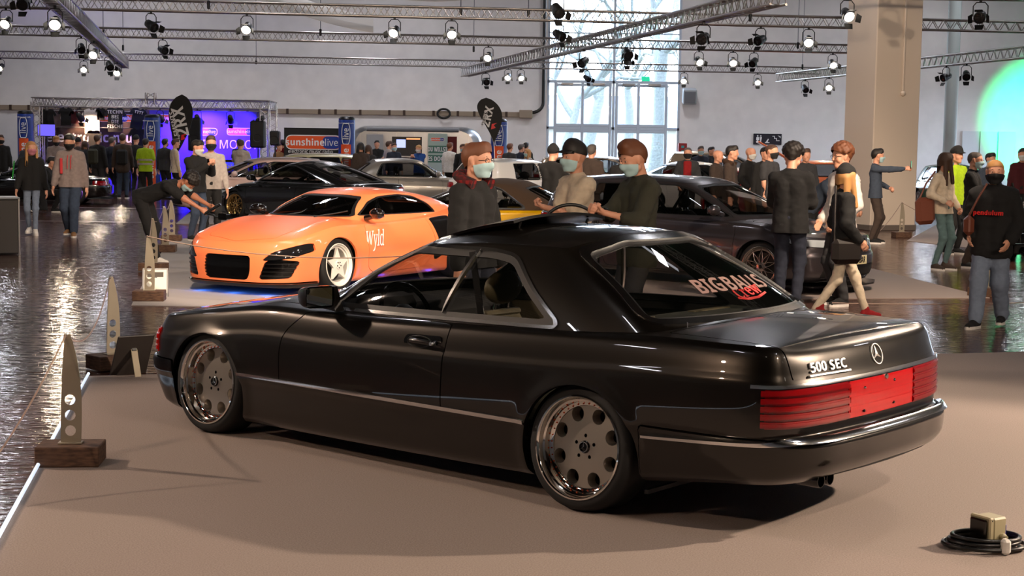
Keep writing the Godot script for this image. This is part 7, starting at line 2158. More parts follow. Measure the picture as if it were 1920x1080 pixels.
func gear(near: Array, C: Dictionary) -> void:
	var blk := mt("black_trim")
	# camera rig with hoop handle
	var q: Dictionary = near[2]
	var hd := hand_of(q, "R")
	var rig_node := thing("camera_rig", "black camera stabiliser with a hoop handle held by the olive jacket", "camera rig", hd.origin, 0.0)
	var hoop := []
	for k in 19:
		var a := PI * k / 18.0
		hoop.append(v3(-0.42 + cos(a) * 0.22 + 0.22, -0.13 + sin(a) * 0.17, 0.02))
	hoop.push_front(v3(0.02, -0.28, 0.02))
	hoop.append(v3(-0.42, -0.30, 0.02))
	obj("hoop", acc().tube(hoop, 0.014, 8), blk, rig_node)
	obj("grip", acc().rod(v3(0.0, 0.06, 0), v3(0, -0.2, 0), 0.018, 8, true), blk, rig_node)
	obj("motor", acc().lathe([[0, 0.03], [0.035, 0.03], [0.035, -0.03], [0, -0.03]], 14, Transform3D(Basis.IDENTITY, v3(-0.1, -0.16, 0.02))).rod(v3(0, -0.1, 0), v3(-0.1, -0.16, 0.02), 0.012), blk, rig_node)
	obj("camera", acc().box(v3(-0.15, -0.22, 0.03), v3(0.14, 0.1, 0.07), Basis.IDENTITY, 0.012).rod(v3(-0.2, -0.22, 0.03), v3(-0.32, -0.22, 0.06), 0.034, 12, true), mt("black_gloss"), rig_node)
	obj("wrist_watch", acc().lathe([[0.036, -0.012], [0.038, 0.0], [0.036, 0.012]], 14, Transform3D(Basis(Vector3.RIGHT, PI / 2), v3(0.0, 1.23, 0.30))), blk, q.node)
	# gimbal of the bending person
	q = near[7]
	hd = hand_of(q, "R")
	var gb := thing("camera_gimbal", "black camera on a gimbal held low over the orange car", "camera", hd.origin, 0.0)
	obj("handle", acc().rod(v3(-0.03, -0.02, 0), v3(0.20, 0.12, 0), 0.02, 8, true), blk, gb)
	obj("arm", acc().tube([v3(0.0, -0.01, 0), v3(0.1, -0.03, 0.02), v3(0.14, -0.06, 0.03), v3(0.22, -0.06, 0.04)], 0.016, 8), blk, gb)
	obj("camera_body", acc().box(v3(0.24, -0.05, 0.04), v3(0.12, 0.1, 0.08), Basis.IDENTITY, 0.012), mt("black_gloss"), gb)
	obj("lens", acc().lathe([[0, 0.0], [0.042, 0.0], [0.042, 0.05], [0.036, 0.055], [0.036, 0.12], [0.044, 0.13], [0.044, 0.17]], 16, Transform3D(Basis(Vector3.BACK, -PI / 2), v3(0.29, -0.045, 0.04))), mt("black_gloss"), gb)
	# phones
	for k in [12, 13]:
		q = near[k]
		var a := hand_of(q, "R").origin
		if k == 13: a = (a + hand_of(q, "L").origin) / 2
		var ph := thing("mobile_phone", ["black phone held up beside the pillar", "black phone held in both hands by the black jacket"][k - 12], "phone", a + v3(0, 0.06, 0.0), q.node.rotation.y)
		obj("case", acc().box(v3(0, 0.01, 0.02), v3(0.08 if k == 12 else 0.15, 0.15 if k == 12 else 0.08, 0.012), Basis.IDENTITY, 0.004), mt("black_gloss"), ph)
	# bags
	q = near[4]
	var bg := thing("handbag", "dark brown leather handbag carried by the person in white trousers", "bag", q.node.position + v3(0.0, 0.62, 0.17), 0.3)
	obj("pouch", acc().box(v3(0, 0.12, 0), v3(0.34, 0.26, 0.12), Basis.IDENTITY, 0.05), mt("leather_brown", Color(0.09, 0.06, 0.045), 0.5), bg)
	obj("strap", acc().tube([v3(-0.14, 0.22, 0), v3(-0.12, 0.5, -0.05), v3(-0.08, 0.78, -0.12)], 0.012, 6), mt("leather_brown"), bg)
	q = near[10]
	bg = thing("shoulder_bag", "tan brown shoulder bag at the hip of the cream blouse", "bag", q.node.position + v3(-0.30, 0.68, 0.12), 0.2)
	obj("pouch", acc().box(v3(0, 0.2, 0), v3(0.3, 0.4, 0.14), Basis(Vector3.BACK, 0.08), 0.06), mt("leather_tan", Color(0.42, 0.22, 0.15), 0.5), bg)
	obj("strap", acc().tube([v3(-0.1, 0.36, 0), v3(0.0, 0.6, 0.0), v3(0.16, 0.78, -0.04)], 0.014, 6), mt("leather_tan"), bg)
	q = near[6]
	var cam := thing("slr_camera", "black camera hanging at the hip of the pale jeans wearer", "camera", q.node.position + v3(0.26, 0.74, 0.08), 0.2)
	obj("body", acc().box(v3(0, 0.06, 0), v3(0.15, 0.11, 0.07), Basis.IDENTITY, 0.015), blk, cam)
	obj("lens", acc().rod(v3(0, 0.05, 0.03), v3(0.05, 0.0, 0.14), 0.04, 12, true), mt("black_gloss"), cam)
	obj("strap", acc().tube([v3(0.0, 0.12, 0), v3(-0.02, 0.4, -0.02), v3(-0.08, 0.72, -0.06)], 0.012, 5), blk, cam)
	bg = thing("shoulder_bag", "small brown patterned bag on the strap across the black hoodie", "bag", q.node.position + v3(-0.27, 0.95, 0.10), -0.2)
	obj("pouch", acc().box(v3(0, 0.08, 0), v3(0.10, 0.2, 0.16), Basis.IDENTITY, 0.04), mt("leather_tan"), bg)
	obj("strap", acc().tube([v3(0.0, 0.18, 0), v3(0.08, 0.36, 0.03), v3(0.16, 0.5, 0.0)], 0.012, 5), mt("leather_tan"), bg)
	# lettering on the clothes
	put_text("chest_lettering", "pendulum", 0.062, Transform3D(Basis(Vector3.RIGHT, -0.10), v3(0.0, 1.16, 0.162)), mt("sticker_red", Color(0.85, 0.05, 0.05), 0.5), near[6].node, 0.012, "Droid Sans", true, true)
	var hd9: Node3D = near[8].node
	for sg in [-0.02, 0.04]: obj("hood_cord", acc().tube([v3(sg, 1.46, 0.10), v3(sg, 1.38, 0.155), v3(sg, 1.22, 0.165)], 0.008, 5), mt("cord_red", Color(0.75, 0.2, 0.22), 0.8), hd9)
	obj("chest_print", acc().box(v3(-0.13, 1.27, 0.14), v3(0.05, 0.28, 0.03), Basis.IDENTITY, 0.012), mt("cord_red"), hd9)
	obj("sleeve_print", acc().box(v3(-0.31, 1.18, 0.02), v3(0.02, 0.34, 0.05), Basis(Vector3.BACK, -0.12), 0.008), mt("print_green", Color(0.05, 0.55, 0.15), 0.7), near[9].node)
	obj("checked_collar", acc().tube([v3(-0.11, 1.47, 0.07), v3(-0.12, 1.50, -0.02), v3(-0.08, 1.53, -0.10), v3(0.0, 1.54, -0.125), v3(0.08, 1.53, -0.10), v3(0.12, 1.50, -0.02), v3(0.11, 1.47, 0.07)], 0.042, 10), mt("check_red", Color(0.8, 0.8, 0.8), 0.9, 0.0, {"tex": check_tex(), "scale": 9.0}), near[0].node)

func check_tex() -> Texture2D:
	var im := Image.create(32, 32, false, Image.FORMAT_RGB8)
	for y in 32:
		for x in 32:
			var k := int(x % 16 < 8) + int(y % 16 < 8)
			im.set_pixel(x, y, [Color(0.02, 0.01, 0.01), Color(0.28, 0.02, 0.03), Color(0.6, 0.04, 0.06)][k])
	return ImageTexture.create_from_image(im)

# ---------------------------------------------------------------- stands along the rear wall, barriers and small things
func pill(parent: Node3D, c: Vector3, w: float, big := "sunshine", small := "live") -> void:
	var h := w * 0.26
	var org := mt("print_orange", Color(0.85, 0.30, 0.05), 0.6)
	var blu := mt("print_blue", Color(0.04, 0.20, 0.55), 0.6)
	var wh := mt("print_white", Color(0.85, 0.85, 0.85), 0.6)
	var n := node("logo", parent, Transform3D(Basis.IDENTITY, c))
	obj("outline", acc().prism(rounded([[-w / 2, -h / 2], [w / 2, -h / 2], [w / 2, h / 2], [-w / 2, h / 2]], h * 0.44, 6), 0.006), wh, n)
	obj("field", acc().prism(rounded([[-w * 0.485, -h * 0.44], [w * 0.485, -h * 0.44], [w * 0.485, h * 0.44], [-w * 0.485, h * 0.44]], h * 0.4, 6), 0.012), org, n)
	obj("pill", acc().prism(rounded([[w * 0.16, -h * 0.42], [w * 0.475, -h * 0.42], [w * 0.475, h * 0.42], [w * 0.16, h * 0.42]], h * 0.38, 6), 0.018), blu, n)
	put_text("lettering", big, h * 0.62, Transform3D(Basis.IDENTITY, Vector3(-w * 0.15, 0, 0.012)), wh, n, 0.006, "Droid Sans", true)
	put_text("lettering", small, h * 0.62, Transform3D(Basis.IDENTITY, Vector3(w * 0.32, 0, 0.014)), wh, n, 0.006)

func shirt(c: Vector3, s: float, m: Material, lab: String, lines := [], tilt := 0.0) -> void:
	var t := thing("hanging_shirt", lab, "shirt", c, 0.0, "shirts at the merchandise stand")
	t.rotation.z = tilt
	obj("fabric", acc().prism(poly([[-0.10, 0.36], [-0.24, 0.31], [-0.36, 0.10], [-0.27, 0.05], [-0.22, 0.14], [-0.23, -0.42], [0.23, -0.42], [0.22, 0.14], [0.27, 0.05], [0.36, 0.10], [0.24, 0.31], [0.10, 0.36], [0.05, 0.31], [-0.05, 0.31]]), 0.05, Transform3D(Basis.IDENTITY.scaled(Vector3(s, s, 1)), Vector3.ZERO)), m, t)
	obj("hanger", acc().rod(Vector3(0, 0.30 * s, 0), Vector3(0, 0.46 * s, -0.02), 0.012, 5), mt("alu"), t)
	var y := 0.2
	for l in lines:
		put_text("lettering", l, 0.15 * s, Transform3D(Basis.IDENTITY, Vector3(0, y * s, 0.03)), mt("print_white"), t, 0.004, "Droid Sans", true)
		y -= 0.15

func inflatable(px: float, top: float, d: float, lab: String) -> void:
	var p := at(px, 300, d)
	var h: float = at(px, top, d).y
	var t := thing("inflatable_column", lab, "inflatable", Vector3(p.x, 0, p.z), 0.0, "blue inflatable advertising columns")
	obj("tube", acc().lathe([[0.0, 0.0], [0.25, 0.0], [0.26, 0.1], [0.26, h - 0.12], [0.25, h - 0.1]], 24), mt("inflatable_blue", Color(0.03, 0.16, 0.45), 0.4), t)
	obj("cap", acc().lathe([[0.25, h - 0.1], [0.255, h - 0.06], [0.2, h], [0.0, h + 0.02]], 24), mt("black_trim"), t)
	obj("orange_panel", acc().lathe([[0.264, 0.1], [0.264, h * 0.66]], 10, Transform3D.IDENTITY, 0.95, PI - 0.95), mt("print_orange", Color(0.85, 0.30, 0.05), 0.6), t)
	var ring := []
	for k in 33:
		var a := TAU * k / 32.0
		var x := cos(a) * 0.13
		var y := h * 0.79 + clampf(sin(a) * 0.42, -0.32, 0.32)
		ring.append(Vector3(x, y, sqrt(0.27 * 0.27 - x * x)))
	obj("oval_outline", acc().tube(ring, 0.012, 5, false), mt("print_white"), t)
	put_text("lettering", "live", 0.24, Transform3D(Basis(Vector3.BACK, PI / 2), Vector3(0.0, h * 0.79, 0.258)), mt("print_white"), t, 0.03)
	put_text("lettering", "sunshine", 0.25, Transform3D(Basis(Vector3.BACK, PI / 2), Vector3(0.0, h * 0.40, 0.258)), mt("print_white"), t, 0.03, "Droid Sans", true)
	put_text("lettering", "electronic music radio", 0.05, Transform3D(Basis.IDENTITY, Vector3(0.0, h - 0.2, 0.25)), mt("print_white"), t, 0.02)

func beach_flag(px: float, top: float, bot: float, d: float, tilt: float, lab: String) -> void:
	var p := at(px, 300, d)
	var h: float = at(px, top, d).y
	var t := thing("teardrop_flag", lab, "flag", Vector3(p.x, 0, p.z), 0.0, "teardrop advertising flags")
	var b: float = at(px, bot, d).y
	var L := h - b
	var w := 0.72
	var pts := []
	for k in 25:
		var u := k / 24.0
		pts.append([w * 0.55 * pow(sin(PI * pow(u, 1.6)), 0.6) - tilt * (1 - u) * 0.5, b + L * u])
	var out := []
	for k in 25:
		var u := 1.0 - k / 24.0
		out.append([-w * 0.45 * pow(sin(PI * pow(u, 2.4)), 0.6) - tilt * (1 - u) * 0.5, b + L * u])
	var pl := poly(pts + out.slice(1, 24))
	obj("cloth", acc().prism(pl, 0.02), mt("flag_black", Color(0.03, 0.022, 0.02), 0.7), t)
	var cen := b + L * 0.58
	var sl := Basis(Vector3.BACK, PI / 2 + 0.22 * signf(tilt))
	put_text("logo_letters", "2RX", L * 0.26, Transform3D(sl, Vector3(-tilt * 0.10, cen, 0.014)), mt("print_white"), t, 0.006, "Droid Sans", true, true)
	put_text("lettering", "ELEMENTS", L * 0.10, Transform3D(sl, Vector3(-tilt * 0.15 - 0.14, cen - 0.16, 0.014)), mt("print_white"), t, 0.006, "Droid Sans", true)
	obj("red_mark", acc().prism(poly([[0, 0], [0.14, 0.05], [0.08, 0.13], [0.18, 0.2], [0.02, 0.16]]), 0.01, Transform3D(Basis.IDENTITY, Vector3(0.06 - tilt * 0.2, b + L * 0.30, 0.014))), mt("sticker_red", Color(0.85, 0.05, 0.05), 0.5), t)
	obj("pole", acc().tube([Vector3(-tilt * 0.7, 0.0, -0.02), Vector3(-tilt * 0.5, b, -0.02), Vector3(-tilt * 0.1 - 0.1, b + L * 0.6, -0.02)], 0.018, 6), mt("alu"), t)
	obj("foot", acc().box(Vector3(-tilt * 0.7, 0.03, 0), Vector3(0.45, 0.05, 0.45), Basis.IDENTITY, 0.01), mt("black_trim"), t)

func stands() -> void:
	var d := 52.0
	var L := at(70, 300, d)
	var R := at(497, 300, d)
	var y: float = at(283, 194, d).y
	var fr := thing("stand_frame", "silver truss portal framing the merchandise and music stand", "truss", Vector3(L.x, 0, -d))
	var wd := R.x - L.x
	for q in [[0.0, 0.0], [wd, 0.0], [0.0, -1.6], [wd, -1.6]]: truss(Vector3(q[0], 0, q[1]), Vector3(q[0], y, q[1]), "", 0.29, true, fr, 0.022)
	for z in [0.0, -1.6]: truss(Vector3(-0.14, y, z), Vector3(wd + 0.14, y, z), "", 0.29, true, fr, 0.022)
	for x in [0.0, wd]: truss(Vector3(x, y, 0), Vector3(x, y, -1.6), "", 0.29, true, fr, 0.022)
	var zb := -d - 1.28
	var mid: float = at(284, 300, d + 1.5).x
	var x0: float = at(80, 300, d + 1.5).x
	var x1: float = at(489, 300, d + 1.5).x
	var hb := y - 0.2
	var lp := thing("backdrop_banner", "brown printed backdrop with round edged logos behind the hanging shirts", "banner", Vector3((x0 + mid) / 2, 0, zb))
	obj("cloth", acc().box(Vector3(0, hb / 2, 0), Vector3(mid - x0, hb, 0.04)), mt("backdrop_brown", Color(0.36, 0.28, 0.25), 0.7, 0.0, {"tex": noise_tex(128, 0.03, Color(0.5, 0.45, 0.42), Color(1, 1, 1), 4, 33), "scale": 0.4}), lp)
	for q in [[145, 222], [216, 222], [250, 222]]: pill(lp, Vector3(at(q[0], q[1], d + 1.5).x - (x0 + mid) / 2, at(q[0], q[1], d + 1.5).y, 0.03), 1.02)
	put_text("big_lettering", "electronic music", 0.46, Transform3D(Basis.IDENTITY, Vector3(0.1, at(180, 258, d).y, 0.04)), mt("print_white"), lp, 0.01, "Droid Sans", true)
	var rp := thing("backdrop_banner", "violet lit backdrop with lettering behind the music desk", "banner", Vector3((x1 + mid) / 2, 0, zb))
	obj("cloth", acc().box(Vector3(0, hb / 2, 0), Vector3(x1 - mid, hb, 0.04)), mt("backdrop_violet", Color(0.28, 0.22, 0.5), 0.7), rp)
	for q in [[313, 222], [383, 247], [455, 247]]: pill(rp, Vector3(at(q[0], q[1], d + 1.5).x - (x1 + mid) / 2, at(q[0], q[1], d + 1.5).y, 0.03), 1.02)
	put_text("big_lettering", "RS MOTOR", 0.42, Transform3D(Basis.IDENTITY, Vector3(at(436, 271, d + 1.5).x - (x1 + mid) / 2, at(436, 271, d + 1.5).y, 0.04)), mt("print_white"), rp, 0.01)
	var rail := thing("clothes_rail", "thin metal rail with clothes at the merchandise stand", "rail", Vector3((L.x + mid) / 2, 0, -d - 0.7))
	for yy in [at(170, 207, d).y, at(170, 239, d).y]: obj("bar", acc().rod(Vector3(L.x - mid, 0, 0) * 0.5 + Vector3(0, yy, 0), Vector3(mid - L.x, 0, 0) * 0.5 + Vector3(0, yy, 0), 0.02, 6, true), mt("alu"), rail)
	for sg in [-1.0, 1.0]: obj("post", acc().rod(Vector3((mid - L.x) * 0.49 * sg, 0, 0), Vector3((mid - L.x) * 0.49 * sg, at(170, 207, d).y, 0), 0.02, 6), mt("alu"), rail)
	var dk := mt("cloth_charcoal"); var bk := mt("cloth_black"); var wh := mt("cloth_white")
	for q in [[90, 222, 0.9, bk, "black shirt with a paper tag hanging at the stand corner", [], 0.1], [124, 217, 0.8, bk, "black top hanging beside the first logo", [], 0.0], [140, 219, 0.55, mt("cloth_maroon"), "small maroon top hanging between the logos", [], 0.0], [173, 225, 1.1, wh, "white shirt hanging in the middle of the stand", [], 0.0], [189, 213, 0.55, bk, "small black top next to the white shirt", [], 0.0], [216, 222, 1.1, dk, "dark shirt with large white words", ["TECHN", "BEI", "DIE", "FISCHE"], 0.0], [259, 221, 0.95, mt("cloth_navy"), "navy shirt with a pale print hanging askew", ["TTTT"], -0.2], [176, 259, 0.8, bk, "black shirt with white tags below the rail", [], 0.0], [258, 258, 0.9, bk, "black shirt with a yellow stripe below the rail", [], 0.0]]:
		shirt(at(q[0], q[1], d + 0.62), q[2], q[3], q[4], q[5], q[6])
	var ct := thing("sales_counter", "long dark sales counter under the hanging shirts", "counter", Vector3((L.x + mid) / 2, 0, -d - 0.3))
	obj("front", acc().box(Vector3(0, 0.5, 0), Vector3(mid - L.x - 0.7, 1.0, 0.5), Basis.IDENTITY, 0.02), mt("counter_dark", Color(0.06, 0.05, 0.05), 0.5), ct)
	obj("top", acc().box(Vector3(0, 1.02, 0), Vector3(mid - L.x - 0.6, 0.04, 0.6), Basis.IDENTITY, 0.01), mt("pale_grey", Color(0.62, 0.63, 0.64), 0.5), ct)
	var sc := thing("lit_screen", "small glowing violet screen at the corner of the stand", "screen", at(87, 244, d - 0.1))
	obj("case", acc().box(Vector3(0, 0, -0.03), Vector3(0.62, 0.42, 0.06), Basis.IDENTITY, 0.01), mt("black_trim"), sc)
	obj("screen", acc().box(Vector3(0, 0, 0.005), Vector3(0.58, 0.38, 0.01)), mt("screen_violet", Color(0.45, 0.4, 0.95), 0.4, 0.0, {"glow": 0.8}), sc)
	obj("stand_pole", acc().rod(Vector3(0, -0.2, -0.04), Vector3(0, -at(87, 244, d).y, -0.04), 0.03, 8), mt("black_trim"), sc)
	# music desk and loudspeakers
	var dj := thing("music_desk", "music desk with a glowing blue front on the violet stage", "desk", Vector3(at(425, 300, d - 0.4).x, 0, -d + 0.4))
	obj("body", acc().box(Vector3(0, 0.55, 0), Vector3(1.7, 1.1, 0.6), Basis.IDENTITY, 0.02), mt("black_trim"), dj)
	obj("lit_front_screen", acc().box(Vector3(0, 0.85, 0.31), Vector3(1.6, 0.34, 0.02)), mt("screen_blue", Color(0.25, 0.25, 1.0), 0.4, 0.0, {"glow": 0.9}), dj)
	put_text("lettering", "sunshine", 0.28, Transform3D(Basis.IDENTITY, Vector3(0.0, 0.85, 0.325)), mt("print_white"), dj, 0.01, "Droid Sans", true)
	for q in [[366, 252, 0.62, 1.5, "tall dark loudspeaker at the edge of the violet stage"], [484, 252, 0.7, 1.2, "dark loudspeaker beside the truss post on the violet stage"], [516, 259, 0.42, 0.62, "black loudspeaker on a stand by the black banner"]]:
		var c := at(q[0], q[1], d - 0.6 if q[0] != 516 else d - 3.6)
		var sp := thing("loudspeaker", q[4], "speaker", Vector3(c.x, 0, c.z))
		obj("cabinet", acc().box(Vector3(0, c.y, 0), Vector3(q[2] * 0.7, q[3] * 0.75, 0.4), Basis.IDENTITY, 0.04), mt("black_trim"), sp)
		obj("cone", acc().lathe([[0.0, -0.03], [0.12, 0.0], [0.14, 0.01]], 16, Transform3D(Basis(Vector3.RIGHT, PI / 2), Vector3(0, c.y - q[3] * 0.1, 0.2))), mt("black_rubber"), sp)
		obj("tripod", acc().rod(Vector3(0, c.y, 0), Vector3(0, 0.5, 0), 0.025, 8).rod(Vector3(0, 0.6, 0), Vector3(0.35, 0, 0.2), 0.018, 6).rod(Vector3(0, 0.6, 0), Vector3(-0.35, 0, 0.2), 0.018, 6).rod(Vector3(0, 0.6, 0), Vector3(0, 0, -0.38), 0.018, 6), mt("black_trim"), sp)
	for q in [[300, 0.2, 1], [432, 0.0, 0], [488, -0.5, 1]]:
		var hp := Vector3(at(q[0], 200, d).x, y - 0.155, -d)
		stage_lamp(hp, Vector3(hp.x + q[1] * 3.0, 1.4, zb), q[2] == 1, "violet stage light on the stand frame" if q[2] == 1 else "black stage light in the middle of the stand frame", 60.0 if q[2] == 1 else 0.0, Color(0.22, 0.12, 1.0), 55.0)
	stage_lamp(Vector3(at(370, 200, d).x, y - 0.155, -d), Vector3(at(370, 200, d).x, 1.5, zb), true, "violet stage light above the music desk", 80.0, Color(0.25, 0.14, 1.0), 60.0)
	stage_lamp(Vector3(at(150, 200, d).x, y - 0.155, -d), Vector3(at(170, 200, d).x, 1.5, zb), true, "warm stage light above the hanging shirts", 9.0, Color(1, 0.8, 0.65), 55.0)
	var tw := truss(at(283, 190, d) - Vector3(0, 0.1, 0), at(283, 174, d), "short truss stub standing up on the stand frame", 0.3)
	inflatable(49, 208, 50.0, "blue inflatable column beside the merchandise stand")
	inflatable(286, 215, 50.0, "blue inflatable column between shirts and violet stage")
	inflatable(650, 219, 48.0, "blue inflatable column in front of the black banner")
	inflatable(935, 223, 49.0, "blue inflatable column past the caravan")
	beach_flag(342, 177, 300, 45.0, 0.5, "black teardrop flag with white letters before the violet stage")
	beach_flag(910, 183, 268, 46.0, -0.5, "black teardrop flag with white letters at the end of the caravan")
	# black banner with the large logo
	var bc := at(588, 300, 50.5)
	var bb := thing("logo_banner", "black banner with a large orange and blue logo", "banner", Vector3(bc.x, 0, bc.z))
	var bt: float = at(588, 240, 50.5).y
	obj("cloth", acc().box(Vector3(0, bt / 2, 0), Vector3(1.95, bt, 0.04)), mt("flag_black"), bb)
	pill(bb, Vector3(0, at(588, 267, 50.5).y, 0.03), 1.85)
	put_text("lettering", "electronic music radio", 0.15, Transform3D(Basis.IDENTITY, Vector3(-0.1, at(588, 284, 50.5).y, 0.024)), mt("print_white"), bb, 0.006)
	caravan()

func caravan() -> void:
	var d := 57.0
	var a := at(655, 300, d)
	var b := at(905, 300, d)
	var h: float = at(780, 237, d).y
	var w := b.x - a.x
	var t := thing("food_caravan", "polished silver food caravan with rounded ends and a serving hatch", "caravan", Vector3((a.x + b.x) / 2, 0, -d))
	var sil := mt("caravan_skin", Color(0.62, 0.62, 0.62), 0.28, 0.85)
	var rows := []
	for i in 9:
		var z := -1.0 + 2.0 * i / 8.0
		var k := 1.0 - 0.12 * pow(absf(z), 4.0)
		var row := []
		for q in rounded([[-w / 2, 0.35], [-w / 2, h], [w / 2, h], [w / 2, 0.35]], 0.8, 7): row.append(Vector3(q.x * k, (q.y - 1.2) * k + 1.2, z))
		row.append(row[0])
		rows.append(row)
	var sk := acc().sheet(rows, Vector3.ZERO)
	for e in [0, 8]:
		for c in rows[e].size() - 1: sk.flat(rows[e][c], rows[e][c + 1], Vector3(0, 1.2, -1.0 if e == 0 else 1.0), Vector3(0, 0, -1 if e == 0 else 1))
	obj("shell", sk, sil, t)
	for k in 7:
		var x := -w / 2 * 0.8 + k * w * 0.8 / 6.0
		obj("seam", acc().box(Vector3(x, 1.3, 1.006), Vector3(0.025, 1.6, 0.012)), mt("alu"), t)
	var X := func(px: float) -> float: return at(px, 270, d - 1.0).x - (a.x + b.x) / 2
	obj("awning_roll", acc().rod(Vector3(X.call(688), h - 0.14, 1.1), Vector3(X.call(860), h - 0.14, 1.1), 0.07, 10, true), mt("grey_mid", Color(0.42, 0.43, 0.45), 0.6), t)
	obj("serving_hatch", acc().box(Vector3(X.call(763), 1.62, 1.0), Vector3(1.1, 0.7, 0.03)), mt("hatch_dark", Color(0.10, 0.06, 0.05), 0.5), t)
	obj("lit_menu_screen", acc().box(Vector3(X.call(752), 1.72, 1.03), Vector3(0.34, 0.3, 0.02)), mt("menu_glow", Color(0.75, 0.8, 1.0), 0.4, 0.0, {"glow": 0.9}), t)
	obj("hatch_light", acc().box(Vector3(X.call(775), 1.9, 1.03), Vector3(0.5, 0.05, 0.02)), mt("menu_warm", Color(1, 0.7, 0.45), 0.4, 0.0, {"glow": 0.9}), t)
	obj("counter_shelf", acc().box(Vector3(X.call(763), 1.24, 1.15), Vector3(1.3, 0.04, 0.3), Basis.IDENTITY, 0.01), mt("alu"), t)
	obj("door", acc().box(Vector3(X.call(703), 1.25, 1.01), Vector3(0.62, 1.6, 0.03), Basis.IDENTITY, 0.01), mt("pale_grey"), t)
	obj("red_curtain", acc().box(Vector3(X.call(848), 1.3, 1.01), Vector3(0.34, 1.4, 0.03)), mt("curtain_red", Color(0.35, 0.05, 0.04), 0.8), t)
	obj("wheel_cover", acc().lathe([[0, 0.02], [0.3, 0.0]], 20, Transform3D(Basis(Vector3.RIGHT, PI / 2), Vector3(0.2, 0.36, 1.0))), mt("black_rubber"), t)
	for x in [-1.2, 1.2]: obj("support_leg", acc().rod(Vector3(x, 0, 0.5), Vector3(x, 0.5, 0.5), 0.05, 8), mt("alu"), t)
	var pp := at(820, 300, d - 1.6)
	var ps := thing("poster_stand", "pale green poster stand with large words before the caravan", "poster", Vector3(pp.x, 0, pp.z))
	var yt: float = at(820, 250, d - 1.6).y
	obj("sheet", acc().box(Vector3(0, yt / 2, 0), Vector3(0.7, yt, 0.03)), mt("poster_pale", Color(0.62, 0.70, 0.66), 0.7), ps)
	pill(ps, Vector3(0, yt - 0.22, 0.02), 0.5)
	for k in 2:
		obj("word_band", acc().box(Vector3(0, yt - 0.58 - k * 0.34, 0.018), Vector3(0.66, 0.27, 0.01)), mt("poster_green", Color(0.25, 0.42, 0.36), 0.7), ps)
		put_text("lettering", ["DU WILLST", "ES DOCH"][k], 0.19, Transform3D(Basis.IDENTITY.scaled(Vector3(0.72 if k == 0 else 0.9, 1.15, 1)), Vector3(0, yt - 0.58 - k * 0.34, 0.026)), mt("print_white"), ps, 0.006, "Droid Sans", true)

# ---- barriers
func fin_post(base: Vector3, turn: float, lab: String) -> Vector3:
	var t := thing("barrier_post", lab, "barrier post", base, turn, "barrier posts with wooden feet")
	var wood := mt("foot_wood", Color(0.45, 0.33, 0.25), 0.75, 0.0, {"tex": noise_tex(128, 0.04, Color(0.45, 0.4, 0.36), Color(1, 1, 1), 4, 41, false, 6.0), "scale": 2.0})
	obj("foot", acc().box(Vector3(0, 0.055, 0), Vector3(0.34, 0.11, 0.24), Basis.IDENTITY, 0.005), wood, t)
	# flat blade with three round holes, curved at one edge
	var sh := Shell.new()
	sh.nr = 41; sh.nc = 13
	for i in 41:
		var u := i / 40.0
		var wr := 0.052 * (1.0 - pow(u, 3.2)) + 0.004 + 0.008 * sin(u * 3.0)
		for j in 13:
			sh.P.append(Vector3(lerpf(-0.052 + 0.03 * u * u, wr, j / 12.0), 0.11 + u * 0.60, 0.0))
			sh.N.append(Vector3(0, 0, 1))
	var f := sh.field(func(p): return minf(minf(Vector2(p.x, p.y - 0.18).length(), Vector2(p.x, p.y - 0.265).length()), Vector2(p.x, p.y - 0.35).length()) - 0.029)
	var blade := emit(sh, [f], 0.003, 0.006)
	var back := Shell.new()
	back.nr = sh.nr; back.nc = sh.nc; back.P = sh.P
	for k in sh.N.size(): back.N.append(Vector3(0, 0, -1))
	blade.add(emit(back, [f], 0.003), Transform3D.IDENTITY)
	obj("blade", blade, mt("post_metal", Color(0.60, 0.56, 0.49), 0.42, 0.35), t)
	obj("base_plate", acc().box(Vector3(0, 0.114, 0), Vector3(0.13, 0.008, 0.07), Basis.IDENTITY, 0.002), mt("post_metal"), t)
	obj("eyelet", acc().lathe([[0.006, 0.006], [0.011, 0.004], [0.011, -0.004], [0.006, -0.006]], 12, Transform3D(Basis(Vector3.RIGHT, PI / 2), Vector3(-0.02, 0.705, 0))), mt("chrome"), t)
	return base + Basis(Vector3.UP, turn) * Vector3(-0.02, 0.705, 0)

func rope(a: Vector3, b: Vector3, sag: float, lab: String) -> void:
	var pts := []
	for k in 21:
		var u := k / 20.0
		pts.append(a.lerp(b, u) - Vector3(0, sag * 4.0 * u * (1 - u), 0))
	tag(obj("rope_barrier", acc().tube(pts, 0.005 if a.z > -14 else 0.006, 5), mt("cord_pale", Color(0.55, 0.47, 0.42), 0.8)), lab, "cord", "barrier cords")

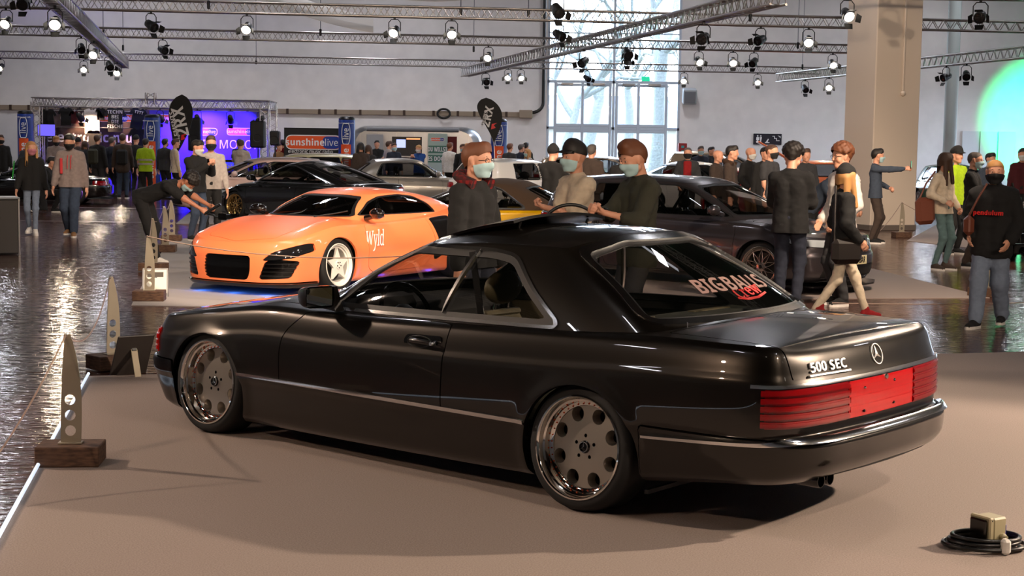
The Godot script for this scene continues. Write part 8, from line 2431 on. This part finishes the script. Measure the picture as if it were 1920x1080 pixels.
func easel(pos: Vector3, turn: float, lab: String, back: bool) -> void:
	var t := thing("info_board", lab, "sign", pos, turn, "")
	var b := Basis(Vector3.RIGHT, -0.5)
	obj("panel", acc().box(b * Vector3(0, 0.17, 0), Vector3(0.29, 0.36, 0.012), b, 0.003), mt("board_grey", Color(0.20, 0.18, 0.17), 0.4), t)
	obj("sheet", acc().box(b * Vector3(0, 0.18, 0.008), Vector3(0.25, 0.29, 0.004), b), mt("paper_white", Color(0.80, 0.79, 0.74), 0.7), t)
	obj("printed_block", acc().box(b * Vector3(0, 0.265, 0.011), Vector3(0.18, 0.06, 0.002), b), mt("paper_print", Color(0.25, 0.22, 0.18), 0.7), t)
	obj("strut", acc().box(Vector3(0, 0.10, -0.15), Vector3(0.05, 0.25, 0.008), Basis(Vector3.RIGHT, 0.35), 0.002), mt("strut_pale", Color(0.62, 0.57, 0.48), 0.6), t)
	obj("strut_hinge", acc().box(Vector3(0, 0.20, -0.112), Vector3(0.04, 0.035, 0.02), Basis(Vector3.RIGHT, 0.35), 0.003), mt("black_trim"), t)

func barriers() -> void:
	var c := 0.009
	var a := fin_post(on_floor(133, 868, c), 0.10, "barrier post with three holes at the open corner of the coupe carpet")
	var b := fin_post(on_floor(212, 690, c), 0.75, "barrier post beside the info board by the headlamp of the coupe")
	var e := fin_post(on_floor(280, 563, c), 0.1, "barrier post at the corner of the orange car carpet")
	var f := fin_post(on_floor(288, 508, c), -0.2, "barrier post behind the shoes of the bending person")
	var g := fin_post(on_floor(310, 472, c), 0.1, "barrier post with wooden foot halfway along the orange car carpet")
	var h := fin_post(on_floor(322, 452, 0.0), 0.1, "last barrier post of the row before the black coupe")
	var i := fin_post(on_floor(1690, 445, 0.0), 0.2, "barrier post in front of the square pillar")
	var j := fin_post(on_floor(1846, 556, 0.0), 0.4, "barrier post at the tip of the estate car carpet")
	rope(a, b, 0.20, "pale cord sagging between the two posts at the coupe carpet")
	rope(a, at(-40, 900, 7.2), 0.05, "pale cord running off from the corner post of the coupe carpet")
	rope(e, f, 0.12, "pale cord between the posts at the orange car carpet corner")
	rope(f, g, 0.12, "pale cord beside the bending person")
	rope(g, h, 0.10, "pale cord before the black coupe")
	rope(e, at(760, 480, 15.6), 0.1, "pale cord crossing in front of the orange sports car")
	rope(i, at(1560, 470, 27.0), 0.3, "pale cord from the pillar post towards the estate car")
	rope(i, at(1960, 440, 29.0), 0.25, "pale cord from the pillar post along the beige carpet")
	rope(at(1560, 568, 16.0), at(1960, 566, 15.7), 0.02, "pale cord stretched low behind the coupe boot")
	easel(on_floor(240, 700, c), PI + 0.65, "info board seen from behind with its strut by the coupe", true)
	easel(on_floor(291, 556, c), 0.2, "white info sheet on a small stand before the orange car", false)
	# waste bin at the edge
	var p := on_floor(38, 478)
	var t := thing("waste_bin", "grey metal waste bin with a vertical word on its side", "bin", p, 0.42)
	obj("case", acc().box(Vector3(-0.32, 0.43, -0.3), Vector3(0.62, 0.82, 0.58), Basis.IDENTITY, 0.015), mt("bin_grey", Color(0.27, 0.26, 0.25), 0.45, 0.5), t)
	obj("lid", acc().box(Vector3(-0.32, 0.855, -0.3), Vector3(0.66, 0.03, 0.62), Basis.IDENTITY, 0.01), mt("pale_grey"), t)
	for sg in [-0.63, -0.01]: obj("corner_post", acc().box(Vector3(sg, 0.43, -0.01), Vector3(0.03, 0.86, 0.03), Basis.IDENTITY, 0.005), mt("alu"), t)
	put_text("lettering", "Abfall", 0.20, Transform3D(Basis(Vector3.UP, PI / 2) * Basis(Vector3.BACK, PI / 2), Vector3(-0.008, 0.42, -0.18)), mt("black_trim"), t, 0.004)
	obj("slot", acc().ball(Vector3(-0.36, 0.56, -0.012), Vector3(0.09, 0.035, 0.012)), mt("black_trim"), t)
	# low white barrier with the roadster
	var pl := on_floor(62, 372)
	tag(obj("white_platform", acc().box(Vector3(pl.x - 1.2, 0.09, pl.z + 2.0), Vector3(5.2, 0.18, 0.5), Basis.IDENTITY, 0.02), mt("cloth_white")), "low white platform in front of the dark roadster", "platform")
	power_box()

func power_box() -> void:
	var p := on_floor(1845, 1028, 0.009)
	var t := thing("power_box", "small grey power distribution box lying on the carpet inside a cable coil", "power box", p + Vector3(0.03, 0.0, -0.03), 0.55)
	var g := mt("box_plastic", Color(0.62, 0.58, 0.46), 0.45)
	obj("body", acc().box(Vector3(0.01, 0.085, 0), Vector3(0.085, 0.115, 0.105), Basis.IDENTITY, 0.008), g, t)
	obj("cover", acc().box(Vector3(-0.05, 0.085, 0), Vector3(0.028, 0.128, 0.118), Basis.IDENTITY, 0.006), g, t)
	obj("window_flap", acc().box(Vector3(-0.072, 0.085, 0), Vector3(0.02, 0.105, 0.09), Basis.IDENTITY, 0.006), mt("flap_dark", Color(0.04, 0.025, 0.02), 0.2), t)
	obj("cable_gland", acc().lathe([[0.0, 0.03], [0.010, 0.03], [0.012, 0.02], [0.017, 0.016], [0.017, 0.0]], 12, Transform3D(Basis(Vector3.RIGHT, PI / 2), Vector3(0.02, 0.055, 0.052))), g, t)
	obj("blue_socket", acc().box(Vector3(0.06, 0.07, 0.01), Vector3(0.02, 0.07, 0.06), Basis.IDENTITY, 0.006), mt("socket_blue", Color(0.03, 0.07, 0.5), 0.4), t)
	for y in [-1.0, 1.0]: obj("screw", acc().lathe([[0, 0.004], [0.005, 0.0]], 8, Transform3D(Basis(Vector3.RIGHT, PI / 2), Vector3(-0.05, 0.085 + 0.05 * y, 0.058))), mt("black_trim"), t)
	var pts := []
	for k in 150:
		var u := k / 149.0
		var a := u * TAU * 5.2
		var r := 0.125 + 0.014 * sin(a * 0.37) + 0.012 * sin(k * 0.05)
		pts.append(Vector3(cos(a) * r * 1.25, 0.012 + u * 0.048 + 0.006 * sin(a * 0.5), sin(a) * r * 0.8))
	var cn := thing("cable_coil", "thick black cable coiled on the carpet around the power box", "cable", p)
	obj("cable", acc().tube(pts, 0.0095, 8), mt("cable_black", Color(0.022, 0.02, 0.018), 0.35), cn)
	obj("white_tape", acc().box(Vector3(0.06, 0.037, 0.108), Vector3(0.04, 0.07, 0.045), Basis(Vector3.UP, 0.2), 0.012), mt("cloth_white"), cn)
